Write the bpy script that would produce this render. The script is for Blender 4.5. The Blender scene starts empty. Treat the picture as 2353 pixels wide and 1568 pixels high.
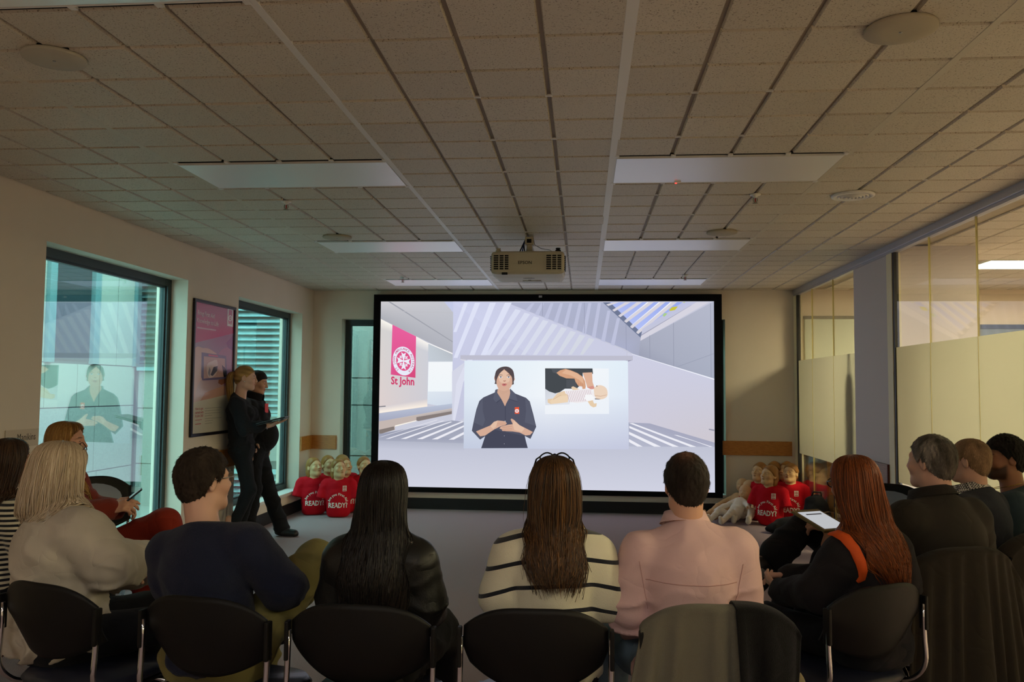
import bpy, bmesh, math, random
import numpy as np
from mathutils import Vector, Matrix
from mathutils.geometry import tessellate_polygon

C = bpy.context.scene
COL = C.collection
rng = random.Random(7)
EYE = 1.48            # camera height above the carpet
# ------------------------------------------------------------------ camera, world, lights, exposure
cam_d = bpy.data.cameras.new('camera')
cam_d.sensor_width = 36.0
cam_d.lens = 36.0 * 1910.1 / 2353.0
cam_d.clip_end = 200
cam = bpy.data.objects.new('camera', cam_d)
COL.objects.link(cam)
RX = (0.99628415, 0.08568809, 0.00868531)
UP = (-0.00367992, -0.05839999, 0.99828648)
FW = (-0.08604848, 0.99460897, 0.05786765)
M = Matrix(((RX[0], UP[0], -FW[0], 0), (RX[1], UP[1], -FW[1], 0), (RX[2], UP[2], -FW[2], EYE), (0, 0, 0, 1)))
cam.matrix_world = M
C.camera = cam

world = bpy.data.worlds.new('overcast_sky'); C.world = world
world.use_nodes = True
bg = world.node_tree.nodes['Background']
bg.inputs[0].default_value = (0.86, 0.96, 1.0, 1)
bg.inputs[1].default_value = 9.5

C.view_settings.view_transform = 'Standard'
C.view_settings.look = 'None'
C.view_settings.gamma = 1.0
C.view_settings.use_curve_mapping = False
C.view_settings.exposure = 0.0
cy = C.cycles
cy.use_denoising = True
cy.max_bounces = 7
cy.diffuse_bounces = 4
cy.glossy_bounces = 4
cy.transmission_bounces = 6
cy.transparent_max_bounces = 12
cy.caustics_reflective = False
cy.caustics_refractive = False
cy.sample_clamp_indirect = 4.0

# ------------------------------------------------------------------ helpers
def s2l(c):
    return tuple(((v / 12.92) if v <= 0.04045 else ((v + 0.055) / 1.055) ** 2.4) for v in c)
def rgb(r, g, b): return s2l((r / 255., g / 255., b / 255.))

MATS = {}
def mat(name, col, rough=0.6, metal=0.0, spec=0.4, bump=0.0, bscale=200.0, var=0.0, vscale=6.0, sheen=0.0, stretch=None, trans=0.0, ior=1.45, emit=None, estr=0.0, coat=0.0):
    if name in MATS: return MATS[name]
    m = bpy.data.materials.new(name); m.use_nodes = True
    nt = m.node_tree; b = nt.nodes['Principled BSDF']
    b.inputs['Base Color'].default_value = (*col, 1)
    b.inputs['Roughness'].default_value = rough
    b.inputs['Metallic'].default_value = metal
    b.inputs['Specular IOR Level'].default_value = spec
    b.inputs['IOR'].default_value = ior
    b.inputs['Coat Weight'].default_value = coat
    if trans: b.inputs['Transmission Weight'].default_value = trans
    if sheen:
        b.inputs['Sheen Weight'].default_value = sheen; b.inputs['Sheen Roughness'].default_value = 0.5
    if emit:
        b.inputs['Emission Color'].default_value = (*emit, 1); b.inputs['Emission Strength'].default_value = estr
    tc = None
    def coords():
        nonlocal tc
        if tc is None:
            t = nt.nodes.new('ShaderNodeTexCoord'); mp = nt.nodes.new('ShaderNodeMapping')
            nt.links.new(t.outputs['Object'], mp.inputs[0])
            if stretch: mp.inputs['Scale'].default_value = stretch
            tc = mp
        return tc.outputs[0]
    if bump:
        n = nt.nodes.new('ShaderNodeTexNoise'); n.inputs['Scale'].default_value = bscale; n.inputs['Detail'].default_value = 3
        bp = nt.nodes.new('ShaderNodeBump'); bp.inputs['Strength'].default_value = bump; bp.inputs['Distance'].default_value = 0.004
        nt.links.new(coords(), n.inputs['Vector']); nt.links.new(n.outputs[0], bp.inputs['Height']); nt.links.new(bp.outputs[0], b.inputs['Normal'])
    if var:
        n = nt.nodes.new('ShaderNodeTexNoise'); n.inputs['Scale'].default_value = vscale; n.inputs['Detail'].default_value = 4
        r = nt.nodes.new('ShaderNodeValToRGB')
        r.color_ramp.elements[0].position = 0.3; r.color_ramp.elements[1].position = 0.7
        r.color_ramp.elements[0].color = (*[max(0, c * (1 - var)) for c in col], 1)
        r.color_ramp.elements[1].color = (*[min(1, c * (1 + var)) for c in col], 1)
        nt.links.new(coords(), n.inputs['Vector']); nt.links.new(n.outputs[0], r.inputs[0]); nt.links.new(r.outputs[0], b.inputs['Base Color'])
    MATS[name] = m
    return m

def attr_mat(name, rough=0.6, spec=0.3, bump=0.0, bscale=300, sheen=0.0, stretch=None, wrinkle=0.0):
    """base colour comes from the colour attribute 'Col' (dye and print of the thing itself)"""
    m = mat(name, (0.5, 0.5, 0.5), rough, 0, spec, bump, bscale, 0, 6, sheen, stretch)
    nt = m.node_tree; b = nt.nodes['Principled BSDF']
    a = nt.nodes.new('ShaderNodeAttribute'); a.attribute_name = 'Col'
    nt.links.new(a.outputs[0], b.inputs['Base Color'])
    if wrinkle:
        t = nt.nodes.new('ShaderNodeTexCoord'); n = nt.nodes.new('ShaderNodeTexNoise'); n.inputs['Scale'].default_value = 7; n.inputs['Detail'].default_value = 1.2; n.inputs['Distortion'].default_value = .7
        ab = nt.nodes.new('ShaderNodeMath'); ab.operation = 'SUBTRACT'; ab.inputs[1].default_value = .5
        a2 = nt.nodes.new('ShaderNodeMath'); a2.operation = 'ABSOLUTE'; pw = nt.nodes.new('ShaderNodeMath'); pw.operation = 'POWER'; pw.inputs[1].default_value = .6
        bp = nt.nodes.new('ShaderNodeBump'); bp.inputs['Strength'].default_value = wrinkle; bp.inputs['Distance'].default_value = .05
        nt.links.new(t.outputs['Object'], n.inputs['Vector']); nt.links.new(n.outputs[0], ab.inputs[0]); nt.links.new(ab.outputs[0], a2.inputs[0]); nt.links.new(a2.outputs[0], pw.inputs[0]); nt.links.new(pw.outputs[0], bp.inputs['Height'])
        old = b.inputs['Normal'].links[0].from_node if b.inputs['Normal'].links else None
        if old: nt.links.new(old.outputs[0], bp.inputs['Normal'])
        nt.links.new(bp.outputs[0], b.inputs['Normal'])
    return m

def wood_mat(name, c1, c2, scale=(1, 1, 1), rough=0.4):
    m = bpy.data.materials.new(name); m.use_nodes = True; nt = m.node_tree; b = nt.nodes['Principled BSDF']
    t = nt.nodes.new('ShaderNodeTexCoord'); mp = nt.nodes.new('ShaderNodeMapping'); mp.inputs['Scale'].default_value = scale
    n = nt.nodes.new('ShaderNodeTexNoise'); n.inputs['Scale'].default_value = 14; n.inputs['Detail'].default_value = 6; n.inputs['Distortion'].default_value = 0.6
    r = nt.nodes.new('ShaderNodeValToRGB'); r.color_ramp.elements[0].position = .35; r.color_ramp.elements[1].position = .68
    r.color_ramp.elements[0].color = (*c1, 1); r.color_ramp.elements[1].color = (*c2, 1)
    nt.links.new(t.outputs['Object'], mp.inputs[0]); nt.links.new(mp.outputs[0], n.inputs['Vector']); nt.links.new(n.outputs[0], r.inputs[0]); nt.links.new(r.outputs[0], b.inputs['Base Color'])
    b.inputs['Roughness'].default_value = rough
    bp = nt.nodes.new('ShaderNodeBump'); bp.inputs['Strength'].default_value = .15; bp.inputs['Distance'].default_value = .002
    nt.links.new(n.outputs[0], bp.inputs['Height']); nt.links.new(bp.outputs[0], b.inputs['Normal'])
    return m

def glass_mat(name, tint, ior=1.6):
    """thin architectural glass: tinted see-through plus mirror reflection by Fresnel"""
    m = bpy.data.materials.new(name); m.use_nodes = True; nt = m.node_tree
    for n in list(nt.nodes): nt.nodes.remove(n)
    out = nt.nodes.new('ShaderNodeOutputMaterial'); mix = nt.nodes.new('ShaderNodeMixShader')
    tr = nt.nodes.new('ShaderNodeBsdfTransparent'); tr.inputs[0].default_value = (*tint, 1)
    gl = nt.nodes.new('ShaderNodeBsdfGlossy'); gl.inputs['Roughness'].default_value = 0.0; gl.inputs[0].default_value = (1, 1, 1, 1)
    lw = nt.nodes.new('ShaderNodeFresnel'); lw.inputs[0].default_value = ior
    geo = nt.nodes.new('ShaderNodeNewGeometry')
    # same reflectance from both sides of a face: use a constant IOR ratio also on exit
    bf = nt.nodes.new('ShaderNodeMath'); bf.operation = 'MULTIPLY_ADD'
    bf.inputs[1].default_value = (1.0 / ior - ior); bf.inputs[2].default_value = ior
    inv = nt.nodes.new('ShaderNodeMath'); inv.operation = 'MULTIPLY_ADD'
    nt.links.new(geo.outputs['Backfacing'], inv.inputs[0]); inv.inputs[1].default_value = (ior * ior - 1) ; inv.inputs[2].default_value = 1.0
    mul = nt.nodes.new('ShaderNodeMath'); mul.operation = 'MULTIPLY'; mul.inputs[1].default_value = ior
    nt.links.new(inv.outputs[0], mul.inputs[0])
    # Fresnel node inverts IOR on back faces itself, so feed ior^... to keep the front-face value
    sel = nt.nodes.new('ShaderNodeMix'); sel.data_type = 'FLOAT'
    nt.links.new(geo.outputs['Backfacing'], sel.inputs[0]); sel.inputs[2].default_value = ior; sel.inputs[3].default_value = 1.0 / ior
    nt.links.new(sel.outputs[0], lw.inputs[0])
    nt.links.new(lw.outputs[0], mix.inputs[0]); nt.links.new(tr.outputs[0], mix.inputs[1]); nt.links.new(gl.outputs[0], mix.inputs[2])
    nt.links.new(mix.outputs[0], out.inputs[0])
    for n in (bf, inv, mul): nt.nodes.remove(n)
    return m

def emis_mat(name, col, strength=1.0):
    m = bpy.data.materials.new(name); m.use_nodes = True; nt = m.node_tree
    for n in list(nt.nodes): nt.nodes.remove(n)
    out = nt.nodes.new('ShaderNodeOutputMaterial'); e = nt.nodes.new('ShaderNodeEmission')
    e.inputs[0].default_value = (*col, 1); e.inputs[1].default_value = strength
    nt.links.new(e.outputs[0], out.inputs[0])
    return m

class MB:
    """collects boxes, tubes and lathes into ONE mesh"""
    def __init__(s): s.v = []; s.f = []; s.m = []; s.smooth = []
    def add(s, vs, fs, mi=0, sm=False):
        o = len(s.v); s.v += [tuple(v) for v in vs]; s.f += [tuple(i + o for i in f) for f in fs]; s.m += [mi] * len(fs); s.smooth += [sm] * len(fs)
        return s
    def box(s, x0, x1, y0, y1, z0, z1, mi=0, R=None, bev=0.0):
        if bev > 0:
            bm = bmesh.new(); bmesh.ops.create_cube(bm, size=1.0)
            for v in bm.verts: v.co = Vector(((x0 + x1) / 2 + v.co.x * (x1 - x0), (y0 + y1) / 2 + v.co.y * (y1 - y0), (z0 + z1) / 2 + v.co.z * (z1 - z0)))
            bmesh.ops.bevel(bm, geom=list(bm.edges), offset=bev, segments=2, profile=.6, affect='EDGES')
            bm.verts.index_update()
            vs = [v.co.copy() for v in bm.verts]; fs = [[v.index for v in f.verts] for f in bm.faces]; bm.free()
        else:
            vs = [Vector(p) for p in ((x0, y0, z0), (x1, y0, z0), (x1, y1, z0), (x0, y1, z0), (x0, y0, z1), (x1, y0, z1), (x1, y1, z1), (x0, y1, z1))]
            fs = [(0, 3, 2, 1), (4, 5, 6, 7), (0, 1, 5, 4), (1, 2, 6, 5), (2, 3, 7, 6), (3, 0, 4, 7)]
        if R is not None: vs = [R @ v for v in vs]
        return s.add(vs, fs, mi, False)
    def tube(s, pts, r, n=8, mi=0, caps=True, sx=1.0):
        pts = [Vector(p) for p in pts]; rs = r if isinstance(r, (list, tuple)) else [r] * len(pts)
        vs = []; fs = []; ref = None
        for i, p in enumerate(pts):
            t = (pts[min(i + 1, len(pts) - 1)] - pts[max(i - 1, 0)]).normalized()
            if ref is None:
                ref = Vector((0, 0, 1)) if abs(t.z) < .9 else Vector((1, 0, 0))
            a = (ref - t * ref.dot(t)).normalized(); b = t.cross(a); ref = a
            for k in range(n):
                q = 2 * math.pi * k / n
                vs.append(p + (a * math.cos(q) * sx + b * math.sin(q)) * rs[i])
        for i in range(len(pts) - 1):
            for k in range(n):
                k2 = (k + 1) % n
                fs.append((i * n + k, i * n + k2, (i + 1) * n + k2, (i + 1) * n + k))
        if caps:
            fs.append(tuple(range(n - 1, -1, -1))); fs.append(tuple((len(pts) - 1) * n + k for k in range(n)))
        return s.add(vs, fs, mi, True)
    def lathe(s, prof, c=(0, 0, 0), n=24, mi=0, R=None):
        vs = []; fs = []
        for (r, z) in prof:
            for k in range(n):
                q = 2 * math.pi * k / n
                v = Vector((r * math.cos(q), r * math.sin(q), z))
                if R is not None: v = R @ v
                vs.append(v + Vector(c))
        for i in range(len(prof) - 1):
            for k in range(n):
                k2 = (k + 1) % n
                fs.append((i * n + k, i * n + k2, (i + 1) * n + k2, (i + 1) * n + k))
        fs.append(tuple(range(n - 1, -1, -1))); fs.append(tuple((len(prof) - 1) * n + k for k in range(n)))
        return s.add(vs, fs, mi, True)
    def poly(s, pts, mi=0):
        pts = [Vector(p) for p in pts]
        tris = tessellate_polygon([pts])
        return s.add(pts, tris, mi, False)
    def build(s, name, mats, parent=None, world=None, smooth=None):
        me = bpy.data.meshes.new(name)
        me.from_pydata(s.v, [], s.f)
        if not isinstance(mats, (list, tuple)): mats = [mats]
        for m in mats: me.materials.append(m)
        me.polygons.foreach_set('material_index', s.m)
        me.polygons.foreach_set('use_smooth', [bool(x) if smooth is None else smooth for x in s.smooth])
        me.update()
        return link(name, me, parent, world)

def link(name, me, parent=None, world=None):
    o = bpy.data.objects.new(name, me); COL.objects.link(o)
    if world is not None: o.matrix_world = world
    if parent is not None:
        o.parent = parent
    return o
def tag(o, label=None, cat=None, group=None, kind=None):
    if label: o['label'] = label
    if cat: o['category'] = cat
    if group: o['group'] = group
    if kind: o['kind'] = kind
    return o
def empty(name, loc, rz=0, label=None, cat=None, group=None, R=None):
    o = bpy.data.objects.new(name, None); COL.objects.link(o); o.empty_display_size = .05
    if R is not None:
        m = R.to_4x4(); m.translation = Vector(loc); o.matrix_world = m
    else:
        o.location = loc; o.rotation_euler = (0, 0, rz)
    return tag(o, label, cat, group)
def dup(o, loc=None, rz=None, label=None, parent=None):
    c = o.copy(); COL.objects.link(c)
    if parent is not None: c.parent = parent
    if loc is not None: c.location = loc
    if rz is not None: c.rotation_euler = (0, 0, rz)
    if label: c['label'] = label
    for ch in o.children: dup(ch, parent=c)
    return c
def flip_in(me):
    bm = bmesh.new(); bm.from_mesh(me); bmesh.ops.recalc_face_normals(bm, faces=bm.faces); bm.to_mesh(me); bm.free()

FONTS = {}
def text_mesh(txt, size, align='CENTER', width=1.0, bold=0.0):
    """flat lettering as (verts, faces) in the XY plane, baseline y = 0"""
    cu = bpy.data.curves.new('lettering', 'FONT'); cu.body = txt; cu.size = size; cu.align_x = align; cu.offset = bold; cu.resolution_u = 2
    o = bpy.data.objects.new('lettering', cu); COL.objects.link(o)
    dg = bpy.context.evaluated_depsgraph_get(); me = o.evaluated_get(dg).to_mesh()
    vs = [Vector((v.co.x * width, v.co.y, 0)) for v in me.vertices]; fs = [tuple(p.vertices) for p in me.polygons]
    o.evaluated_get(dg).to_mesh_clear(); bpy.data.objects.remove(o); bpy.data.curves.remove(cu)
    return vs, fs
# ================================================================== ROOM
XL, XR, YB, ZC = -3.40, 2.53, 10.20, 2.6985
T = 0.30
GX0, GY0 = 0.151, 2.80          # a main runner / a cross row of the ceiling grid
wall_paint = mat('wall_paint', rgb(228, 216, 200), .75, spec=.25, bump=.05, bscale=350, var=.02, vscale=3)
white_paint = mat('white_paint', rgb(222, 220, 214), .6, spec=.3)
panel_paint = mat('panel_paint', rgb(206, 198, 198), .55, spec=.3, bump=.03, bscale=300)
carpet = mat('carpet', rgb(166, 148, 151), .95, spec=.1, bump=.9, bscale=420, var=.22, vscale=260)
black_vinyl = mat('black_vinyl', rgb(28, 28, 30), .45, spec=.4)
frame_metal = mat('dark_window_metal', rgb(58, 66, 68), .45, metal=.3, spec=.5)
alu = mat('brushed_aluminium', rgb(170, 172, 178), .35, metal=.8)
cream_alu = mat('cream_trim', rgb(238, 230, 196), .5)
tbar_mat = mat('ceiling_bar', rgb(160, 146, 126), .6)
tbar_white = mat('ceiling_runner_white', rgb(228, 226, 224), .45)
rail_wood = wood_mat('rail_wood', rgb(158, 96, 32), rgb(204, 138, 60), (1.2, 1.2, 22), .4)
rail_dark = wood_mat('rail_wood_dark', rgb(112, 84, 62), rgb(150, 118, 92), (14, .8, 22), .45)
teal_glass = glass_mat('tinted_window_glass', (.62, .86, .835), 2.7)
clear_glass = glass_mat('office_glass', (.965, .97, .93), 1.40)

# tile: pale mineral fibre with dark fissures
def make_tile_mat():
    m = bpy.data.materials.new('mineral_fibre_tile'); m.use_nodes = True; nt = m.node_tree; b = nt.nodes['Principled BSDF']
    g = nt.nodes.new('ShaderNodeNewGeometry')
    n = nt.nodes.new('ShaderNodeTexNoise'); n.inputs['Scale'].default_value = 150; n.inputs['Detail'].default_value = 2.5; n.inputs['Roughness'].default_value = .7
    r = nt.nodes.new('ShaderNodeValToRGB'); r.color_ramp.elements[0].position = .33; r.color_ramp.elements[1].position = .42
    r.color_ramp.elements[0].color = (*rgb(120, 104, 84), 1); r.color_ramp.elements[1].color = (*rgb(210, 200, 184), 1)
    nt.links.new(g.outputs['Position'], n.inputs['Vector']); nt.links.new(n.outputs[0], r.inputs[0])
    oi = nt.nodes.new('ShaderNodeObjectInfo'); mr = nt.nodes.new('ShaderNodeMapRange'); mr.inputs[3].default_value = .94; mr.inputs[4].default_value = 1.04
    mx = nt.nodes.new('ShaderNodeMix'); mx.data_type = 'RGBA'; mx.blend_type = 'MULTIPLY'; mx.inputs[0].default_value = 1
    nt.links.new(oi.outputs['Random'], mr.inputs[0]); nt.links.new(r.outputs[0], mx.inputs[6]); nt.links.new(mr.outputs[0], mx.inputs[7])
    nt.links.new(mx.outputs[2], b.inputs['Base Color'])
    bp = nt.nodes.new('ShaderNodeBump'); bp.inputs['Strength'].default_value = .35; bp.inputs['Distance'].default_value = .003
    nt.links.new(r.outputs[0], bp.inputs['Height']); nt.links.new(bp.outputs[0], b.inputs['Normal'])
    b.inputs['Roughness'].default_value = .55; b.inputs['Specular IOR Level'].default_value = .5
    return m
tile_mat = make_tile_mat()

# ---- floor
fl = MB().box(-3.75, 7.3, -3.0, 10.5, -.12, 0).build('floor', carpet); tag(fl, kind='structure')

# ---- walls. left wall with two window openings
WX0, WX1 = XL - .28, XL
W1 = (4.96, 6.86, .27, 2.395); W2 = (7.92, 9.79, .27, 2.372)
m = MB()
m.box(WX0, WX1, -3.0, W1[0], 0, 2.95); m.box(WX0, WX1, W1[1], W2[0], 0, 2.95); m.box(WX0, WX1, W2[1], YB + .28, 0, 2.95)
for w in (W1, W2):
    m.box(WX0, WX1, w[0], w[1], 0, w[2]); m.box(WX0, WX1, w[0], w[1], w[3], 2.95)
tag(m.build('wall_left', wall_paint), kind='structure')
# end wall with the window that runs on behind the projection screen
W3 = (-3.03, 1.70, .24, 2.345)
m = MB()
m.box(XL, W3[0], YB, YB + .28, 0, 2.95); m.box(W3[1], 7.3, YB, YB + .28, 0, 2.95)
m.box(W3[0], W3[1], YB, YB + .28, 0, W3[2]); m.box(W3[0], W3[1], YB, YB + .28, W3[3], 2.95)
tag(m.build('wall_front', wall_paint), kind='structure')
tag(MB().box(XL, 7.3, -3.2, -3.0, 0, 2.95).build('wall_back', wall_paint), kind='structure')
# right side: solid behind the last row, bulkhead pier between the two glazed bays
m = MB(); m.box(XR, XR + .12, -3.0, -2.4, 0, 2.70)
tag(m.build('wall_right', wall_paint), kind='structure')
tag(MB().box(XR - .012, XR + .70, 7.12, 8.0, 0, 2.70, bev=.004).build('wall_right_pier', panel_paint), kind='structure')
tag(MB().box(7.2, 7.4, -3.0, 10.5, 0, 2.95).build('wall_office', wall_paint), kind='structure')

# ---- window units
def window(name, plane, a0, a1, z0, z1, pos, fw=.06, fd=.075, axis='x'):
    """plane glass at pos on the given axis, spanning a0..a1 along the other"""
    def B(mb, u0, u1, zz0, zz1, d0, d1, **k):
        if axis == 'x': mb.box(d0, d1, u0, u1, zz0, zz1, **k)
        else: mb.box(u0, u1, d0, d1, zz0, zz1, **k)
    f = MB()
    d0, d1 = pos - fd / 2, pos + fd / 2
    B(f, a0, a1, z1 - fw, z1, d0, d1); B(f, a0, a1, z0, z0 + fw, d0, d1)
    B(f, a0, a0 + fw, z0 + fw, z1 - fw, d0, d1); B(f, a1 - fw, a1, z0 + fw, z1 - fw, d0, d1)
    # inner glazing bead, a step narrower
    e = .016
    B(f, a0 + fw, a1 - fw, z1 - fw - e, z1 - fw, pos - .02, pos + .02); B(f, a0 + fw, a1 - fw, z0 + fw, z0 + fw + e, pos - .02, pos + .02)
    B(f, a0 + fw, a0 + fw + e, z0 + fw + e, z1 - fw - e, pos - .02, pos + .02); B(f, a1 - fw - e, a1 - fw, z0 + fw + e, z1 - fw - e, pos - .02, pos + .02)
    o = f.build(name, frame_metal); tag(o, kind='structure')
    p = MB(); B(p, a0 + fw + e, a1 - fw - e, z0 + fw + e, z1 - fw - e, pos - .004, pos + .004)
    p.build('pane', teal_glass, o)
    return o
GXL = -3.585
w1 = window('window_1', 0, W1[0], W1[1], W1[2], W1[3], GXL)
w2 = window('window_2', 0, W2[0], W2[1], W2[2], W2[3], GXL)
w3 = window('window_3', 0, W3[0], W3[1], W3[2], W3[3], YB + .20, axis='y')
for w, o in ((W1, w1), (W2, w2)):
    MB().box(GXL + .04, XL + .03, w[0] - .0, w[1] + .0, w[2] - .035, w[2] + .001, bev=.006).build('window_sill', white_paint, o)
MB().box(W3[0], W3[1], YB - .03, YB + .16, W3[2] - .035, W3[2] + .001, bev=.006).build('window_sill', white_paint, w3)

# ---- skirtings and chair rails
bh = .135
for nm, b in (('baseboard_left', (XL, XL + .014, -3.0, YB)), ('baseboard_front', (XL, XR, YB - .014, YB)), ('baseboard_right', (XR - .026, XR - .012, 7.12, 8.0)), ('baseboard_back', (XL, XR, -3.0, -2.986))):
    tag(MB().box(*b, 0, bh, bev=.003).build(nm, black_vinyl), kind='structure')
RZ0, RZ1 = .715, .885
m = MB(); m.box(XL, XL + .022, W1[1] + .02, W2[0] - .0, RZ0, RZ1, bev=.003)
tag(m.build('trim_1', rail_wood), kind='structure')
tag(MB().box(XL, XL + .022, W2[1] + .01, YB - .022, RZ0, RZ1, bev=.003).build('trim_2', rail_wood), kind='structure')
tag(MB().box(XL, W3[0] - .04, YB - .022, YB, RZ0, RZ1, bev=.003).build('trim_3', rail_wood), kind='structure')
tag(MB().box(1.655, XR - .06, YB - .022, YB, RZ0, RZ1, bev=.003).build('trim_4', rail_wood), kind='structure')
t5 = tag(MB().box(XR - .036, XR - .012, 7.14, 8.0, RZ0, RZ1, bev=.003).build('trim_5', rail_dark), kind='structure')
MB().box(XR - .038, XR - .010, 7.125, 7.14, RZ0 - .001, RZ1 + .001).build('end_cap', mat('rail_end_red', rgb(78, 34, 24), .5), t5)

# ---- glazed partition on the right: head channel, jambs, panes with a frosted band
tag(MB().box(XR - .03, XR + .05, -2.4, YB, ZC - .055, ZC + .02, bev=.004).box(XR - .018, XR + .03, -2.4, YB, ZC - .075, ZC - .055).build('trim_6', mat('head_channel', rgb(178, 178, 186), .4, metal=.5), None), kind='structure')

def frost_mat():
    m = bpy.data.materials.new('frosted_film'); m.use_nodes = True; nt = m.node_tree
    for n in list(nt.nodes): nt.nodes.remove(n)
    out = nt.nodes.new('ShaderNodeOutputMaterial'); mix = nt.nodes.new('ShaderNodeMixShader'); mix.inputs[0].default_value = .35
    tl = nt.nodes.new('ShaderNodeBsdfTranslucent'); tl.inputs[0].default_value = (.45, .455, .385, 1)
    rf = nt.nodes.new('ShaderNodeBsdfRefraction'); rf.inputs['IOR'].default_value = 1.22; rf.inputs['Roughness'].default_value = .55; rf.inputs[0].default_value = (.49, .495, .42, 1)
    df = nt.nodes.new('ShaderNodeBsdfDiffuse'); df.inputs[0].default_value = (.75, .76, .7, 1)
    m2 = nt.nodes.new('ShaderNodeMixShader'); m2.inputs[0].default_value = .18
    nt.links.new(tl.outputs[0], mix.inputs[1]); nt.links.new(rf.outputs[0], mix.inputs[2])
    nt.links.new(mix.outputs[0], m2.inputs[1]); nt.links.new(df.outputs[0], m2.inputs[2]); nt.links.new(m2.outputs[0], out.inputs[0])
    return m
frost = frost_mat()
FZ0, FZ1 = .76, 1.845
def glazed_bay(name, ys, jamb0, jamb1):
    """ys: joints from far to near; the bay owns its jambs, floor channel, panes, silicone joints and film"""
    ya, yb = ys[0], ys[-1]
    f = MB()
    f.box(XR - .02, XR + .05, yb, ya, 0, .05)
    for yj, s in ((ya, -1), (yb, 1)):
        if (s == -1 and jamb0) or (s == 1 and jamb1):
            f.box(XR - .022, XR + .05, min(yj, yj + s * .115), max(yj, yj + s * .115), .05, ZC - .075)
    o = f.build(name, cream_alu); tag(o, kind='structure')
    if jamb0: MB().box(XR - .016, XR + .02, ya - .15, ya - .115, .05, ZC - .075).build('jamb_seal', black_vinyl, o)
    if jamb1: MB().box(XR - .016, XR + .02, yb + .115, yb + .15, .05, ZC - .075).build('jamb_seal', black_vinyl, o)
    for a, b in zip(ys[:-1], ys[1:]):
        p = MB().box(XR - .005, XR + .005, b + .002, a - .002, .05, ZC - .075).build('pane', clear_glass, o)
        MB().add([(XR - .0070, b + .004, FZ0), (XR - .0070, a - .004, FZ0), (XR - .0070, a - .004, FZ1), (XR - .0070, b + .004, FZ1)], [(0, 1, 2, 3)]).build('frosted_film', frost, p)
    for a in ys[1:-1]:
        MB().box(XR - .0085, XR + .0055, a - .002, a + .002, .05, ZC - .075).build('glass_joint', mat('silicone_joint', rgb(214, 200, 130), .25), o)
    return o
glazed_bay('window_4', [YB, 9.456, 8.676, 8.0], True, False)
glazed_bay('window_5', [7.12, 6.305, 5.565, 4.82, 4.08, 3.34, 2.6, 1.86, 1.12, .38, -.36, -1.1, -1.84, -2.4], True, True)

# ---- ceiling: slab, bars, tiles, runners
slab = MB().box(-3.75, 7.3, -3.2, 10.5, 2.85, 2.95).build('ceiling', white_paint); tag(slab, kind='structure')
BZ = ZC + .013          # face of the cross bars, above the tile faces
m = MB()
m.box(XL, 7.2, -3.0, YB, BZ, BZ + .004)
# the light openings are covered by the light boxes themselves
m.build('bar_grid', tbar_mat, slab)
def tile_mesh(w, d):
    g = .0125; b = .005
    mb = MB(); x, y = w / 2 - g, d / 2 - g
    vs = [(-x - b, -y - b, .013), (x + b, -y - b, .013), (x + b, y + b, .013), (-x - b, y + b, .013), (-x, -y, 0), (x, -y, 0), (x, y, 0), (-x, y, 0)]
    mb.add(vs, [(4, 7, 6, 5), (0, 4, 5, 1), (1, 5, 6, 2), (2, 6, 7, 3), (3, 7, 4, 0)])
    me = bpy.data.meshes.new('ceiling_tile'); me.from_pydata(mb.v, [], mb.f); me.materials.append(tile_mat); me.update(); return me
TM = tile_mesh(T, T)
LIGHT_ROWS = [1.90, 4.30, 6.70, 9.10]
LIGHT_X = [(0.151, 1.351), (-2.249, -1.049)]
def in_light(x, y):
    for (a, b) in LIGHT_X:
        for r in LIGHT_ROWS + [-.50, -2.60]:
            if a < x < b and r < y < r + .6: return True
    return False
cells = []
for i in range(-13, 9):
    for j in range(-4, 26):
        x, y = GX0 + (i + .5) * T, GY0 + (j + .5) * T
        x0, x1, y0, y1 = x - T / 2, x + T / 2, y - T / 2, min(y + T / 2, YB)
        x0 = max(x0, XL); x1 = min(x1, XR)
        if x1 - x0 < .06 or y1 - y0 < .06 or in_light(x, y): continue
        cells.append((x0, x1, y0, y1))
vis = sorted(cells, key=lambda c: c[2] if c[2] > 2.15 else 99 - c[2])
rest = MB()
TMS = {}
for n, (x0, x1, y0, y1) in enumerate(vis):
    w, d = round(x1 - x0, 3), round(y1 - y0, 3)
    if n < 300:
        if (w, d) not in TMS: TMS[(w, d)] = TM if (w, d) == (T, T) else tile_mesh(w, d)
        o = link('ceiling_tile', TMS[(w, d)], slab); o.location = ((x0 + x1) / 2, (y0 + y1) / 2, ZC + rng.uniform(-.0012, .0012))
    else:
        g, b = .011, .006; cx, cyy = (x0 + x1) / 2, (y0 + y1) / 2; hx, hy = w / 2 - g, d / 2 - g; z = ZC
        rest.add([(cx - hx - b, cyy - hy - b, z + .009), (cx + hx + b, cyy - hy - b, z + .009), (cx + hx + b, cyy + hy + b, z + .009), (cx - hx - b, cyy + hy + b, z + .009), (cx - hx, cyy - hy, z), (cx + hx, cyy - hy, z), (cx + hx, cyy + hy, z), (cx - hx, cyy + hy, z)],
                 [(4, 7, 6, 5), (0, 4, 5, 1), (1, 5, 6, 2), (2, 6, 7, 3), (3, 7, 4, 0)])
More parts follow.
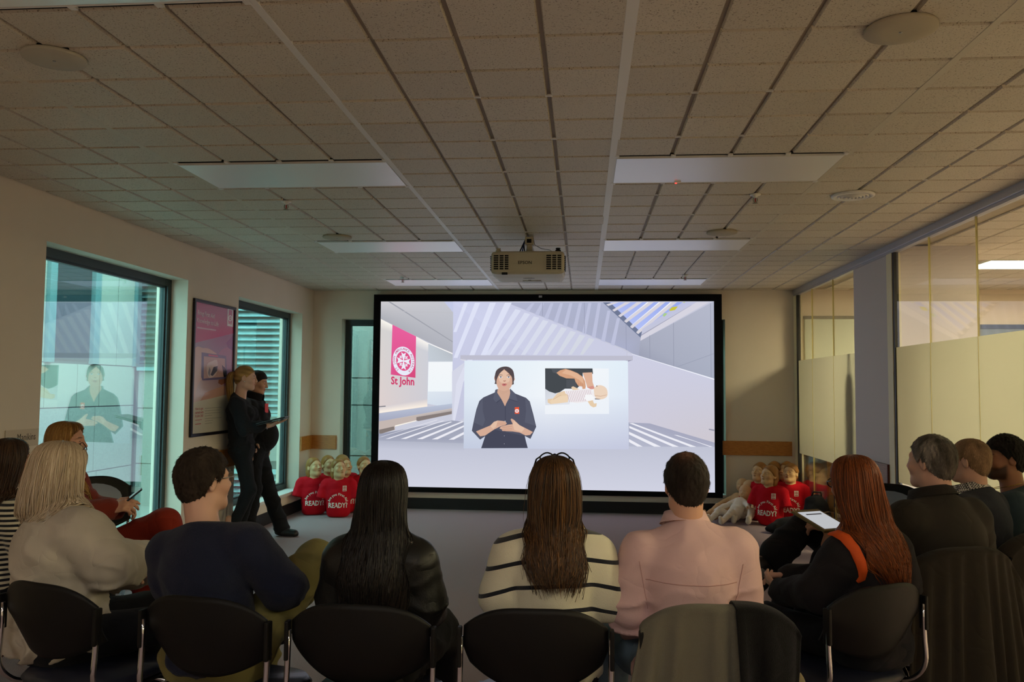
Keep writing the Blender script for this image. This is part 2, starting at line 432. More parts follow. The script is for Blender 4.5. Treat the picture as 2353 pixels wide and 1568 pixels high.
# the office beyond the glass carries the same tiles
for i in range(8, 24):
    for j in range(-4, 25):
        x0 = GX0 + i * T; y0 = GY0 + j * T
        if x0 < XR + .03: continue
        cx, cyy = x0 + T / 2, y0 + T / 2; hx = hy = T / 2 - .011; b = .006; z = ZC
        if 3.4 < cx < 4.95 and any(r < cyy < r + .6 for r in (1.9, 4.9, 7.9)): continue
        rest.add([(cx - hx - b, cyy - hy - b, z + .009), (cx + hx + b, cyy - hy - b, z + .009), (cx + hx + b, cyy + hy + b, z + .009), (cx - hx - b, cyy + hy + b, z + .009), (cx - hx, cyy - hy, z), (cx + hx, cyy - hy, z), (cx + hx, cyy + hy, z), (cx - hx, cyy + hy, z)],
                 [(4, 7, 6, 5), (0, 4, 5, 1), (1, 5, 6, 2), (2, 6, 7, 3), (3, 7, 4, 0)])
o = rest.build('ceiling_tile', tile_mat, slab); o['kind'] = 'stuff'
# white main runners (they drop to the tile faces)
for c in (-8, -4, 0, 4):
    x = GX0 + c * T
    w = .021 if c == 0 else .015
    MB().box(x - w, x + w, -3.0, YB, ZC - .001, BZ, bev=.002).build('main_runner', tbar_white if c in (0, -4) else mat('ceiling_runner_grey', rgb(204, 196, 180), .5), slab)
# bright locking clips where every second cross bar meets the long bars
clip_me = bpy.data.meshes.new('bar_clip')
cb = MB().box(-.015, .015, -.006, .006, 0, .007); clip_me.from_pydata(cb.v, [], cb.f); clip_me.materials.append(tbar_white); clip_me.update()
for c in (-2, -1, 1, 2, 6, 8):
    for k in range(0, 13):
        y = GY0 + .6 + k * .6 if c in (-2, -1, 1, 2) else GY0 + .3 + k * .6
        x = GX0 + c * T
        if y > YB - .1 or any(abs(y - r - .3) < .35 for r in LIGHT_ROWS) and (0 < c < 4): continue
        o = link('bar_clip', clip_me, slab); o.location = (x, y, ZC + .0025)

# ---- recessed light panels (switched off) with air slots front and back
prism = mat('prismatic_diffuser', rgb(232, 232, 240), .40, spec=1.0, ior=3.4, bump=.06, bscale=900)
slot_black = mat('slot_black', rgb(12, 12, 12), .8)
fill_prism = emis_mat('fill_diffuser', (1.0, .93, .84), 7.5)  # glow of the added fill panels only
def ceiling_light(x0, x1, y, label, lit=False):
    e = empty('ceiling_light', ((x0 + x1) / 2, y + .3, ZC), 0, label, 'ceiling light', 'added unseen fill panels behind the camera' if lit else 'light panels switched off in the ceiling')
    w = (x1 - x0) / 2 - .018
    MB().box(-w, w, -.262, .262, -.004, .03, bev=.003).build('diffuser', fill_prism if lit else prism, e)
    for s in (-1, 1):
        f = MB(); f.box(-w, w, s * .281 - .019, s * .281 + .019, .006, .03)
        fr = f.build('air_slot', slot_black, e)
        for k in range(5):
            xx = -w + k * w / 2
            MB().box(xx - .012, xx + .012, s * .281 - .019, s * .281 + .019, -.003, .02).build('slot_bridge', tbar_white, fr)
        MB().box(-w, w, s * .2655 - .0025, s * .2655 + .0025, -.006, .02).build('edge_strip', tbar_white, e)
    return e
def _unused(): return {0: ['above the front row, nearest the camera', 'largest in view, before the projector', 'between the front panel and the screen', 'closest to the screen']}
for (x0, x1), side in zip(LIGHT_X, ('right', 'left')):
    for r, ph in zip(LIGHT_ROWS, ('cut off by the top edge', 'widest in view', 'level with the projector', 'thin, nearest the screen')):
        ceiling_light(x0, x1, r, 'unlit ceiling light panel on the %s of the runners, %s' % (side, ph))
# added fill panels, unseen behind the camera, to brighten the backs of the audience
FILL_ROWS = (-.50, -2.60)
for (x0, x1), side in zip(LIGHT_X, ('right', 'left')):
    for r, ph in zip(FILL_ROWS, ('just behind', 'well behind')): ceiling_light(x0, x1, r, 'added unseen fill panel on the %s, %s the camera' % (side, ph), True)
# ================================================================== COURTYARD OUTSIDE THE LEFT WINDOWS
concrete = mat('courtyard_concrete', rgb(146, 148, 142), .85, spec=.2, bump=.3, bscale=90, var=.16, vscale=55)
pale_panel = mat('courtyard_pale_panel', rgb(150, 152, 142), .7, spec=.25, var=.04, vscale=20)
joint_dark = mat('courtyard_joint', rgb(70, 74, 74), .8)
louvre_metal = mat('louvre_metal', rgb(136, 172, 176), .45, metal=.2, spec=.4)
dark_opening = mat('courtyard_dark_glass', rgb(40, 48, 52), .25, spec=.5)
EX, EY = -6.5, 11.6
gnd = MB().box(-9, -3.68, 2.0, 16, -.35, -.25).box(-3.68, 7.0, 10.48, 16, -.35, -.25).build('courtyard_paving', concrete); tag(gnd, kind='structure')
def panel_wall(name, cellsl, axis, pos, back):
    b = MB()
    if axis == 'x': b.box(pos - .3, pos - .025, back[0], back[1], -.3, 3.7)
    else: b.box(back[0], back[1], pos + .025, pos + .3, -.3, 3.7)
    o = b.build(name, joint_dark); tag(o, kind='structure')
    for (u0, u1, z0, z1, mm) in cellsl:
        p = MB(); g = .007
        if axis == 'x': p.box(pos - .03, pos, u0 + g, u1 - g, z0 + g, z1 - g)
        else: p.box(u0 + g, u1 - g, pos, pos + .03, z0 + g, z1 - g)
        p.build('cladding_panel', mm, o)
    return o
cl = []
zl = [-.3, .34, 1.20, 1.76]
for a, z0 in enumerate(zl[:-1]):
    us = [4.0, 5.2, 6.4, 7.6, 8.8, 9.55, 10.20, 10.70, 11.57] if a != 1 else [4.0, 5.6, 7.2, 8.6, 9.25, 10.05, 10.62, 11.57]
    for u0, u1 in zip(us[:-1], us[1:]): cl.append((u0, u1, z0, zl[a + 1], concrete if a < 2 else pale_panel))
us = [4.0, 5.2, 6.4, 7.6, 8.7, 9.35, 9.52]
for u0, u1 in zip(us[:-1], us[1:]): cl.append((u0, u1, 1.76, 3.7, pale_panel))
for u0, u1 in ((10.60, 11.08), (11.08, 11.50)): cl.append((u0, u1, 1.76, 3.7, pale_panel))
cw = panel_wall('courtyard_wall_side', cl, 'x', EX, (3.0, 12.0))
MB().box(EX - .02, EX - .012, 9.62, 10.46, 1.80, 3.7).build('dark_glazing', dark_opening, cw)
for u in (9.52, 10.46): MB().box(EX - .02, EX + .05, u, u + .13, 1.76, 3.7, bev=.004).build('pilaster', mat('pilaster_metal', rgb(92, 122, 124), .5), cw)
MB().box(EX - .02, EX + .04, 11.50, 11.58, 1.76, 3.7).build('pilaster', mat('pilaster_metal', rgb(92, 122, 124), .5), cw)
# wall that faces the room: concrete to the right and below, louvres above
cl = []
xs = [-3.66, -2.55, -1.4, -.25, .9, 2.05]
zz = [-.3, .52, 1.235, 1.62, 2.95, 3.7]
for u0, u1 in zip(xs[:-1], xs[1:]):
    for z0, z1 in zip(zz[:-1], zz[1:]): cl.append((u0, u1, z0, z1, concrete))
for u0, u1 in ((-4.75, -3.74), (-5.9, -4.75)): cl.append((u0, u1, .42, 1.06, concrete))
for z0, z1 in ((-.3, .36), (.36, 1.16), (1.16, 1.70)): cl.append((-6.46, -5.9, z0, z1, concrete))
fw_ = panel_wall('courtyard_wall_end', cl, 'y', EY, (-6.5, 4.0))
MB().box(-6.46, -5.9, EY - .06, EY + .02, 1.70, 1.78, bev=.005).build('ledge', louvre_metal, fw_)
louvre_dark = mat('louvre_shaded_metal', rgb(70, 88, 90), .5, metal=.2)  # darker copy of the louvre metal; its shade is put into the colour
pilaster_m = mat('pilaster_metal', rgb(92, 122, 124), .5)
def louvres(x0, x1, z0, z1, label, louvre_metal=louvre_metal):
    e = empty('louvre_screen', ((x0 + x1) / 2, EY - .02, z0), 0, label, 'louvre screen')
    w = (x1 - x0) / 2; f = MB()
    f.box(-w, -w + .05, -.05, .03, 0, z1 - z0).box(w - .05, w, -.05, .03, 0, z1 - z0).box(-w, w, -.05, .03, -.04, 0).build('frame', louvre_metal, e)
    me = bpy.data.meshes.new('slat'); mb = MB()
    a = math.radians(40)
    pr = [(-.045, -.002), (.045, .058), (.047, .054), (-.040, -.010)]
    vs = [(sx * (w - .05), y - .01, z) for sx in (-1, 1) for (y, z) in pr]
    me.from_pydata(vs, [], [(0, 1, 2, 3), (7, 6, 5, 4), (0, 4, 5, 1), (1, 5, 6, 2), (2, 6, 7, 3), (3, 7, 4, 0)]); me.materials.append(louvre_metal); me.update()
    n = int((z1 - z0) / .086)
    for i in range(n):
        o = link('slat', me, e); o.location = (0, 0, i * .086 + .02)
    return e
louvres(-5.9, -3.74, 1.10, 3.6, 'wide teal louvre screen outside the far left window, above the concrete')
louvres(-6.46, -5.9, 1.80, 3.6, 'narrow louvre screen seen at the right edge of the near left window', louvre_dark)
louvres(-5.9, -3.74, -.2, .38, 'low louvre strip outside the far left window, under the concrete')

# ================================================================== OFFICE BEHIND THE GLASS ON THE RIGHT
lamp = emis_mat('fluorescent_panel', (1.0, .87, .55), 74)
def office_light(x0, x1, y0, y1, label):
    e = empty('office_light', ((x0 + x1) / 2, (y0 + y1) / 2, ZC), 0, label, 'ceiling light', 'lit office ceiling panels')
    w, d = (x1 - x0) / 2, (y1 - y0) / 2
    f = MB()
    f.box(-w, w, -d, -d + .02, -.006, .05).box(-w, w, d - .02, d, -.006, .05).box(-w, -w + .02, -d + .02, d - .02, -.006, .05).box(w - .02, w, -d + .02, d - .02, -.006, .05)
    f.build('frame', white_paint, e)
    MB().box(-w + .02, w - .02, -d + .02, d - .02, .0, .03).build('diffuser', lamp, e)
office_light(3.70, 4.90, 7.90, 8.45, 'lit office ceiling panel seen through the right hand glass')
office_light(3.70, 4.90, 4.90, 5.45, 'lit office ceiling panel out of view beyond the right edge')
office_light(3.70, 4.90, 1.90, 2.45, 'lit office ceiling panel behind the last row')
office_light(3.70, 4.90, -1.10, -.55, 'lit office ceiling panel furthest back, behind the camera')
m = MB().box(0, 1.25, -.03, 0, 0, 1.30, bev=.004)
wb = empty('whiteboard', (2.63, YB, 1.05), 0, 'pale green whiteboard on the office end wall behind the far glass', 'whiteboard')
m.build('board', mat('whiteboard_green', rgb(196, 206, 190), .35), wb)
MB().box(-.01, 1.26, -.045, 0, 1.30, 1.335, bev=.003).build('top_rail', mat('rail_grey', rgb(112, 110, 100), .5), wb)
ow = MB()
ow.box(4.30, 6.4, YB - .05, YB, 1.10, 1.16); ow.box(4.30, 6.4, YB - .05, YB, 2.24, 2.285); ow.box(4.30, 4.35, YB - .05, YB, 1.16, 2.24); ow.box(6.35, 6.4, YB - .05, YB, 1.16, 2.24)
o = ow.build('window_6', mat('office_window_frame', rgb(70, 82, 108), .5)); tag(o, kind='structure')
MB().box(4.35, 6.35, YB - .02, YB - .005, 1.16, 2.24).build('pane', mat('office_window_blue_grey', rgb(126, 140, 158), .15), o)  # pane in one even blue-grey
for i in range(3): MB().box(4.35, 6.35, YB - .03, YB - .02, 2.13 - .3 * i, 2.14 - .3 * i).build('blind_slat', white_paint, o)
# bench with lower shelf right behind the far glass
bw = wood_mat('bench_wood', rgb(150, 116, 66), rgb(176, 140, 86), (2, 2, 14), .5)
bt = empty('bench', (3.10, 9.22, 0), 0, 'pale wooden bench with a lower shelf behind the far glass', 'bench')
MB().box(-.32, .32, -.85, .72, .76, .795, bev=.004).build('bench_top', mat('bench_top_white', rgb(205, 198, 178), .4), bt)
for sx in (-.28, .28):
    for sy in (-.78, .66): MB().box(sx - .03, sx + .03, sy - .03, sy + .03, 0, .76, bev=.004).build('leg', bw, bt)
for z in (.44, .12): MB().box(-.26, .26, -.85, .63, z, z + .05).build('shelf', bw, bt)
MB().box(-.28, .28, -.91, -.86, .68, .76).build('apron', bw, bt)
bx = empty('storage_box', (2.78, 10.06, .0), 0, 'blue storage box standing in the corner behind the far glass', 'box')
bl = mat('storage_blue', rgb(46, 84, 118), .5)
MB().box(-.16, .16, -.02, .11, 0, .80, bev=.01).build('body', bl, bx); MB().box(-.18, .18, -.03, .12, .80, .84, bev=.008).build('lid', bl, bx)
# coat stand whose wooden top shows over the frosting
cs = empty('coat_stand', (2.78, 8.19, 0), 0, 'wooden coat stand with a dark coat, showing over the frosted band', 'coat stand')
tb = MB().tube([(0, 0, .02), (0, 0, 1.90)], .022, 10); tb.build('pole', bw, cs)
h = MB()
h.tube([(-.13, 0, 1.885), (-.11, 0, 1.925), (-.06, 0, 1.922), (-.03, 0, 1.89), (.0, 0, 1.875), (.06, 0, 1.895), (.09, 0, 1.93), (.13, 0, 1.92)], [.012, .026, .03, .026, .024, .026, .026, .012], 10)
h.build('yoke', mat('varnished_yellow_wood', rgb(170, 122, 30), .4), cs)
for k in range(3):
    q = k * 2.094; MB().tube([(0, 0, .12), (.12 * math.cos(q), .12 * math.sin(q), .04), (.16 * math.cos(q), .16 * math.sin(q), .012)], .014, 8).build('foot', bw, cs)
ct = MB(); N = 20
prof = [(.05, 1.80), (.13, 1.74), (.15, 1.5), (.14, 1.2), (.16, .8), (.17, .62)]
vs = []; fs = []
for i, (r, z) in enumerate(prof):
    for k in range(N):
        q = 2 * math.pi * k / N; rr = r * (1 + .12 * math.sin(5 * q) * (1.8 - z))
        vs.append((rr * math.cos(q), rr * .7 * math.sin(q), z))
for i in range(len(prof) - 1):
    for k in range(N): fs.append((i * N + (k + 1) % N, i * N + k, (i + 1) * N + k, (i + 1) * N + (k + 1) % N))
co = MB().add(vs, fs, 0, True).build('hanging_coat', mat('navy_coat', rgb(38, 50, 62), .9, bump=.3, bscale=300)); co.location = (2.78, 8.19, 0)
tag(co, 'dark navy coat on the coat stand, blurred by the frosting', 'coat')
# a plain office table further in, dim through the clear strip under the frosting
ot = empty('office_table', (3.6, 5.6, 0), 0, 'white office table behind the near frosted glass', 'table')
MB().box(-.4, .4, -.8, .8, .70, .73, bev=.004).build('table_top', white_paint, ot)
for sx in (-.36, .36):
    for sy in (-.75, .75): MB().tube([(sx, sy, 0), (sx, sy, .70)], .02, 8).build('leg', alu, ot)
# ================================================================== PROJECTION SCREEN AND ITS PICTURE
# the picture is flat on the screen; outlines are given on its own 2353-wide sheet and mapped by a homography to the sheet's metres
PX0, PX1, PZ0, PZ1 = -2.515, 1.555, .277, 2.555
PY = 10.115
def homog(src, dst):
    A = []; B = []
    for (x, y), (u, v) in zip(src, dst):
        A.append([x, y, 1, 0, 0, 0, -u * x, -u * y]); B.append(u); A.append([0, 0, 0, x, y, 1, -v * x, -v * y]); B.append(v)
    h = np.linalg.solve(np.array(A, float), np.array(B, float)); return np.append(h, 1).reshape(3, 3)
HS = homog([(880, 694), (1639, 696), (1638, 1133.5), (871.3, 1116)], [(PX0, PZ1), (PX1, PZ1), (PX1, PZ0), (PX0, PZ0)])
def sp(x, y):
    v = HS @ np.array([x, y, 1.0]); return v[0] / v[2], v[1] / v[2]
Z4 = lambda x, y: (860 + x / 2.8695, 660 + y / 2.8695)      # sheet scale for the wide view
Z6 = lambda x, y: (1060 + x / 5.8825, 800 + y / 5.8825)     # sheet scale for the inset
Z8 = lambda x, y: (880 + x / 6.03, 700 + y / 6.03)          # sheet scale for the banner
def catmull(p, n=5):
    out = []; N = len(p)
    for i in range(N):
        a, b, c, d = [np.array(p[(i + k - 1) % N], float) for k in range(4)]
        for t in np.linspace(0, 1, n, endpoint=False):
            out.append(tuple(.5 * (2 * b + (c - a) * t + (2 * a - 5 * b + 4 * c - d) * t * t + (3 * b - a - 3 * c + d) * t ** 3)))
    return out
class Pic:
    def __init__(s): s.v = []; s.f = []; s.c = []; s.l = 0
    def lift(s, pts):
        s.l += 1
        return [(x, PY - .0000 - s.l * .00004, z) for (x, z) in pts]
    def clip(s, q): return [(min(max(x, PX0), PX1), min(max(z, PZ0), PZ1)) for (x, z) in q]
    def poly(s, pts, col, f=Z4, smooth=False):
        """col: one colour or a colour per point"""
        if smooth: pts = catmull(pts)
        q = s.clip([sp(*f(x, y)) for x, y in pts]); o = len(s.v)
        V = s.lift(q); tris = tessellate_polygon([[Vector((x, z, 0)) for (x, z) in q]])
        s.v += V
        for t in tris:
            a, b, c = t
            n = (q[b][0] - q[a][0]) * (q[c][1] - q[a][1]) - (q[b][1] - q[a][1]) * (q[c][0] - q[a][0])
            s.f.append((o + a, o + b, o + c) if n > 0 else (o + a, o + c, o + b))
        cols = col if isinstance(col, list) else [col] * len(V)
        s.c += [s2l(tuple(k / 255 for k in c)) for c in cols]
    def grad(s, quad, cols, f=Z4, n=8):
        """quad a,b,c,d (tl,tr,br,bl) with corner colours"""
        P = [np.array(f(*p)) for p in quad]; K = [np.array(c, float) for c in cols]; o = len(s.v); pts = []; cc = []
        for j in range(n + 1):
            for i in range(n + 1):
                u, v = i / n, j / n
                w = ((1 - u) * (1 - v), u * (1 - v), u * v, (1 - u) * v)
                pts.append(sp(*sum(wi * pi for wi, pi in zip(w, P)))); cc.append(s2l(tuple(sum(wi * k for wi, k in zip(w, K)) / 255)))
        s.v += s.lift(s.clip(pts)); s.c += cc
        for j in range(n):
            for i in range(n):
                a = o + j * (n + 1) + i; s.f.append((a, a + n + 1, a + n + 2, a + 1))
    def mesh(s, vs, fs, col):
        o = len(s.v); s.v += s.lift(vs); s.c += [s2l(tuple(k / 255 for k in col))] * len(vs)
        s.f += [tuple(i + o for i in f) for f in fs]
    def build(s, name, m, parent):
        me = bpy.data.meshes.new(name); me.from_pydata(s.v, [], s.f)
        a = me.color_attributes.new('Col', 'FLOAT_COLOR', 'POINT')
        a.data.foreach_set('color', [k for c in s.c for k in (*c, 1.0)])
        me.materials.append(m); me.update()
        return link(name, me, parent)
P = Pic()
W = (226, 227, 238)
P.grad([(36, 98), (2236, 98), (2236, 1360), (36, 1360)], [(196, 198, 214), (198, 200, 218), (208, 208, 224), (206, 208, 222)])
# far left wall with the banner, ceiling slab above, lit opening behind
P.grad([(40, 215), (366, 370), (357, 790), (40, 835)], [(214, 212, 210), (206, 208, 216), (206, 204, 212), (222, 208, 206)])
P.grad([(56, 98), (530, 98), (525, 445), (56, 212)], [(206, 204, 208), (196, 198, 206), (176, 178, 188), (172, 174, 182)])
P.poly([(105, 100), (120, 100), (526, 362), (526, 368)], (158, 160, 170))
P.poly([(56, 157), (527, 172), (527, 175), (56, 160)], (190, 190, 196))
P.poly([(470, 100), (530, 100), (528, 170)], (196, 202, 232))
P.grad([(56, 212), (132, 252), (130, 300), (56, 280)], [(250, 246, 238), (252, 248, 240), (214, 211, 210), (216, 212, 210)])
P.grad([(286, 328), (366, 372), (365, 430), (285, 400)], [(250, 246, 240), (250, 246, 240), (208, 209, 216), (208, 208, 214)])
P.grad([(366, 372), (524, 442), (524, 496), (366, 496)], [(196, 204, 212), (182, 188, 196), (190, 197, 206), (196, 204, 214)])
P.poly([(366, 370), (524, 438), (524, 446), (366, 376)], (248, 246, 246))
P.grad([(366, 494), (524, 494), (520, 800), (358, 770)], [(240, 244, 248), (240, 244, 248), (206, 216, 232), (214, 224, 236)])
P.grad([(366, 500), (522, 500), (520, 690), (362, 690)], [(244, 247, 250)] * 2 + [(240, 246, 250)] * 2)
P.grad([(44, 790), (358, 740), (358, 788), (44, 830)], [(216, 208, 210), (212, 206, 210), (252, 240, 226), (254, 244, 232)])
P.grad([(42, 832), (520, 770), (520, 806), (42, 886)], [(178, 184, 204), (186, 196, 216), (176, 182, 202), (164, 168, 192)])
P.grad([(42, 886), (520, 800), (518, 836), (286, 880)], [(196, 184, 178), (204, 194, 190), (150, 142, 144), (196, 182, 176)])
P.poly([(42, 884), (290, 852), (286, 882), (146, 918), (146, 940), (42, 968)], (196, 182, 176))
P.poly([(146, 912), (286, 878), (286, 884), (146, 920)], (250, 244, 234))
P.poly([(286, 858), (518, 820), (518, 838), (300, 884), (286, 880)], (134, 124, 122))
P.poly([(42, 940), (140, 918), (144, 940), (42, 970)], (132, 122, 118))
P.poly([(42, 786), (86, 782), (86, 788), (42, 792)], (112, 114, 124))
# banner with the white star roundel
P.grad([(132, 250), (286, 328), (281, 600), (120, 578)], [(232, 96, 158), (232, 96, 156), (214, 74, 122), (222, 84, 142)], n=4)
cx, cyy, rx, ry = 308, 787, 150, 198
def ring(f, cx, cyy, rx, ry, col, n=48, k=.02):
    P.poly([(cx + rx * math.cos(q), cyy + ry * math.sin(q) + rx * math.cos(q) * .13) for q in [2 * math.pi * i / n for i in range(n)]], col, f)
ring(Z8, cx, cyy, rx, ry, (232, 234, 248)); ring(Z8, cx, cyy, rx * .68, ry * .68, (222, 84, 136))
st = []
for k in range(4):
    a0 = math.radians(45 + 90 * k)
    for da, rr in ((-.80, .08), (-.36 - .0, .98), (0, .74), (.36, .98), (.80, .08)):
        q = a0 + math.radians(45) + da * .95
        st.append((cx + rx * .66 * rr * math.cos(q), cyy + ry * .66 * rr * math.sin(q) + rx * .66 * rr * math.cos(q) * .13))
P.poly(st, (236, 238, 250), Z8)
for k in range(4):           # small charges between the arms
    q = math.radians(45 + 90 * k); c0 = (cx + rx * .36 * math.cos(q), cyy + ry * .36 * math.sin(q) + rx * .36 * math.cos(q) * .13)
    for (ax, ay) in ((0, 0), (11, -13), (-11, 12), (9, 12), (-9, -12)):
        P.poly([(c0[0] + ax + 8 * math.cos(t), c0[1] + ay + 9 * math.sin(t)) for t in [i * math.pi / 4 for i in range(8)]], (236, 238, 250), Z8)
def pic_text(txt, f, x, y, size, col, rot=0.0, width=1.0, bold=0.0, shear=0.0, align='CENTER', vs=1.0):
    vv, ff = text_mesh(txt, size, align, width, bold)
    c, s_ = math.cos(rot), math.sin(rot)
    out = []
    for v in vv:
        a, b = v.x * c - v.y * s_, -(v.x * s_ + v.y * c)
        out.append(sp(*f(x + a, y + b * vs + a * shear)))
    q = out
    o = len(P.v); P.v += P.lift(q); P.c += [s2l(tuple(k / 255 for k in col))] * len(q)
    for t in ff: P.f.append(tuple(o + i for i in t))
arc = 'ST JOHN AMBULANCE AUSTRALIA'
for i, ch in enumerate(arc):
    a = math.radians(-232 + i * 284 / (len(arc) - 1) - 0)   # from lower left over the top
    q = a
    tx, ty = cx + rx * .775 * math.cos(q), cyy + ry * .775 * math.sin(q) + rx * .775 * math.cos(q) * .13
    if ch != ' ': pic_text(ch, Z8, tx, ty, 42, (196, 60, 120), rot=-(q + math.pi / 2), width=.9, bold=.6, shear=.1)
pic_text('St John', Z8, 296, 1112, 148, (206, 62, 108), width=.76, bold=4.5, shear=.05)
# tall wall planes and their light stripes
P.grad([(530, 98), (880, 108), (1640, 420), (520, 900)], [(204, 208, 236), (204, 206, 232), (204, 206, 228), (196, 198, 220)])
P.grad([(530, 108), (880, 108), (1660, 432), (1672, 900)], [(206, 210, 238), (202, 205, 230), (203, 205, 226), (204, 205, 222)])
P.poly([(880, 108), (1508, 108), (1758, 345), (1740, 470), (1650, 415)], [(178, 182, 208), (172, 178, 204), (168, 172, 194), (164, 168, 190), (170, 175, 202)])
for x0, xb, yb, w in ((672, 530, 470, 26), (770, 560, 640, 30), (868, 700, 470, 34), (600, 530, 300, 20)):
    P.poly([(x0, 108), (x0 + w * 1.3, 108), (xb + w, yb), (xb, yb)], (222, 226, 246))
for k in range(9):
    x0 = 950 + k * 60; y0 = 150 + k * 24; xb = 740 + k * 77
    P.poly([(x0 - 14, y0), (x0 + 22, y0 + 10), (xb + 30 - k, 452), (xb, 452)], (219 - k * 1, 223 - k * 1, 242 - k * 2))
for k in range(10):
    x0 = 1000 + k * 62; y0 = 158 + k * 25; yt = 112 + max(0, k - 7) * 50
    P.poly([(x0 + 42, yt), (x0 + 62, yt), (x0 + 24, y0 + 12), (x0, y0 + 2)], (190, 194, 220))
for x in (1112, 1386, 1658): P.poly([(x, 110), (x + 3, 110), (x + 3, 100 + (x - 880) * .415), (x, 100 + (x - 880) * .415)], (150, 154, 178))
P.poly([(520, 560), (600, 500), (598, 600), (530, 886), (520, 886)], (212, 214, 230))
P.poly([(548, 640), (600, 520), (600, 600), (538, 885), (524, 885)], (220, 222, 238))
# skylight with slats
P.poly([(1508, 108), (2130, 108), (1758, 345)], (110, 120, 148))
P.poly([(1555, 108), (2050, 108), (1766, 282), (1740, 290)], [(172, 186, 240), (150, 168, 236), (176, 190, 246), (180, 192, 244)])
for k in range(6):
    x0 = 1536 + k * 39; y0 = 118 + k * 37; top = 1570 + k * 76
    P.poly([(x0 - 6, y0 + 4), (x0 + 8, y0 + 14), (top + 44, 108), (top + 8, 108)], (216, 212, 220))
    if k > 2: P.poly([(x0 - 8, y0 + 2), (x0 + 2, y0 - 4), (top + 10, 108), (top, 108)], (244, 246, 252))
P.poly([(1766, 284), (2032, 108), (2130, 108), (1758, 326)], [(196, 198, 222), (190, 194, 226), (196, 198, 222), (196, 198, 216)])
P.poly([(1758, 322), (2086, 128), (2094, 128), (1758, 330)], (160, 160, 182))
P.poly([(1756, 330), (2122, 108), (2205, 108), (1752, 362)], (214, 212, 224))
P.poly([(1940, 160), (1962, 140), (2000, 136), (1980, 160), (1950, 166)], (202, 196, 60))
P.poly([(1898, 196), (1912, 178), (1930, 184), (1910, 204)], (170, 206, 140))
P.poly([(2030, 108), (2050, 108), (2040, 114)], (190, 206, 120))
P.poly([(1752, 362), (2236, 100), (2236, 622), (1740, 470)], [(168, 172, 190), (182, 186, 204), (168, 174, 192), (156, 160, 180)])
for x, y0, y1 in ((1812, 326, 492), (1968, 244, 542), (2212, 116, 612)): P.poly([(x, y0), (x + 3, y0), (x + 3, y1), (x, y1)], (146, 150, 170))
P.poly([(1970, 540), (2232, 446), (2232, 449), (1970, 543)], (150, 156, 176))
P.poly([(1690, 444), (2236, 612), (2236, 622), (1720, 462)], (240, 242, 252))
P.grad([(1668, 440), (2236, 620), (2236, 1040), (1668, 900)], [(206, 207, 228), (204, 205, 224), (206, 200, 208), (206, 204, 220)])
P.poly([(2196, 940), (2232, 946), (2232, 956), (2196, 948)], (150, 150, 166))
# floor with sun stripes
P.grad([(40, 968), (520, 880), (598, 890), (598, 1072)], [(152, 156, 176), (160, 164, 182), (158, 162, 182), (176, 180, 196)])
P.grad([(40, 964), (598, 1000), (598, 1080), (40, 1080)], [(154, 158, 178), (160, 164, 184), (186, 190, 206), (184, 188, 204)])
P.poly([(1672, 898), (1810, 904), (2236, 1032), (2236, 1100), (1672, 1080)], [(164, 168, 190), (166, 168, 190), (166, 168, 190), (186, 190, 208), (184, 188, 206)])
for a, b, c, d in (((418, 876), (428, 876), (60, 986), (40, 990)), ((458, 882), (470, 882), (112, 998), (84, 1000)), ((508, 888), (522, 890), (218, 1000), (184, 1000)), ((584, 886), (596, 890), (326, 1002), (288, 1002)), ((596, 912), (596, 924), (424, 1004), (386, 1004)), ((596, 956), (596, 972), (530, 1006), (496, 1006))):
    P.poly([a, b, c, d], (236, 236, 244))
for a, b, c, d in (((1674, 902), (1700, 902), (2196, 1090), (2150, 1088)), ((1676, 920), (1676, 934), (2010, 1080), (2056, 1082)), ((1674, 958), (1674, 976), (1866, 1070), (1910, 1070)), ((1674, 1006), (1674, 1026), (1740, 1062), (1770, 1060)), ((1966, 980), (1990, 982), (2234, 1070), (2234, 1064))):
    P.poly([a, b, c, d], (238, 238, 246))
P.grad([(36, 1040), (2236, 1060), (2236, 1366), (36, 1330)], [(194, 197, 214), (192, 195, 212), (208, 210, 226), (210, 212, 226)])
P.grad([(36, 1010), (598, 1030), (598, 1080), (36, 1060)], [(176, 180, 198), (180, 184, 200), (194, 197, 214), (194, 197, 214)], n=4)
# inset board
P.poly([(576, 452), (1702, 460), (1702, 490), (576, 482)], (190, 190, 206))
P.poly([(576, 478), (612, 482), (606, 492), (576, 484)], (214, 214, 226)); P.poly([(1656, 490), (1702, 488), (1660, 502)], (150, 150, 172))
P.grad([(602, 488), (1670, 492), (1672, 1074), (594, 1064)], [(224, 236, 246), (226, 238, 248), (196, 200, 222), (196, 204, 224)])
bc = {'tl': (224, 236, 246), 'tm': (236, 244, 250), 'tr': (226, 238, 248), 'ml': (222, 232, 243), 'mm': (240, 245, 250), 'mr': (224, 234, 246), 'bl': (196, 204, 224), 'bm': (200, 206, 226), 'br': (196, 200, 222)}
P.grad([(602, 488), (1140, 490), (1140, 720), (599, 720)], [bc['tl'], bc['tm'], bc['mm'], bc['ml']]); P.grad([(1140, 490), (1670, 492), (1671, 720), (1140, 720)], [bc['tm'], bc['tr'], bc['mr'], bc['mm']])
P.grad([(599, 720), (1140, 720), (1140, 1069), (594, 1064)], [bc['ml'], bc['mm'], bc['bm'], bc['bl']]); P.grad([(1140, 720), (1671, 720), (1672, 1074), (1140, 1069)], [bc['mm'], bc['mr'], bc['br'], bc['bm']])
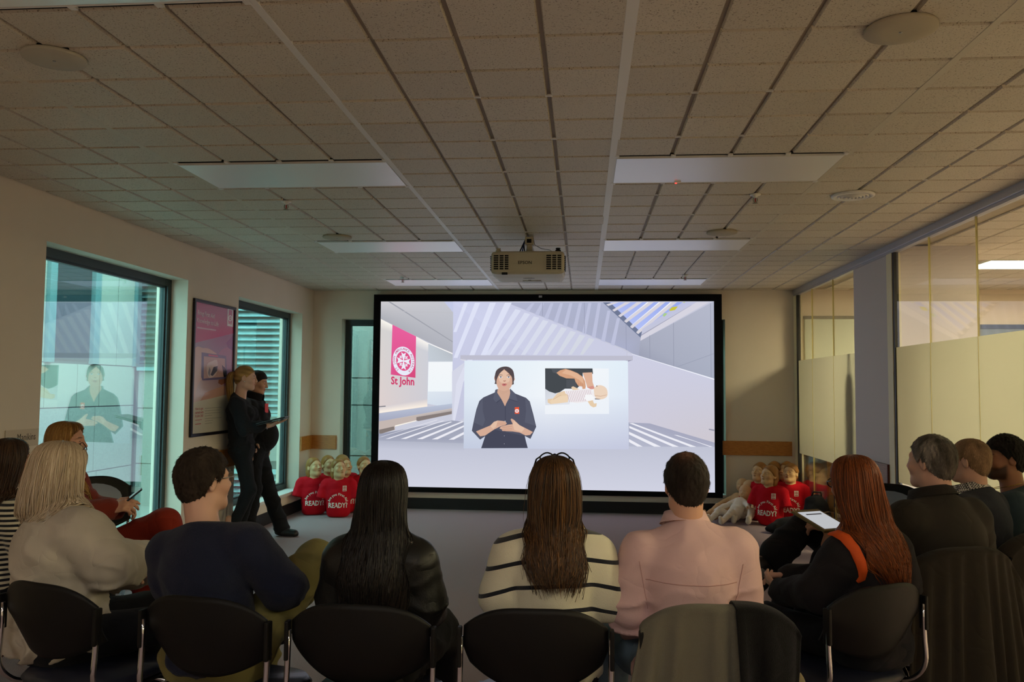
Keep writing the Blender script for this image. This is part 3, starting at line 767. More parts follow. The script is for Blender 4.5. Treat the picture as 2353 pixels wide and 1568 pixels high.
# presenter, drawn in the inset's own scale
SK, SK2, SK3 = (214, 172, 150), (226, 190, 166), (190, 140, 118)
SH, SH2, SH3 = (82, 84, 101), (90, 93, 110), (70, 72, 89)
HR = (84, 73, 76)
P.poly([(500, 560), (660, 560), (668, 680), (600, 800), (560, 740), (490, 640)], (206, 166, 144), Z6)
P.poly([(468, 604), (310, 672), (255, 720), (215, 830), (185, 960), (152, 1120), (262, 1240), (330, 1195), (276, 1356), (900, 1356), (856, 1190), (936, 1232), (1014, 1070), (975, 900), (930, 730), (880, 680), (735, 622), (668, 556), (664, 660), (595, 792), (545, 680), (498, 600), (500, 560)], SH, Z6)
P.poly([(868, 690), (930, 740), (1000, 1056), (860, 1010), (880, 860)], SH2, Z6)
P.poly([(300, 690), (230, 800), (180, 1010), (300, 1060), (330, 980), (300, 850)], SH2, Z6)
P.poly([(330, 1195), (440, 1100), (560, 1130), (860, 1190), (880, 1290), (900, 1356), (276, 1356)], SH3, Z6)
P.poly([(596, 790), (606, 790), (604, 1356), (598, 1356)], SH3, Z6)
P.poly([(470, 570), (500, 560), (500, 620), (545, 690), (478, 742), (440, 690)], SH2, Z6); P.poly([(665, 556), (735, 625), (770, 730), (720, 720), (650, 690), (664, 640)], SH2, Z6)
P.poly([(478, 742), (545, 690), (548, 700), (486, 752)], SH3, Z6); P.poly([(650, 690), (770, 730), (770, 738), (648, 698)], SH3, Z6)
P.poly([(500, 570), (560, 640), (640, 600), (664, 566), (668, 620), (600, 790), (545, 690), (494, 610)], (208, 168, 146), Z6)
# hair, head, face
P.poly([(455, 420), (462, 380), (475, 440), (472, 470)], SK3, Z6); P.poly([(730, 430), (722, 400), (712, 470)], SK3, Z6)
P.poly([(470, 430), (462, 400), (480, 320), (530, 275), (600, 258), (660, 270), (705, 310), (722, 380), (716, 460), (694, 505), (480, 495), (466, 470)], HR, Z6, True)
P.poly([(484, 420), (498, 360), (545, 315), (596, 296), (650, 330), (690, 390), (698, 470), (680, 530), (640, 570), (580, 586), (520, 566), (494, 520), (484, 470)], SK, Z6, True)
P.poly([(510, 400), (545, 330), (600, 312), (650, 370), (660, 450), (610, 480), (540, 470)], SK2, Z6, True)
P.poly([(590, 290), (640, 340), (690, 400), (700, 480), (724, 400), (700, 310), (650, 272)], HR, Z6, True)
P.poly([(590, 290), (530, 350), (490, 430), (480, 490), (466, 420), (490, 320), (540, 276)], HR, Z6, True)
for x in (543, 648):
    P.poly([(x - 24, 402), (x, 388), (x + 22, 402), (x, 414)], (236, 232, 234), Z6, True)
    P.poly([(x + 9 * math.cos(t), 401 + 11 * math.sin(t)) for t in [i * .785 for i in range(8)]], (96, 108, 128), Z6)
    P.poly([(x - 28, 376), (x, 364), (x + 26, 374), (x + 26, 380), (x, 371), (x - 28, 382)], (126, 96, 84), Z6)
    P.poly([(x - 25, 400), (x, 386), (x + 23, 400), (x, 391)], (84, 66, 66), Z6)
P.poly([(574, 452), (592, 464), (612, 452), (606, 440), (596, 452), (586, 444)], (176, 122, 104), Z6)
P.poly([(556, 498), (580, 486), (592, 490), (606, 486), (624, 498), (604, 518), (576, 520)], (200, 120, 116), Z6, True)
P.poly([(566, 498), (590, 494), (614, 498), (590, 506)], (132, 76, 76), Z6)
# forearms and hands
P.poly([(208, 1130), (400, 1050), (450, 1000), (500, 984), (560, 990), (600, 996), (622, 1024), (600, 1046), (540, 1060), (450, 1105), (330, 1185), (264, 1196)], SK, Z6)
P.poly([(970, 1140), (840, 1072), (790, 1046), (716, 975), (684, 958), (672, 972), (690, 1010), (700, 1034), (640, 1040), (540, 1066), (522, 1090), (560, 1108), (555, 1122), (610, 1128), (700, 1132), (790, 1146), (870, 1186), (930, 1180)], SK, Z6)
for (x0, y0, x1, y1) in ((470, 1020, 605, 1016), (468, 1044, 610, 1034), (560, 1075, 690, 1062), (560, 1100, 690, 1092), (570, 1122, 690, 1112), (700, 1034, 716, 1024)): P.poly([(x0, y0), (x1, y1), (x1, y1 + 4), (x0, y0 + 5)], SK3, Z6)
P.poly([(450, 1000), (500, 984), (480, 1060), (440, 1100), (400, 1060)], SK2, Z6); P.poly([(716, 985), (790, 1046), (860, 1090), (820, 1140), (720, 1110), (700, 1036)], SK2, Z6)
P.poly([(728, 806), (786, 804), (788, 894), (728, 896)], (228, 88, 56), Z6)
P.poly([(757 + 27 * math.cos(t), 856 + 25 * math.sin(t)) for t in [i * math.pi / 10 for i in range(20)]], (246, 240, 240), Z6)
P.poly([(757 + 17 * math.cos(t), 856 + 15 * math.sin(t)) for t in [i * math.pi / 10 for i in range(20)]], (224, 96, 84), Z6)
for k in range(4): P.poly([(757, 856), (757 + 14 * math.cos(k * 1.571 - .35), 856 + 13 * math.sin(k * 1.571 - .35)), (757 + 14 * math.cos(k * 1.571 + .35), 856 + 13 * math.sin(k * 1.571 + .35))], (246, 240, 240), Z6)
P.poly([(592, 988), (606, 990), (606, 998), (592, 996)], (200, 204, 214), Z6)
for y in (1190, 1296): P.poly([(586 + 5 * math.cos(t), y + 6 * math.sin(t)) for t in [i * .785 for i in range(8)]], (150, 152, 166), Z6)
# picture in picture: hand on an infant practice doll
P.grad([(1136, 280), (1990, 290), (1990, 900), (1132, 900)], [(246, 247, 250), (240, 245, 250), (236, 241, 248), (238, 242, 248)], Z6)
P.grad([(1136, 560), (1500, 620), (1460, 770), (1136, 780)], [(206, 210, 218), (228, 230, 236), (226, 228, 236), (222, 226, 234)], Z6)
P.poly([(1137, 284), (1772, 288), (1778, 362), (1640, 345), (1640, 470), (1560, 560), (1400, 560), (1330, 606), (1270, 622), (1190, 596), (1137, 560)], (70, 75, 80), Z6)
P.poly([(1220, 290), (1400, 300), (1300, 360), (1240, 340)], (84, 88, 94), Z6); P.poly([(1420, 440), (1540, 430), (1560, 550), (1420, 545)], (80, 84, 90), Z6)
P.poly([(1288, 345), (1340, 310), (1410, 293), (1480, 312), (1570, 350), (1640, 400), (1672, 460), (1680, 530), (1668, 592), (1640, 586), (1632, 530), (1580, 522), (1545, 470), (1530, 424), (1420, 420), (1330, 385)], (214, 162, 128), Z6)
P.poly([(1420, 300), (1560, 350), (1640, 410), (1650, 500), (1590, 440), (1480, 380), (1360, 350)], (226, 180, 148), Z6)
P.poly([(1640, 345), (1766, 340), (1772, 470), (1800, 560), (1760, 570), (1700, 545), (1680, 470)], (222, 178, 152), Z6)
P.poly([(1700, 540), (1780, 520), (1800, 560), (1740, 566)], (214, 148, 136), Z6)
for k in range(3): P.poly([(1584 + k * 24, 480), (1588 + k * 24, 480), (1596 + k * 24, 540), (1591 + k * 24, 540)], (180, 124, 98), Z6)
DL, DL2 = (230, 204, 172), (216, 184, 150)
P.poly([(1168, 700), (1240, 690), (1300, 620), (1380, 590), (1440, 600), (1450, 650), (1440, 740), (1300, 758), (1210, 766), (1170, 745)], DL, Z6)
P.poly([(1240, 690), (1330, 660), (1440, 650), (1440, 740), (1220, 766), (1200, 730)], (236, 212, 182), Z6)
P.poly([(1240, 700), (1350, 640), (1352, 646), (1246, 706)], DL2, Z6)
P.poly([(1486, 540), (1510, 528), (1600, 570), (1560, 580), (1500, 575)], DL, Z6)
P.poly([(1402, 585), (1500, 580), (1680, 560), (1760, 575), (1800, 640), (1790, 715), (1700, 736), (1560, 754), (1470, 740), (1450, 650), (1404, 620)], (240, 236, 238), Z6)
for k in range(14):
    x = 1418 + k * 24
    P.poly([(x, 592 - k * 1.4), (x + 6, 592 - k * 1.4), (x + 50, 738 - k), (x + 43, 739 - k)], (206, 180, 190), Z6)
P.poly([(1680, 640), (1760, 640), (1794, 680), (1780, 718), (1700, 728), (1660, 690)], (246, 246, 248), Z6)
P.poly([(1704, 730), (1770, 715), (1790, 760), (1826, 756), (1820, 800), (1780, 812), (1740, 790)], DL, Z6)
P.poly([(1790, 560), (1830, 520), (1890, 516), (1950, 550), (1972, 610), (1960, 670), (1900, 702), (1830, 700), (1800, 660), (1790, 610)], (236, 212, 190), Z6, True)
P.poly([(1800, 650), (1880, 660), (1960, 640), (1960, 646), (1880, 667), (1802, 658)], (206, 170, 146), Z6)
P.poly([(1828 + 8 * math.cos(t), 525 + 8 * math.sin(t)) for t in [i * .785 for i in range(8)]], (110, 80, 70), Z6)
P.poly([(1800, 690), (1880, 700), (1850, 706), (1802, 704)], (120, 110, 110), Z6)

scr = empty('projection_screen', ((PX0 + PX1) / 2, YB - .03, 0), 0, 'wide projection screen in a black frame, showing a presenter and a red banner', 'screen')
loc_inv = Matrix.Translation(-Vector(scr.location))
def emit_attr(name, strength):
    m = bpy.data.materials.new(name); m.use_nodes = True; nt = m.node_tree
    for n in list(nt.nodes): nt.nodes.remove(n)
    out = nt.nodes.new('ShaderNodeOutputMaterial'); e = nt.nodes.new('ShaderNodeEmission'); a = nt.nodes.new('ShaderNodeAttribute'); a.attribute_name = 'Col'
    nt.links.new(a.outputs[0], e.inputs[0]); e.inputs[1].default_value = strength; nt.links.new(e.outputs[0], out.inputs[0]); return m
pic = P.build('picture', emit_attr('projected_picture', 1.0), scr); pic.data.transform(loc_inv)
flip_in(pic.data) if False else None
fm = mat('black_velvet', rgb(14, 14, 16), .85, spec=.15)
F0, F1, G0, G1 = -2.60, 1.645, .215, 2.640
f = MB()
f.box(F0, F1, PY - .025, PY + .04, PZ1, G1, bev=.004).box(F0, F1, PY - .025, PY + .04, G0, PZ0, bev=.004).box(F0, PX0, PY - .025, PY + .04, PZ0, PZ1, bev=.004).box(PX1, F1, PY - .025, PY + .04, PZ0, PZ1, bev=.004)
o = f.build('frame', fm, scr); o.data.transform(loc_inv)
b = MB().box(PX0, PX1, PY + .012, PY + .05, PZ0, PZ1).build('backing', fm, scr); b.data.transform(loc_inv)
o = MB().box(-.55, -.51, PY - .029, PY - .024, 2.60, 2.625).build('logo_plate', alu, scr); o.data.transform(loc_inv)
for x in (-2.2, -.5, 1.2):
    o = MB().box(x - .03, x + .03, PY + .05, YB, 1.2, 1.3).build('wall_bracket', alu, scr); o.data.transform(loc_inv)
# ================================================================== IMPLICIT-SURFACE SCULPTING (numpy surface nets)
F4 = np.float32
def V3(*a): return np.array(a, F4)
def nrm(v): v = np.asarray(v, F4); return v / (np.linalg.norm(v) + 1e-9)
def cone(p, a, b, ra, rb):
    a = np.asarray(a, F4); b = np.asarray(b, F4); ba = b - a
    t = np.clip(((p - a) @ ba) / (ba @ ba + 1e-12), 0, 1)
    return np.linalg.norm(p - a - t[:, None] * ba, axis=1) - (ra + (rb - ra) * t)
def ell(p, c, r, Rm=None):
    q = p - np.asarray(c, F4)
    if Rm is not None: q = q @ np.asarray(Rm, F4)          # columns of Rm are the axes
    r = np.asarray(r, F4); k0 = np.linalg.norm(q / r, axis=1); k1 = np.linalg.norm(q / (r * r), axis=1) + 1e-9
    return k0 * (k0 - 1) / k1
def smin(a, b, k):
    h = np.maximum(k - np.abs(a - b), 0) / k
    return np.minimum(a, b) - h * h * k * .25
def smax(a, b, k): return -smin(-a, -b, k)
def union(ds, k):
    d = ds[0]
    for e in ds[1:]: d = smin(d, e, k)
    return d
class Wob:
    """cheap band-limited noise: a sum of random sines"""
    def __init__(s, seed, freq, n=10, stretch=(1, 1, 1)):
        r = np.random.RandomState(seed)
        d = r.normal(size=(n, 3)); d /= np.linalg.norm(d, axis=1)[:, None]
        s.k = (d * (freq * r.uniform(.6, 1.5, n))[:, None] * np.array(stretch)).astype(F4); s.f = r.uniform(0, 6.28, n).astype(F4); s.n = n
    def __call__(s, p): return np.sin(p @ s.k.T + s.f).sum(1) / math.sqrt(s.n)
def surface_nets(fn, lo, hi, h):
    lo = np.asarray(lo, F4); hi = np.asarray(hi, F4); S = 4
    nc = np.ceil((hi - lo) / (h * S)).astype(int) + 1
    n = (nc - 1) * S + 1
    ax = [lo[i] + h * S * np.arange(nc[i], dtype=F4) for i in range(3)]
    g = np.stack(np.meshgrid(*ax, indexing='ij'), -1).reshape(-1, 3)
    dc = fn(g).reshape(nc).astype(F4)
    idx = [np.minimum((np.arange(n[i]) + S // 2) // S, nc[i] - 1) for i in range(3)]
    d = dc[np.ix_(*idx)].copy()
    near = np.abs(d) < h * 7.0
    pts = np.argwhere(near)
    d[near] = fn((lo + pts * h).astype(F4))
    ins = d < 0
    a = ins[:-1, :-1, :-1]; allc = a.copy(); anyc = a.copy()
    for dx in (0, 1):
        for dy in (0, 1):
            for dz in (0, 1):
                if dx + dy + dz == 0: continue
                q = ins[dx:n[0] - 1 + dx, dy:n[1] - 1 + dy, dz:n[2] - 1 + dz]; allc &= q; anyc |= q
    act = anyc & ~allc
    cells = np.argwhere(act)
    if len(cells) == 0: return np.zeros((0, 3), F4), np.zeros((0, 4), int)
    off = np.array([(x, y, z) for x in (0, 1) for y in (0, 1) for z in (0, 1)])
    cd = np.stack([d[cells[:, 0] + o[0], cells[:, 1] + o[1], cells[:, 2] + o[2]] for o in off], 1)
    acc = np.zeros((len(cells), 3), F4); cnt = np.zeros(len(cells), F4)
    for i in range(8):
        for j in range(i + 1, 8):
            if abs(off[i] - off[j]).sum() != 1: continue
            m = (cd[:, i] < 0) != (cd[:, j] < 0)
            t = cd[m, i] / (cd[m, i] - cd[m, j])
            acc[m] += off[i] + t[:, None] * (off[j] - off[i]); cnt[m] += 1
    verts = lo + (cells + acc / cnt[:, None]) * h
    vid = -np.ones(act.shape, int); vid[act] = np.arange(len(cells))
    quads = []
    for axn in range(3):
        sl0 = [slice(None)] * 3; sl1 = [slice(None)] * 3; sl0[axn] = slice(0, -1); sl1[axn] = slice(1, None)
        i0, i1 = ins[tuple(sl0)], ins[tuple(sl1)]
        ch = np.argwhere(i0 != i1)
        u, v = (axn + 1) % 3, (axn + 2) % 3
        ok = (ch[:, u] > 0) & (ch[:, v] > 0) & (ch[:, u] < n[u] - 1) & (ch[:, v] < n[v] - 1)
        ch = ch[ok]
        if len(ch) == 0: continue
        def at(du, dv):
            c = ch.copy(); c[:, u] += du; c[:, v] += dv; return vid[c[:, 0], c[:, 1], c[:, 2]]
        q = np.stack([at(-1, -1), at(0, -1), at(0, 0), at(-1, 0)], 1)
        s0 = i0[ch[:, 0], ch[:, 1], ch[:, 2]]
        q[~s0] = q[~s0][:, ::-1]
        quads.append(q)
    q = np.concatenate(quads); q = q[(q >= 0).all(1)]
    return verts.astype(F4), q
def relax(v, q, it=1, w=.5):
    for _ in range(it):
        acc = np.zeros_like(v); cnt = np.zeros(len(v), F4)
        for a, b in ((0, 1), (1, 2), (2, 3), (3, 0)):
            np.add.at(acc, q[:, a], v[q[:, b]]); np.add.at(acc, q[:, b], v[q[:, a]]); np.add.at(cnt, q[:, a], 1); np.add.at(cnt, q[:, b], 1)
        v = v * (1 - w) + w * acc / np.maximum(cnt, 1)[:, None]
    return v
def np_mesh(name, parts, mats, parent=None, cols=None, keep=False):
    """parts: list of (verts, quads[, material index]); joined into one mesh"""
    V = np.concatenate([p[0] for p in parts]).astype(F4); o = 0; Q = []; MI = []
    for p in parts:
        Q.append(p[1] + o); o += len(p[0]); MI += [p[2] if len(p) > 2 else 0] * len(p[1])
    Q = np.concatenate(Q)
    me = bpy.data.meshes.new(name)
    me.vertices.add(len(V)); me.vertices.foreach_set('co', V.ravel())
    k = Q.shape[1]
    me.loops.add(Q.size); me.loops.foreach_set('vertex_index', Q.ravel().astype(np.int32))
    me.polygons.add(len(Q)); me.polygons.foreach_set('loop_start', np.arange(0, Q.size, k, dtype=np.int32))
    me.update(calc_edges=True)
    me.polygons.foreach_set('use_smooth', np.ones(len(Q), bool)); me.polygons.foreach_set('material_index', np.array(MI, np.int32))
    if cols is not None:
        a = me.color_attributes.new('Col', 'FLOAT_COLOR', 'POINT')
        c = np.ones((len(V), 4), F4); c[:, :3] = cols; a.data.foreach_set('color', c.ravel())
    for m in (mats if isinstance(mats, (list, tuple)) else [mats]): me.materials.append(m)
    me.update()
    return link(name, me, parent)

def normals(v, q):
    n = np.cross(v[q[:, 2]] - v[q[:, 0]], v[q[:, 3]] - v[q[:, 1]]); out = np.zeros_like(v)
    for k in range(4): np.add.at(out, q[:, k], n)
    return out / (np.linalg.norm(out, axis=1, keepdims=True) + 1e-9)
def tufts(v, q, cols, n, length, width, seed=1, crown=(0, -.045, .12), lift=.10, jit=.3):
    """short strands laid over a cropped head of hair, flowing away from the crown"""
    r = np.random.RandomState(seed); nv = normals(v, q); i = r.randint(0, len(v), n); p = v[i]; m = nv[i]
    fl = p - np.array(crown, F4); fl[:, 2] -= .05; fl += r.normal(size=fl.shape) * jit * .06; fl -= m * (fl * m).sum(1, keepdims=True); fl /= (np.linalg.norm(fl, axis=1, keepdims=True) + 1e-6)
    sd = np.cross(fl, m); L = (length * r.uniform(.6, 1.3, n))[:, None]; w = (width * r.uniform(.6, 1.2, n))[:, None]
    p0 = p - m * .001; p1 = p + fl * L * .55 + m * (L * lift * .8 + .0006); p2 = p + fl * L + m * (L * lift * .7)
    V = np.stack([p0 - sd * w, p0 + sd * w, p1 - sd * w * .8, p1 + sd * w * .8, p2 - sd * w * .12, p2 + sd * w * .12], 1).reshape(-1, 3)
    b = np.arange(n)[:, None] * 6; Q = np.concatenate([b + np.array([0, 1, 3, 2]), b + np.array([2, 3, 5, 4])])
    c = np.repeat(cols[i] * r.uniform(.55, 1.75, n)[:, None], 6, 0)
    return V.astype(F4), Q, c
# ------------------------------------------------------------------ a head, in its own frame (x right, y forward, z up; unit = metres, height .235)
def head_d(p, open_eyes=True, neck=True, female=False, ears=True):
    q = p.copy(); q[:, 0] = np.abs(q[:, 0])
    d = ell(q, (0, -.014, .032), (.074, .096, .084))
    d = smin(d, ell(q, (0, .028, -.035), (.056, .062, .072)), .035)
    d = smin(d, ell(q, (0, .066, -.088), (.020, .020, .018)), .03)
    d = smin(d, cone(q, (.046, .0, -.068), (.016, .062, -.092), .017, .016), .03)       # jaw line
    d = smin(d, ell(q, (.040, .060, -.020), (.022, .020, .020)), .025)                  # cheekbone
    d = smin(d, cone(q, (.0, .080, .028), (.042, .066, .030), .012, .010), .014)        # brow
    d = smax(d, -ell(q, (.030, .093, .008), (.017, .014, .011)), .012)                  # socket
    d = smin(d, ell(q, (.030, .0725, .007), (.014, .0125, .0125)), .004)                # eye ball and lids
    d = smin(d, cone(q, (0, .086, .018), (0, .106, -.022), .0065, .0105), .012)         # nose
    d = smin(d, ell(q, (.010, .096, -.027), (.0085, .010, .0075)), .007)
    d = smin(d, ell(q, (0, .088, -.0485), (.021, .0105, .0052)), .006)                  # lips
    d = smin(d, ell(q, (0, .087, -.0585), (.018, .0105, .0058)), .005)
    d = smax(d, -ell(q, (0, .100, -.0535), (.019, .008, .0016)), .003)
    if ears:
        e = ell(q, (.076, -.012, .0), (.009, .019, .031), ROT_EAR)
        e = smax(e, -ell(q, (.086, -.009, .003), (.007, .011, .019), ROT_EAR), .006)
        d = smin(d, e, .010)
    if neck:
        d = smin(d, cone(q, (0, -.028, -.05), (0, -.045, -.20), .051 if female else .058, .056 if female else .064), .03)
    return d
def rotm(rx=0, ry=0, rz=0):
    from mathutils import Euler
    return np.array(Euler((math.radians(rx), math.radians(ry), math.radians(rz)), 'XYZ').to_matrix(), F4)
ROT_EAR = rotm(-12, 0, 22)
def skin_cols(p, base, lips=None, brow=(.06, .04, .03), iris=(.06, .05, .04), open_eyes=True, beard=None):
    """own colouring of a face by place: lips, brows, eye white, iris, beard shadow"""
    n = len(p); c = np.tile(np.array(base, F4), (n, 1)); x = np.abs(p[:, 0])
    def blend(mask, col): c[:] = c * (1 - mask[:, None]) + np.array(col, F4) * mask[:, None]
    cheek = np.exp(-(((x - .042) / .02) ** 2 + ((p[:, 2] + .022) / .02) ** 2)) * (p[:, 1] > .03) * .3
    blend(cheek, (base[0] * .95, base[1] * .72, base[2] * .68))
    if beard is not None:
        m = np.clip((-.036 - p[:, 2] + .55 * np.maximum(0, .045 - p[:, 1])) / .016, 0, 1) * np.clip((p[:, 1] - .004) / .014, 0, 1) * np.clip((p[:, 2] + .118) / .012, 0, 1) * np.clip((x - .012 + (.0 - p[:, 2] > .066) * .1 + (p[:, 2] > -.048) * .1 * (p[:, 1] > .08)) / .008, 0, 1)
        m *= 1 - np.exp(-((x / .022) ** 2 + ((p[:, 2] + .053) / .009) ** 2))
        blend(m * .85, beard)
    if lips is not None: blend(np.clip(1.6 - ((x / .021) ** 2 + ((p[:, 2] + .0535) / .0105) ** 2) * 1.5, 0, 1) * (p[:, 1] > .075), lips)
    if brow is not None: blend(np.clip(1.8 - ((x - .031) / .021) ** 2 * 1.5 - ((p[:, 2] - .0305 + 4 * (x - .03) ** 2) / .0042) ** 2 * 1.4, 0, 1) * (p[:, 1] > .05) * .85, brow)
    if open_eyes:
        r2 = ((x - .030) / .0105) ** 2 + ((p[:, 2] - .0065) / .0036) ** 2
        m = (p[:, 1] > .072)
        blend((r2 < 1.25) * m * .9, (.05, .035, .03)); blend((r2 < .7) * m, (.50, .45, .42)); blend((((x - .030) / .005) ** 2 + ((p[:, 2] - .0065) / .0052) ** 2 < 1) * m, iris)
    else:
        blend(np.clip(1.3 - (((x - .030) / .0125) ** 2 + ((p[:, 2] - .003 + .02 * (1 - ((x - .03) / .0125) ** 2) * .1) / .0012) ** 2), 0, 1) * (p[:, 1] > .07) * .95, (base[0] * .45, base[1] * .38, base[2] * .33))
    return c

# ------------------------------------------------------------------ hands
def hand_prims(w, d, n, side, s=1.0, curl=(30, 35, 35, 40), spread=.18, thumb=35):
    """w wrist, d finger direction, n palm normal, side: unit vector towards the thumb"""
    w = np.asarray(w, F4); d = nrm(d); n = nrm(np.asarray(n) - d * np.dot(d, n)); t = nrm(np.cross(d, n))
    if np.dot(t, side) < 0: t = -t
    pr = []
    R3 = np.stack([t, d, n], 1)
    pr.append(('e', w + d * .048 * s, (.040 * s, .052 * s, .0145 * s), R3))
    pr.append(('c', w - d * .01 * s, w + d * .03 * s, .024 * s, .026 * s))
    for i, (L, o) in enumerate(((.072, .030), (.080, .010), (.074, -.010), (.058, -.029))):
        b = w + d * (.088 - .004 * abs(i - 1)) * s + t * o * s
        a = math.radians(curl[i]); dd = nrm(d + t * (o * 4 * spread))
        d1 = dd * math.cos(a) + n * math.sin(a); a2 = a * 2.0; d2 = dd * math.cos(a2) + n * math.sin(a2); a3 = a * 2.6; d3 = dd * math.cos(a3) + n * math.sin(a3)
        p1 = b + d1 * L * .46 * s; p2 = p1 + d2 * L * .32 * s; p3 = p2 + d3 * L * .24 * s
        pr += [('f', b - d * .02 * s, b, .0095 * s, .0095 * s), ('f', b, p1, .0093 * s, .0085 * s), ('f', p1, p2, .0085 * s, .0078 * s), ('f', p2, p3, .0078 * s, .0065 * s)]
    b = w + d * .026 * s + t * .030 * s
    a = math.radians(thumb); q1 = nrm(d * math.cos(a) + t * math.sin(a) + n * .25); q2 = nrm(d * math.cos(a * .5) + t * math.sin(a * .5) + n * .35)
    p1 = b + q1 * .042 * s; p2 = p1 + q2 * .032 * s
    pr += [('f', w + d * .012 * s + t * .014 * s, b, .014 * s, .0135 * s), ('f', b, p1, .0128 * s, .0105 * s), ('f', p1, p2, .0105 * s, .008 * s)]
    return pr
def hand_d(p, prs):
    d = None; fi = None
    for a in prs:
        if a[0] == 'e': e = ell(p, a[1], a[2], a[3])
        else: e = cone(p, a[1], a[2], a[3], a[4])
        if a[0] == 'f': d = smin(d, e, .007)
        else: d = e if d is None else smin(d, e, .012)
    return d

# ------------------------------------------------------------------ hair
class Loft:
    """long hair as a stack of ellipses: (z, cx, cy, rx, ry) in the head frame, from crown to tips"""
    def __init__(s, levels): s.L = np.array(levels, float)
    def at(s, t):
        """t in 0..1 along the levels"""
        n = len(s.L) - 1; x = np.clip(np.asarray(t, float) * n, 0, n - 1e-6); i = x.astype(int); f = (x - i)[..., None]
        a = s.L[np.maximum(i - 1, 0)]; b = s.L[i]; c = s.L[i + 1]; d = s.L[np.minimum(i + 2, n)]
        return .5 * (2 * b + (c - a) * f + (2 * a - 5 * b + 4 * c - d) * f ** 2 + (3 * b - a - 3 * c + d) * f ** 3)
    def pt(s, t, phi, grow=0.0, face=None, swirl=0.0):
        L = s.at(t); z, cx, cy, rx, ry = [L[..., k] for k in range(5)]
        rx = np.maximum(rx, .0) + grow; ry = np.maximum(ry, .0) + grow
        k = np.ones_like(phi * t)
        if face is not None:
            dphi = np.abs((phi - face[3] - math.pi / 2 + math.pi) % (2 * math.pi) - math.pi)
            m = np.clip((face[0] - z) / .012, 0, 1) * np.clip((face[1] * np.sqrt(np.clip((face[0] - z) / .075, 0, 1)) - dphi) / .20, 0, 1)
            k = 1 - (1 - face[2]) * m
        return np.stack([cx + rx * np.cos(phi) * k, cy + ry * np.sin(phi) * k, z + 0 * phi], -1)
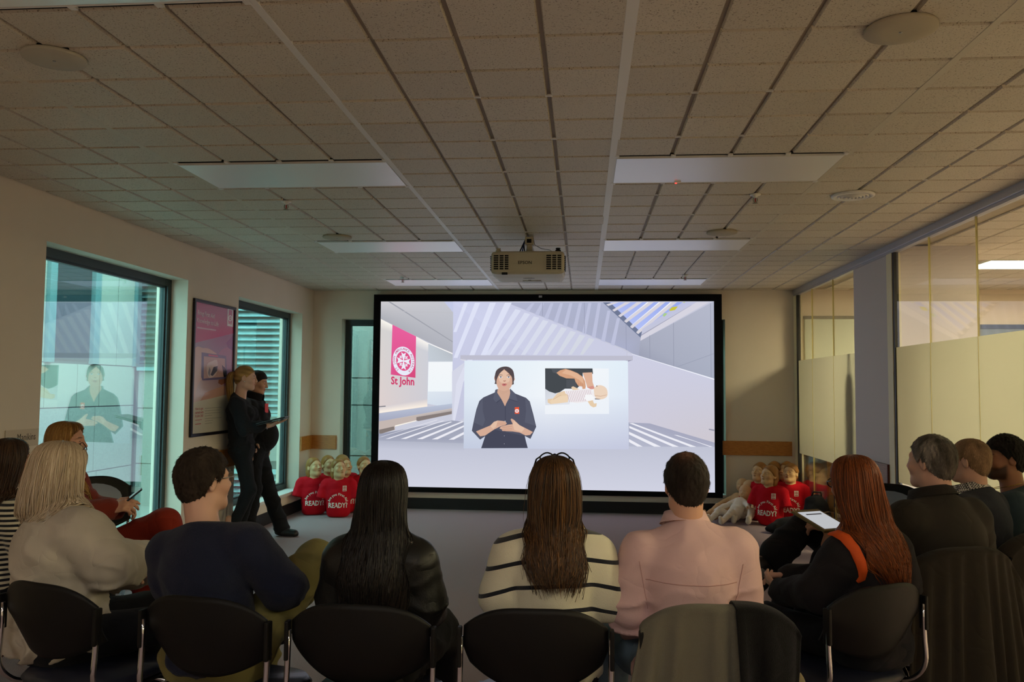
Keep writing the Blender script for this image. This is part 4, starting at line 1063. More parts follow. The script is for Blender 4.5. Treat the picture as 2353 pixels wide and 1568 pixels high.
def make_hair(name, levels, col, parent, Rw, ow, mat_, seed=1, locks=420, face=None, lw=(.0028, .0058), rag=.05, wave=.010, col2=None, root=None, collide=None):
    r = np.random.RandomState(seed); lf = Loft(levels)
    NT, NP = 40, 72
    t = np.linspace(0, 1, NT)[:, None]; ph = np.linspace(0, 2 * math.pi, NP, endpoint=False)[None, :]
    strand = sum(r.uniform(.3, 1) * np.sin(k * ph + r.uniform(0, 6.3) + 1.2 * np.sin(3 * t + k)) for k in (5, 9, 14, 22)) * .0035
    P0 = lf.pt(t + 0 * ph, ph + 0 * t, -.004, face)
    cen = P0.mean(1, keepdims=True); dirv = P0 - cen; dirv /= (np.linalg.norm(dirv, axis=-1, keepdims=True) + 1e-9)
    P0 = P0 + dirv * (strand * np.clip(t * 3, 0, 1))[..., None]
    V = [P0.reshape(-1, 3)]; i, j = np.meshgrid(np.arange(NT - 1), np.arange(NP), indexing='ij'); j2 = (j + 1) % NP
    Q = [np.stack([i * NP + j, (i + 1) * NP + j, (i + 1) * NP + j2, i * NP + j2], -1).reshape(-1, 4)]
    base = np.array(col, F4); c2 = np.array(col2 if col2 is not None else [min(1, k * 1.7 + .004) for k in col], F4); rt = np.array(root if root is not None else col, F4)
    CC = [np.tile(base * .75, (NT * NP, 1))]
    o = NT * NP; NS = 14
    for k in range(locks):
        phi = r.uniform(0, 2 * math.pi)
        if face is not None:
            dphi = abs((phi - face[3] - math.pi / 2 + math.pi) % (2 * math.pi) - math.pi)
            if dphi < face[1] - .16 and r.rand() < .92: 
                continue
        t0 = r.uniform(.02, .16) if r.rand() < .75 else r.uniform(.1, .6); t1 = r.uniform(.9, 1.0) if r.rand() < .8 else r.uniform(.6, .95)
        ts = np.linspace(t0, t1, NS); w0 = r.uniform(*lw)
        drift = r.normal() * .12
        phs = phi + drift * (ts - t0) + .05 * np.sin(ts * r.uniform(3, 9) + r.uniform(0, 6))
        g = r.uniform(-.002, .0025)
        pts = lf.pt(ts, phs, g, face)
        ext = r.uniform(-.3, 1.0) * rag
        dn = pts[-1] - pts[-3]; dn = dn / (np.linalg.norm(dn) + 1e-6)
        pts[-1] += dn * max(ext, -.01); pts[-2] += dn * max(ext, -.01) * .5
        wob = r.normal(size=3) * wave; pts += (np.linspace(0, 1, NS) ** 2)[:, None] * wob
        cent = lf.at(ts)[:, 1:3]
        out = np.stack([pts[:, 0] - cent[:, 0], pts[:, 1] - cent[:, 1], 0 * ts], 1); out[:, 2] = .25 * np.clip(.2 - ts, 0, 1) * 5; out /= (np.linalg.norm(out, axis=1, keepdims=True) + 1e-9)
        tan = np.gradient(pts, axis=0); tan /= (np.linalg.norm(tan, axis=1, keepdims=True) + 1e-9)
        sd = np.cross(tan, out); sd /= (np.linalg.norm(sd, axis=1, keepdims=True) + 1e-9); out = np.cross(sd, tan)
        wd = w0 * np.clip(np.minimum((np.linspace(0, 1, NS) + .12) * 3, (1.03 - np.linspace(0, 1, NS)) * 4), .05, 1)
        ring = np.stack([pts + sd * wd[:, None] * .5, pts + out * wd[:, None] * .30, pts - sd * wd[:, None] * .5, pts - out * wd[:, None] * .2], 1)
        V.append(ring.reshape(-1, 3))
        ii, jj = np.meshgrid(np.arange(NS - 1), np.arange(4), indexing='ij'); jk = (jj + 1) % 4
        Q.append(np.stack([o + ii * 4 + jj, o + ii * 4 + jk, o + (ii + 1) * 4 + jk, o + (ii + 1) * 4 + jj], -1).reshape(-1, 4)); o += NS * 4
        mixv = r.beta(1.2, 2.2); cc = base * (1 - mixv) + c2 * mixv
        tt = np.repeat(np.linspace(0, 1, NS) * (t1 - t0) + t0, 4)[:, None]; cc = rt * np.clip(1 - tt * 3.2, 0, 1) + cc * (1 - np.clip(1 - tt * 3.2, 0, 1))
        CC.append(cc)
    V = (np.concatenate(V) @ np.asarray(Rw).T + np.asarray(ow)).astype(F4)
    if collide is not None:
        for _ in range(4):
            idx = np.where(V[:, 2] < ow[2] - .05)[0]; d0 = collide(V[idx]); k = d0 < .007; idx = idx[k]; d0 = d0[k]
            if len(idx) == 0: break
            e = .004; gr = np.stack([collide(V[idx] + e * np.eye(3, dtype=F4)[a]) - d0 for a in range(3)], 1); gr[:, 2] *= .3
            gr /= (np.linalg.norm(gr, axis=1, keepdims=True) + 1e-6); V[idx] += gr * (np.clip(np.where(idx < NT * NP, .001, .0075 + .005 * r.rand(len(idx))) - d0, 0, .04))[:, None]
    return np_mesh(name, [(V, np.concatenate(Q))], mat_, parent, np.concatenate(CC))

def short_hair_d(p, vol=1.0, nape=-.072, front=.062, seed=3, side=0.0, bald=None, rough=.0035):
    q = p.copy(); q[:, 0] = np.abs(q[:, 0]); v = vol
    d = ell(q, (0, -.014, .034), (.074 + .011 * v, .096 + .010 * v, .084 + .015 * v))
    d = smin(d, ell(q, (0, -.062, -.022), (.058, .040, .060)), .03)
    d = smin(d, ell(q, (.060, -.012, .012), (.020, .045, .045)), .02)
    hl = np.interp(p[:, 1], [-.11, -.075, -.045, -.028, -.005, .012, .03, .055, .075, .10], [nape, nape, nape + .018, -.01, .030, .006, .026 + side, .052, front, front + .01]).astype(F4)
    w = Wob(seed, 60, 12, (1, 1, .5)); w2 = Wob(seed + 1, 420, 14, (1.2, 1.2, .4))
    hl = hl + .004 * w(p)
    d = d + rough * .35 * w(p) + rough * .5 * w2(p)
    d = smax(d, hl - p[:, 2], .008)
    if bald is not None: d = smax(d, -ell(q, bald[0], bald[1]), .02)
    return d
# ================================================================== FIGURES
skin_m = attr_mat('skin', .5, .35, bump=.04, bscale=500)
cloth_m = attr_mat('cloth', .9, .15, bump=.35, bscale=700, sheen=.04, wrinkle=.19)
knit_m = attr_mat('knit', .95, .1, bump=.8, bscale=420, sheen=.12, wrinkle=.09)
leather_m = attr_mat('soft_leather', .45, .4, bump=.15, bscale=160, wrinkle=.14)
hair_m = attr_mat('hair', .42, .35)
hair_matt = attr_mat('short_hair', .6, .25, bump=.7, bscale=900)
shoe_m = mat('shoe_leather', rgb(30, 28, 28), .45, spec=.4)
gl_black = mat('glasses_black', rgb(16, 15, 15), .3)
steel_m = mat('steel_thin', rgb(150, 150, 150), .3, metal=.9)
lens_m = glass_mat('lens', (.93, .95, .95), 1.5)
SKIN = rgb(205, 156, 130); SKIN_D = rgb(150, 104, 78); SKIN_W = rgb(212, 168, 146)

def two_bone(a, b, l1, l2, pole):
    """elbow or knee between a and b, bent towards pole"""
    a, b, pole = [np.asarray(v, F4) for v in (a, b, pole)]
    d = b - a; L = min(np.linalg.norm(d), (l1 + l2) * .999); u = nrm(d)
    x = (l1 * l1 - l2 * l2 + L * L) / (2 * L); h = math.sqrt(max(l1 * l1 - x * x, 0))
    w = nrm(pole - u * np.dot(pole, u)); return a + u * x + w * h

class Fig:
    def __init__(s, top=1.26, lean=0, twist=0, sw=.165, g=1.0, yaw=0, pitch=0, roll=0, hs=1.0, hoff=(0, 0, 0), hip=.54, wr=None, el=None, knees=None, ankles=None, neck_f=.02, fem=False, sh_drop=.0, tilt=0):
        sw *= .88; g *= .90; hs *= .915
        if el: el = [None if e is None else (e[0] * .67, e[1], e[2]) for e in el]
        s.g, s.sw, s.hs, s.fem = g, sw, hs, fem
        s.hip = V3(0, 0, hip)
        Rt = rotm(-lean, tilt, 0); s.Rt = Rt @ rotm(0, 0, twist) if twist else Rt
        up = Rt @ V3(0, 0, 1)
        hh = .122 * hs
        H = top - hip - .01                           # hip to crown
        s.nb = s.hip + up * (H - hh - .182 * hs) + V3(0, neck_f * .5, 0)      # neck base
        s.chest = s.hip + up * (H - hh - .182 * hs) * .64
        s.waist = s.hip + up * (H - hh - .182 * hs) * .27
        s.Rh = rotm(pitch, roll, yaw) if True else None
        from mathutils import Euler
        s.Rh = np.array((Matrix.Rotation(math.radians(yaw), 3, 'Z') @ Matrix.Rotation(math.radians(roll), 3, 'Y') @ Matrix.Rotation(math.radians(pitch), 3, 'X')), F4)
        s.hc = s.nb + V3(0, neck_f, .187 * hs) + V3(*hoff)
        T_ = s.hip[2]; L = np.linalg.norm(s.nb - s.hip)
        drop = .06 + sh_drop
        s.sh = [s.nb - up * drop + s.Rt @ V3(sgn * sw, -.005, 0) for sgn in (-1, 1)]
        wr = wr or [(-.08, .27, hip + .13), (.08, .27, hip + .13)]
        s.wr = [np.asarray(w, F4) for w in wr]
        pol = [(-.6, -.5, -.6), (.6, -.5, -.6)]
        s.el = [np.asarray(e, F4) if e is not None else two_bone(s.sh[i], s.wr[i], .285, .25, pol[i]) for i, e in enumerate(el or (None, None))]
        s.hj = [s.hip + V3(sgn * .088 * g, .0, -.02) for sgn in (-1, 1)]
        s.kn = [np.asarray(k, F4) for k in (knees or [(-.13, .44, .52), (.13, .44, .52)])]
        s.an = [np.asarray(k, F4) for k in (ankles or [(-.13, .50, .09), (.13, .50, .09)])]
    def top_d(s, p, off=0.0, sleeve=1.0, forearm=True, fold=.004, seed=1, hem=None, neck_h=.035, neck_slope=.35, bulk=0.0, neck_open=.0):
        g = s.g; fem = s.fem
        D = [ell(p, s.hip + V3(0, .0, .0), (.170 * g, .130 * g, .125), s.Rt),
             ell(p, s.waist, (.152 * g, .118 * g, .15), s.Rt),
             ell(p, s.chest + s.Rt @ V3(0, -.01, .0), ((s.sw * .30 + .100) * g, .122 * g, .175), s.Rt),
             ell(p, s.nb - s.Rt @ V3(0, .035, .125), (s.sw * .86, .088 * g, .095), s.Rt)]
        if fem: D += [ell(p, s.chest + s.Rt @ V3(sx * .075, .085, .01), (.065, .055, .06), s.Rt) for sx in (-1, 1)]
        for i in (0, 1):
            D.append(cone(p, s.nb + V3(0, -.012, .006), s.sh[i], .050, .056))
        d = union(D, .05)
        arms = []
        for i in (0, 1):
            e = cone(p, s.sh[i], s.el[i], .059 + bulk, .047 + bulk * 1.2)
            if forearm: e = smin(e, cone(p, s.el[i], s.wr[i] + (s.el[i] - s.wr[i]) * (1 - sleeve), .048 + bulk * 1.2, .036 + bulk * .6), .03)
            arms.append(e)
        d = smin(d, arms[0], .018); d = smin(d, arms[1], .018)
        d = d - off
        if fold:
            w1 = Wob(seed, 26, 9, (1, 1, 1.6)); w2 = Wob(seed + 5, 55, 9, (.7, .7, 1.5)); w3 = Wob(seed + 9, 12, 6)
            amp = np.clip((s.nb[2] - p[:, 2]) / .35, .25, 1.3)
            r = np.clip(1 - np.abs(w1(p)), 0, 1) ** 2; d = d - fold * 2.4 * (r - .3) * amp - fold * .35 * w2(p) * amp - fold * .8 * w3(p)
        # neck opening
        if neck_h is not None:
            nv = nrm(s.Rt @ V3(0, neck_slope, 1)); d = smax(d, (p - (s.nb + nv * neck_h)) @ nv, .012)
        if hem is not None: d = smax(d, hem - p[:, 2], .015)
        return d
    def leg_d(s, p, off=0.0, fold=.004, seed=2, flare=0.0, end=1.0, waist=.10, slim=1.0):
        g = s.g
        d = smax(ell(p, s.hip + V3(0, 0, -.005), (.172 * g, .135 * g, .12)), p[:, 2] - (s.hip[2] + waist), .01)
        for i in (0, 1):
            an = s.kn[i] + (s.an[i] - s.kn[i]) * end
            e = smin(cone(p, s.hj[i], s.kn[i], .087 * g * slim, .062 * slim), cone(p, s.kn[i], an, .060 * slim, (.046 + flare) * slim), .03)
            d = smin(d, e, .05)
        d = d - off
        if fold:
            w1 = Wob(seed, 24, 9, (1, 1, 1)); w2 = Wob(seed + 3, 60, 8)
            d = d - fold * 2.0 * (np.clip(1 - np.abs(w1(p)), 0, 1) ** 2 - .3) - fold * .35 * w2(p)
        return d
    def bbox(s, pad=.14):
        P_ = np.array(s.sh + s.el + s.wr + s.kn + s.an + [s.hip, s.nb, s.hc]); return P_.min(0) - pad, P_.max(0) + pad
    def top_box(s, pad=.16):
        P_ = np.array(s.sh + s.el + s.wr + [s.hip - V3(0.1, .08, .05), s.hip + V3(.1, .1, 0), s.nb]); lo = P_.min(0) - pad; hi = P_.max(0) + pad; hi[2] = s.nb[2] + .13; return lo, hi
    def leg_box(s, pad=.12):
        P_ = np.array(s.kn + s.an + s.hj); return P_.min(0) - pad, P_.max(0) + pad

def body_mesh(f, root, skin, hands=None, open_eyes=True, lips=(.42, .16, .13), brow=(.08, .05, .03), beard=None, iris=(.05, .04, .03), hh=.0045, legs=False, bare_leg=None, arm_skin=None):
    parts = []; cols = []
    hs = f.hs
    ln = f.Rh.T @ (f.nb - f.hc) / hs              # neck base in the head frame
    def hd(q):
        d = head_d(q, neck=False, female=f.fem)
        return smin(d, cone(q, V3(0, -.028, -.05), ln + V3(0, -.005, -.05) * 1.0, .050 if f.fem else .057, .060 if f.fem else .066), .03)
    lo = np.minimum(V3(-.105, -.135, -.14), ln - .09); hi = np.maximum(V3(.105, .135, .135), ln + .09)
    v, q = surface_nets(hd, lo, hi, hh)
    cols.append(skin_cols(v, skin, lips, brow, iris, open_eyes, beard)); parts.append(((v * hs) @ f.Rh.T + f.hc, q))
    lo, hi = f.top_box(); v, q = surface_nets(lambda x: f.top_d(x, -.018, fold=0, neck_h=.02), lo, hi, .022); parts.append((v, q)); cols.append(np.tile(np.array(skin, F4), (len(v), 1)))
    if legs:
        lo, hi = f.leg_box(); v, q = surface_nets(lambda x: f.leg_d(x, -.014, 0), lo, hi, .022); parts.append((v, q)); cols.append(np.tile(np.array(skin, F4), (len(v), 1)))
    for h in hands or []:
        pr = hand_prims(*h[:4], **(h[4] if len(h) > 4 else {}))
        w = np.asarray(h[0], F4); i = h[5] if len(h) > 5 else None
        back = w - nrm(h[1]) * .06
        if i is not None: back = w + (f.el[i] - w) * (.35 if arm_skin is None else arm_skin)
        fn = lambda x: smin(hand_d(x, pr), cone(x, w, back, .0265, .031 if arm_skin is None else .037), .015)
        A = np.array([w, back] + [a[2] for a in pr if a[0] == 'f']); v, q = surface_nets(fn, A.min(0) - .045, A.max(0) + .045, .0042)
        parts.append((v, q)); cols.append(np.tile(np.array(skin, F4), (len(v), 1)))
    if bare_leg:
        for (a, b, ra, rb) in bare_leg:
            a = np.asarray(a, F4); b = np.asarray(b, F4)
            v, q = surface_nets(lambda x: cone(x, a, b, ra, rb), np.minimum(a, b) - .09, np.maximum(a, b) + .09, .01); np_mesh('ankle', [(v, q)], skin_m, root, np.tile(np.array(skin, F4), (len(v), 1)))
    return np_mesh('body', parts, skin_m, root, np.concatenate(cols))

def garment(name, fn, box, h, m, root, col, relaxn=0):
    v, q = surface_nets(fn, box[0], box[1], h)
    if relaxn: v = relax(v, q, relaxn)
    c = col(v) if callable(col) else np.tile(np.array(col, F4), (len(v), 1))
    return np_mesh(name, [(v, q)], m, root, c)
def sculpt(name, fn, lo, hi, h, m, root, col, Rw=None, ow=None):
    v, q = surface_nets(fn, lo, hi, h)
    c = col(v) if callable(col) else np.tile(np.array(col, F4), (len(v), 1))
    if Rw is not None: v = v @ np.asarray(Rw, F4).T + np.asarray(ow, F4)
    return np_mesh(name, [(v, q)], m, root, c)
def mottled(c, seed=1, amt=.18, freq=40, stretch=(1, 1, 1)):
    w = Wob(seed, freq, 8, stretch); c = np.array(c, F4)
    return lambda v: c * (1 + amt * w(v))[:, None].clip(.3, 1.8)
def crop_hair(fn, box, h, root, col, f, n=3000, length=.013, width=.0010, seed=1, name='hair', **k):
    v, q = surface_nets(fn, box[0], box[1], h); c = col(v) if callable(col) else np.tile(np.array(col, F4), (len(v), 1))
    tv, tq, tc = tufts(v, q, c, n, length, width, seed, **k)
    V = np.concatenate([v, tv]); Q = np.concatenate([q, tq + len(v)])
    return np_mesh(name, [((V @ (f.Rh * f.hs).T + f.hc), Q)], hair_matt, root, np.concatenate([c, tc]))
def shoes(f, root, m=None, col=None, dirs=None, sc=1.0, sole=None, name='shoe'):
    for i in (0, 1):
        a = f.an[i]; d = nrm(dirs[i] if dirs else V3(0, 1, -.05)); up = nrm(V3(0, 0, 1) - d * d[2]); sd = np.cross(d, up)
        R3 = np.stack([sd, d, up], 1)
        def fn(x):
            q = (x - a) @ R3
            e = smin(cone(q, V3(0, -.03, -.045), V3(0, .115 * sc, -.058), .042, .040), cone(q, V3(0, -.01, .01), V3(0, .02, -.04), .048, .045), .04)
            return smax(e, -.082 - q[:, 2], .008)
        sculpt(name, fn, a - .2, a + .2, .0085, m or shoe_m, root, col if col is not None else (.02, .02, .02))
def glasses(root, Rh, hc, hs, fm, z=.012, y=.098, up=0.0, tilt=0, name='glasses', round_=False, th=.0018):
    """spectacles in the head frame; moved up on the hair when `up` is set"""
    mb = MB(); lens = MB(); ca, sa = math.cos(math.radians(tilt)), math.sin(math.radians(tilt))
    def W_(x, yy, zz):
        yy, zz = yy * ca - zz * sa, yy * sa + zz * ca
        return tuple(Rh @ (np.array([x, yy, zz + up], F4) * hs) + hc)
    for sx in (-1, 1):
        ring = [W_(sx * .034 + .026 * math.cos(t) * (1 if round_ else (1.0 + .06 * math.cos(2 * t))), y - .010 * abs(math.cos(t)) * (1 if sx * math.cos(t) > 0 else 0), z + .019 * math.sin(t)) for t in [i * math.pi / 9 for i in range(19)]]
        mb.tube(ring, th, 6, caps=False)
        lens.add(ring[:-1], [tuple(range(18))])
        mb.tube([W_(sx * .060, y - .010, z + .006), W_(sx * .076, y - .03, z + .006), W_(sx * .0835, y - .075, z + .006), W_(sx * .083, y - .108, z + .004), W_(sx * .080, y - .125, z - .016)], th * 1.05, 6)
    mb.tube([W_(-.010, y + .001, z + .006), W_(0, y + .004, z + .009), W_(.010, y + .001, z + .006)], th, 6)
    o = mb.build(name, fm, root); lens.build('lens', lens_m, o); return o
# ================================================================== CHAIRS
chair_black = mat('chair_black_plastic', rgb(19, 18, 18), .5, spec=.25, bump=.06, bscale=500)
seat_vinyl = mat('chair_seat_navy', rgb(30, 34, 50), .38, spec=.5, bump=.05, bscale=300)
chrome = mat('chrome', rgb(205, 205, 208), .12, metal=1.0)
def back_shell(inner=False):
    NU, NV = 26, 14; th = .010
    rows = []
    for side in (0, 1):
        G = []
        for j in range(NV + 1):
            for i in range(NU + 1):
                u = -1 + 2 * i / NU; v = j / NV
                w = .213 + .019 * min(1, v * 2) - .004 * v
                x = u * w
                ztop = .802 - .072 * abs(u) ** 3.2; zbot = .532 + .068 * abs(u) ** 2.2
                z = zbot + (ztop - zbot) * v
                y = -.205 - .045 * v + .062 * u * u - .012 * math.sin(v * math.pi) + (.012 * (1 - v) ** 3)
                G.append((x, y - (th if side else 0), z))
        rows.append(G)
    W_ = NU + 1; n = len(rows[0]); fs = []
    for j in range(NV):
        for i in range(NU):
            a = j * W_ + i; fs.append((a, a + 1, a + 1 + W_, a + W_)); fs.append((n + a, n + a + W_, n + a + 1 + W_, n + a + 1))
    for i in range(NU):
        fs.append((i, n + i, n + i + 1, i + 1)); t = NV * W_ + i; fs.append((t, t + 1, n + t + 1, n + t))
    for j in range(NV):
        a = j * W_; fs.append((a, a + W_, n + a + W_, n + a)); b = a + NU; fs.append((b, n + b, n + b + W_, b + W_))
    return MB().add(rows[0] + rows[1], fs, 0, True)
def bend(pts, n=5, r=.05):
    """round the corners of a polyline"""
    P_ = [Vector(p) for p in pts]; out = [P_[0]]
    for a, b, c in zip(P_[:-2], P_[1:-1], P_[2:]):
        d1 = min(r, (a - b).length * .45); d2 = min(r, (c - b).length * .45)
        p, q = b + (a - b).normalized() * d1, b + (c - b).normalized() * d2
        for k in range(n + 1):
            t = k / n; out.append(p * (1 - t) ** 2 + b * 2 * t * (1 - t) + q * t * t)
    return out + [P_[-1]]
def make_chair(name, label):
    e = empty(name, (0, 0, 0), 0, label, 'chair')
    back_shell().build('backrest', chair_black, e)
    # inner pad of the backrest, facing the sitter
    N = 22; vs = [(0, -.213, .662)]; fs = []
    for k in range(N):
        q = 2 * math.pi * k / N; u = .80 * math.cos(q); vv = .5 + .40 * math.sin(q)
        vs.append((u * .225, -.196 - .045 * vv + .062 * u * u - .012 * math.sin(vv * math.pi), .545 + .235 * vv))
    fs = [(0, 1 + k, 1 + (k + 1) % N) for k in range(N)]
    MB().add(vs, fs, 0, True).build('back_pad', mat('chair_pad_grey', rgb(128, 138, 158), .38, spec=.3), e)
    # seat pad, rounded, on a thin black pan
    def slab(z0, z1, k, edge):
        vs = []; fs = []; n = 36; prof = [(0.0, z0), (1.0 - edge, z0), (1.0, (z0 + z1) / 2), (1.0 - edge, z1), (0.0, z1 + .004)]
        for (r, z) in prof:
            for i in range(n):
                q = 2 * math.pi * i / n; c, s_ = math.cos(q), math.sin(q)
                x = .225 * k * r * math.copysign(abs(c) ** .62, c); y = .215 * k * r * math.copysign(abs(s_) ** .62, s_) + .01
                vs.append((x, y, z - .012 * (y / .2 > .7) * r))
        for a in range(len(prof) - 1):
            for i in range(n): fs.append((a * n + i, a * n + (i + 1) % n, (a + 1) * n + (i + 1) % n, (a + 1) * n + i))
        return MB().add(vs, fs, 0, True)
    slab(.415, .455, 1.0, .07).build('seat', seat_vinyl, e)
    slab(.402, .417, .98, .05).build('seat_pan', chair_black, e)
    for sx in (-1, 1):
        MB().tube(bend([(sx * .225, .20, .0), (sx * .225, .185, .38), (sx * .228, -.14, .395), (sx * .238, -.215, .47), (sx * .238, -.203, .60), (sx * .236, -.205, .70)], 6, .06), .0095, 10).build('leg', chrome, e)
        MB().tube(bend([(sx * .232, -.255, .0), (sx * .222, -.10, .385), (sx * .222, .05, .392)], 5, .04), .0095, 10).build('leg', chrome, e)
    MB().tube([(-.225, .12, .392), (.225, .12, .392)], .008, 8).tube([(-.222, -.08, .392), (.222, -.08, .392)], .008, 8).build('cross_bar', chrome, e)
    MB().tube([(-.229, -.195, .15), (.229, -.195, .15)], .006, 8).build('stretcher', chrome, e)
    for sx in (-1, 1): MB().tube([(sx * .225, .20, .0), (sx * .225, .198, .03)], .013, 8).build('foot_cap', chair_black, e)
    for sx in (-1, 1): MB().box(sx * .2395 - .007, sx * .2395 + .007, -.219, -.187, .605, .73, bev=.005).build('back_socket', chair_black, e)
    return e
CHAIR0 = make_chair('stacking_chair', 'black stacking chair')
FIRST = [True]
def chair(x, y, a, label):
    if FIRST[0]:
        FIRST[0] = False; c = CHAIR0
        c.location = (x, y, 0); c.rotation_euler = (0, 0, math.radians(a))
    else: c = dup(CHAIR0, (x, y, 0), math.radians(a))
    c['label'] = label; c['group'] = 'black chairs of the audience'; return c
# ================================================================== PEOPLE
def person(x, y, a, label):
    return empty('person', (x, y, 0), math.radians(a), label, 'person')
SEATED = 'seated audience'
def hand_on(f, i, d, n, **k):
    sgn = -1 if i == 0 else 1
    return (f.wr[i], d, n, V3(-sgn, 0, .2), k, i)

# ---- woman in the striped jumper (middle of the front row)
def stripes(zs, th, c0, c1):
    return lambda v, s: None
def striped_mat():
    m = bpy.data.materials.new('striped_knit'); m.use_nodes = True; nt = m.node_tree; b = nt.nodes['Principled BSDF']
    a = nt.nodes.new('ShaderNodeAttribute'); a.attribute_name = 'Col'
    sep = nt.nodes.new('ShaderNodeSeparateColor'); nt.links.new(a.outputs[0], sep.inputs[0])
    # red channel holds the course of the knitting; a stripe sits at every whole number
    fr = nt.nodes.new('ShaderNodeMath'); fr.operation = 'PINGPONG'; fr.inputs[1].default_value = .5; nt.links.new(sep.outputs[0], fr.inputs[0])
    lt = nt.nodes.new('ShaderNodeMath'); lt.operation = 'LESS_THAN'; lt.inputs[1].default_value = .085; nt.links.new(fr.outputs[0], lt.inputs[0])
    mx = nt.nodes.new('ShaderNodeMix'); mx.data_type = 'RGBA'; mx.inputs[6].default_value = (*rgb(226, 220, 196), 1); mx.inputs[7].default_value = (*rgb(34, 36, 44), 1)
    nt.links.new(lt.outputs[0], mx.inputs[0]); nt.links.new(mx.outputs[2], b.inputs['Base Color'])
    b.inputs['Roughness'].default_value = .95; b.inputs['Specular IOR Level'].default_value = .1; b.inputs['Sheen Weight'].default_value = .3
    t = nt.nodes.new('ShaderNodeTexCoord'); n = nt.nodes.new('ShaderNodeTexNoise'); n.inputs['Scale'].default_value = 380
    bp = nt.nodes.new('ShaderNodeBump'); bp.inputs['Strength'].default_value = .5; bp.inputs['Distance'].default_value = .004
    nt.links.new(t.outputs['Object'], n.inputs['Vector']); nt.links.new(n.outputs[0], bp.inputs['Height']); nt.links.new(bp.outputs[0], b.inputs['Normal'])
    return m
DARK_TROUSERS = rgb(30, 31, 36)
def p_striped():
    root = person(-.10, 2.93, 2, 'woman with long brown hair and glasses pushed up, in cream jumper with thin dark stripes')
    f = Fig(top=1.245, lean=3, sw=.150, g=.95, fem=True, pitch=-3, hs=.95, el=[(-.262, .03, .76), (.262, .03, .76)], wr=[(-.10, .26, .66), (.10, .26, .66)], sh_drop=.02)
    body_mesh(f, root, SKIN, [hand_on(f, 0, (.6, .7, -.2), (0, .2, -1)), hand_on(f, 1, (-.6, .7, -.2), (0, .2, -1))])
    def col(v):
        # stripes run level round the body and sag a little over the arms
        t = (v[:, 2] + .25 * np.abs(v[:, 0]) ** 2 * 3.0 - .02 * v[:, 0] * 3) / .083 + .05
        return np.stack([t, 0 * t, 0 * t], 1)
    garment('jumper', lambda x: f.top_d(x, .020, fold=.004, seed=3, bulk=.012, neck_h=.03, hem=.47), f.top_box(), .0085, striped_mat(), root, col)
    garment('trousers', lambda x: f.leg_d(x, .004), f.leg_box(), .011, cloth_m, root, DARK_TROUSERS)
    shoes(f, root)
    lv = [(.132, 0, -.012, .004, .004), (.124, 0, -.014, .040, .050), (.100, 0, -.016, .074, .090), (.060, 0, -.020, .095, .110), (.010, 0, -.026, .104, .110), (-.05, .0, -.044, .104, .092), (-.11, 0, -.062, .100, .072), (-.17, .0, -.078, .082, .054), (-.23, .002, -.090, .070, .044), (-.29, .004, -.096, .058, .036), (-.33, .006, -.098, .046, .028)]
    make_hair('hair', lv, rgb(46, 32, 22), root, f.Rh * f.hs, f.hc, hair_m, seed=11, locks=1300, face=(.088, 1.25, .45, 0), rag=.07, wave=.012, col2=rgb(122, 82, 40), root=rgb(44, 31, 23), collide=lambda x: f.top_d(x, 0.02, fold=0, bulk=0.012, neck_h=None))
    glasses(root, f.Rh, f.hc, f.hs, gl_black, z=.0, y=.088, up=.074, tilt=34, th=.0030)
# ---- woman with long black hair in a black jacket
def p_black_hair():
    root = person(-.71, 2.90, -2, 'woman with very long straight black hair, in a black jacket with shoulder straps')
    f = Fig(top=1.222, lean=3, sw=.138, g=.88, fem=True, pitch=-2, hs=.96, el=[(-.225, .02, .735), (.225, .03, .735)], wr=[(-.12, .26, .64), (.12, .26, .64)], sh_drop=.02)
    body_mesh(f, root, SKIN, [hand_on(f, 0, (.4, .8, -.2), (0, .2, -1)), hand_on(f, 1, (-.4, .8, -.2), (0, .2, -1))])
    jk = rgb(21, 20, 19)
    garment('jacket', lambda x: f.top_d(x, .020, fold=.0055, seed=13, bulk=.012, neck_h=.03, hem=.46), f.top_box(), .009, leather_m, root, jk)
    garment('skirt', lambda x: f.leg_d(x, .012, fold=.005), f.leg_box(), .012, cloth_m, root, rgb(26, 25, 26))
    shoes(f, root)
    for i in (0, 1):
        sh = f.sh[i]; sg = -1 if i == 0 else 1
        m = MB(); m.tube([sh + V3(-sg * .055, -.02, .078), sh + V3(-sg * .01, -.03, .086), sh + V3(sg * .035, -.03, .068), sh + V3(sg * .066, -.035, .030)], [.012, .015, .014, .010], 8, sx=.35).build('shoulder_strap', leather_m if False else mat('strap_leather', rgb(24, 23, 23), .4), root)
        MB().lathe([(.007, 0), (.007, .006), (.003, .008)], tuple(sh + V3(-sg * .004, -.045, .080)), 10).build('stud', chrome, root)
    lv = [(.130, 0, -.012, .004, .004), (.122, 0, -.014, .042, .052), (.098, 0, -.016, .074, .090), (.058, 0, -.020, .091, .108), (.008, 0, -.028, .098, .106), (-.05, .0, -.046, .098, .086), (-.11, 0, -.064, .104, .068), (-.18, .0, -.080, .106, .056), (-.27, .0, -.096, .108, .050), (-.36, .0, -.108, .104, .044), (-.44, .0, -.114, .094, .036), (-.50, 0, -.116, .078, .028)]
    make_hair('hair', lv, rgb(17, 14, 13), root, f.Rh * f.hs, f.hc, hair_m, seed=21, locks=1300, face=(.088, 1.3, .45, 0), rag=.05, wave=.008, col2=rgb(38, 29, 24), root=rgb(15, 13, 13), collide=lambda x: f.top_d(x, 0.02, fold=0, bulk=0.012, neck_h=None))
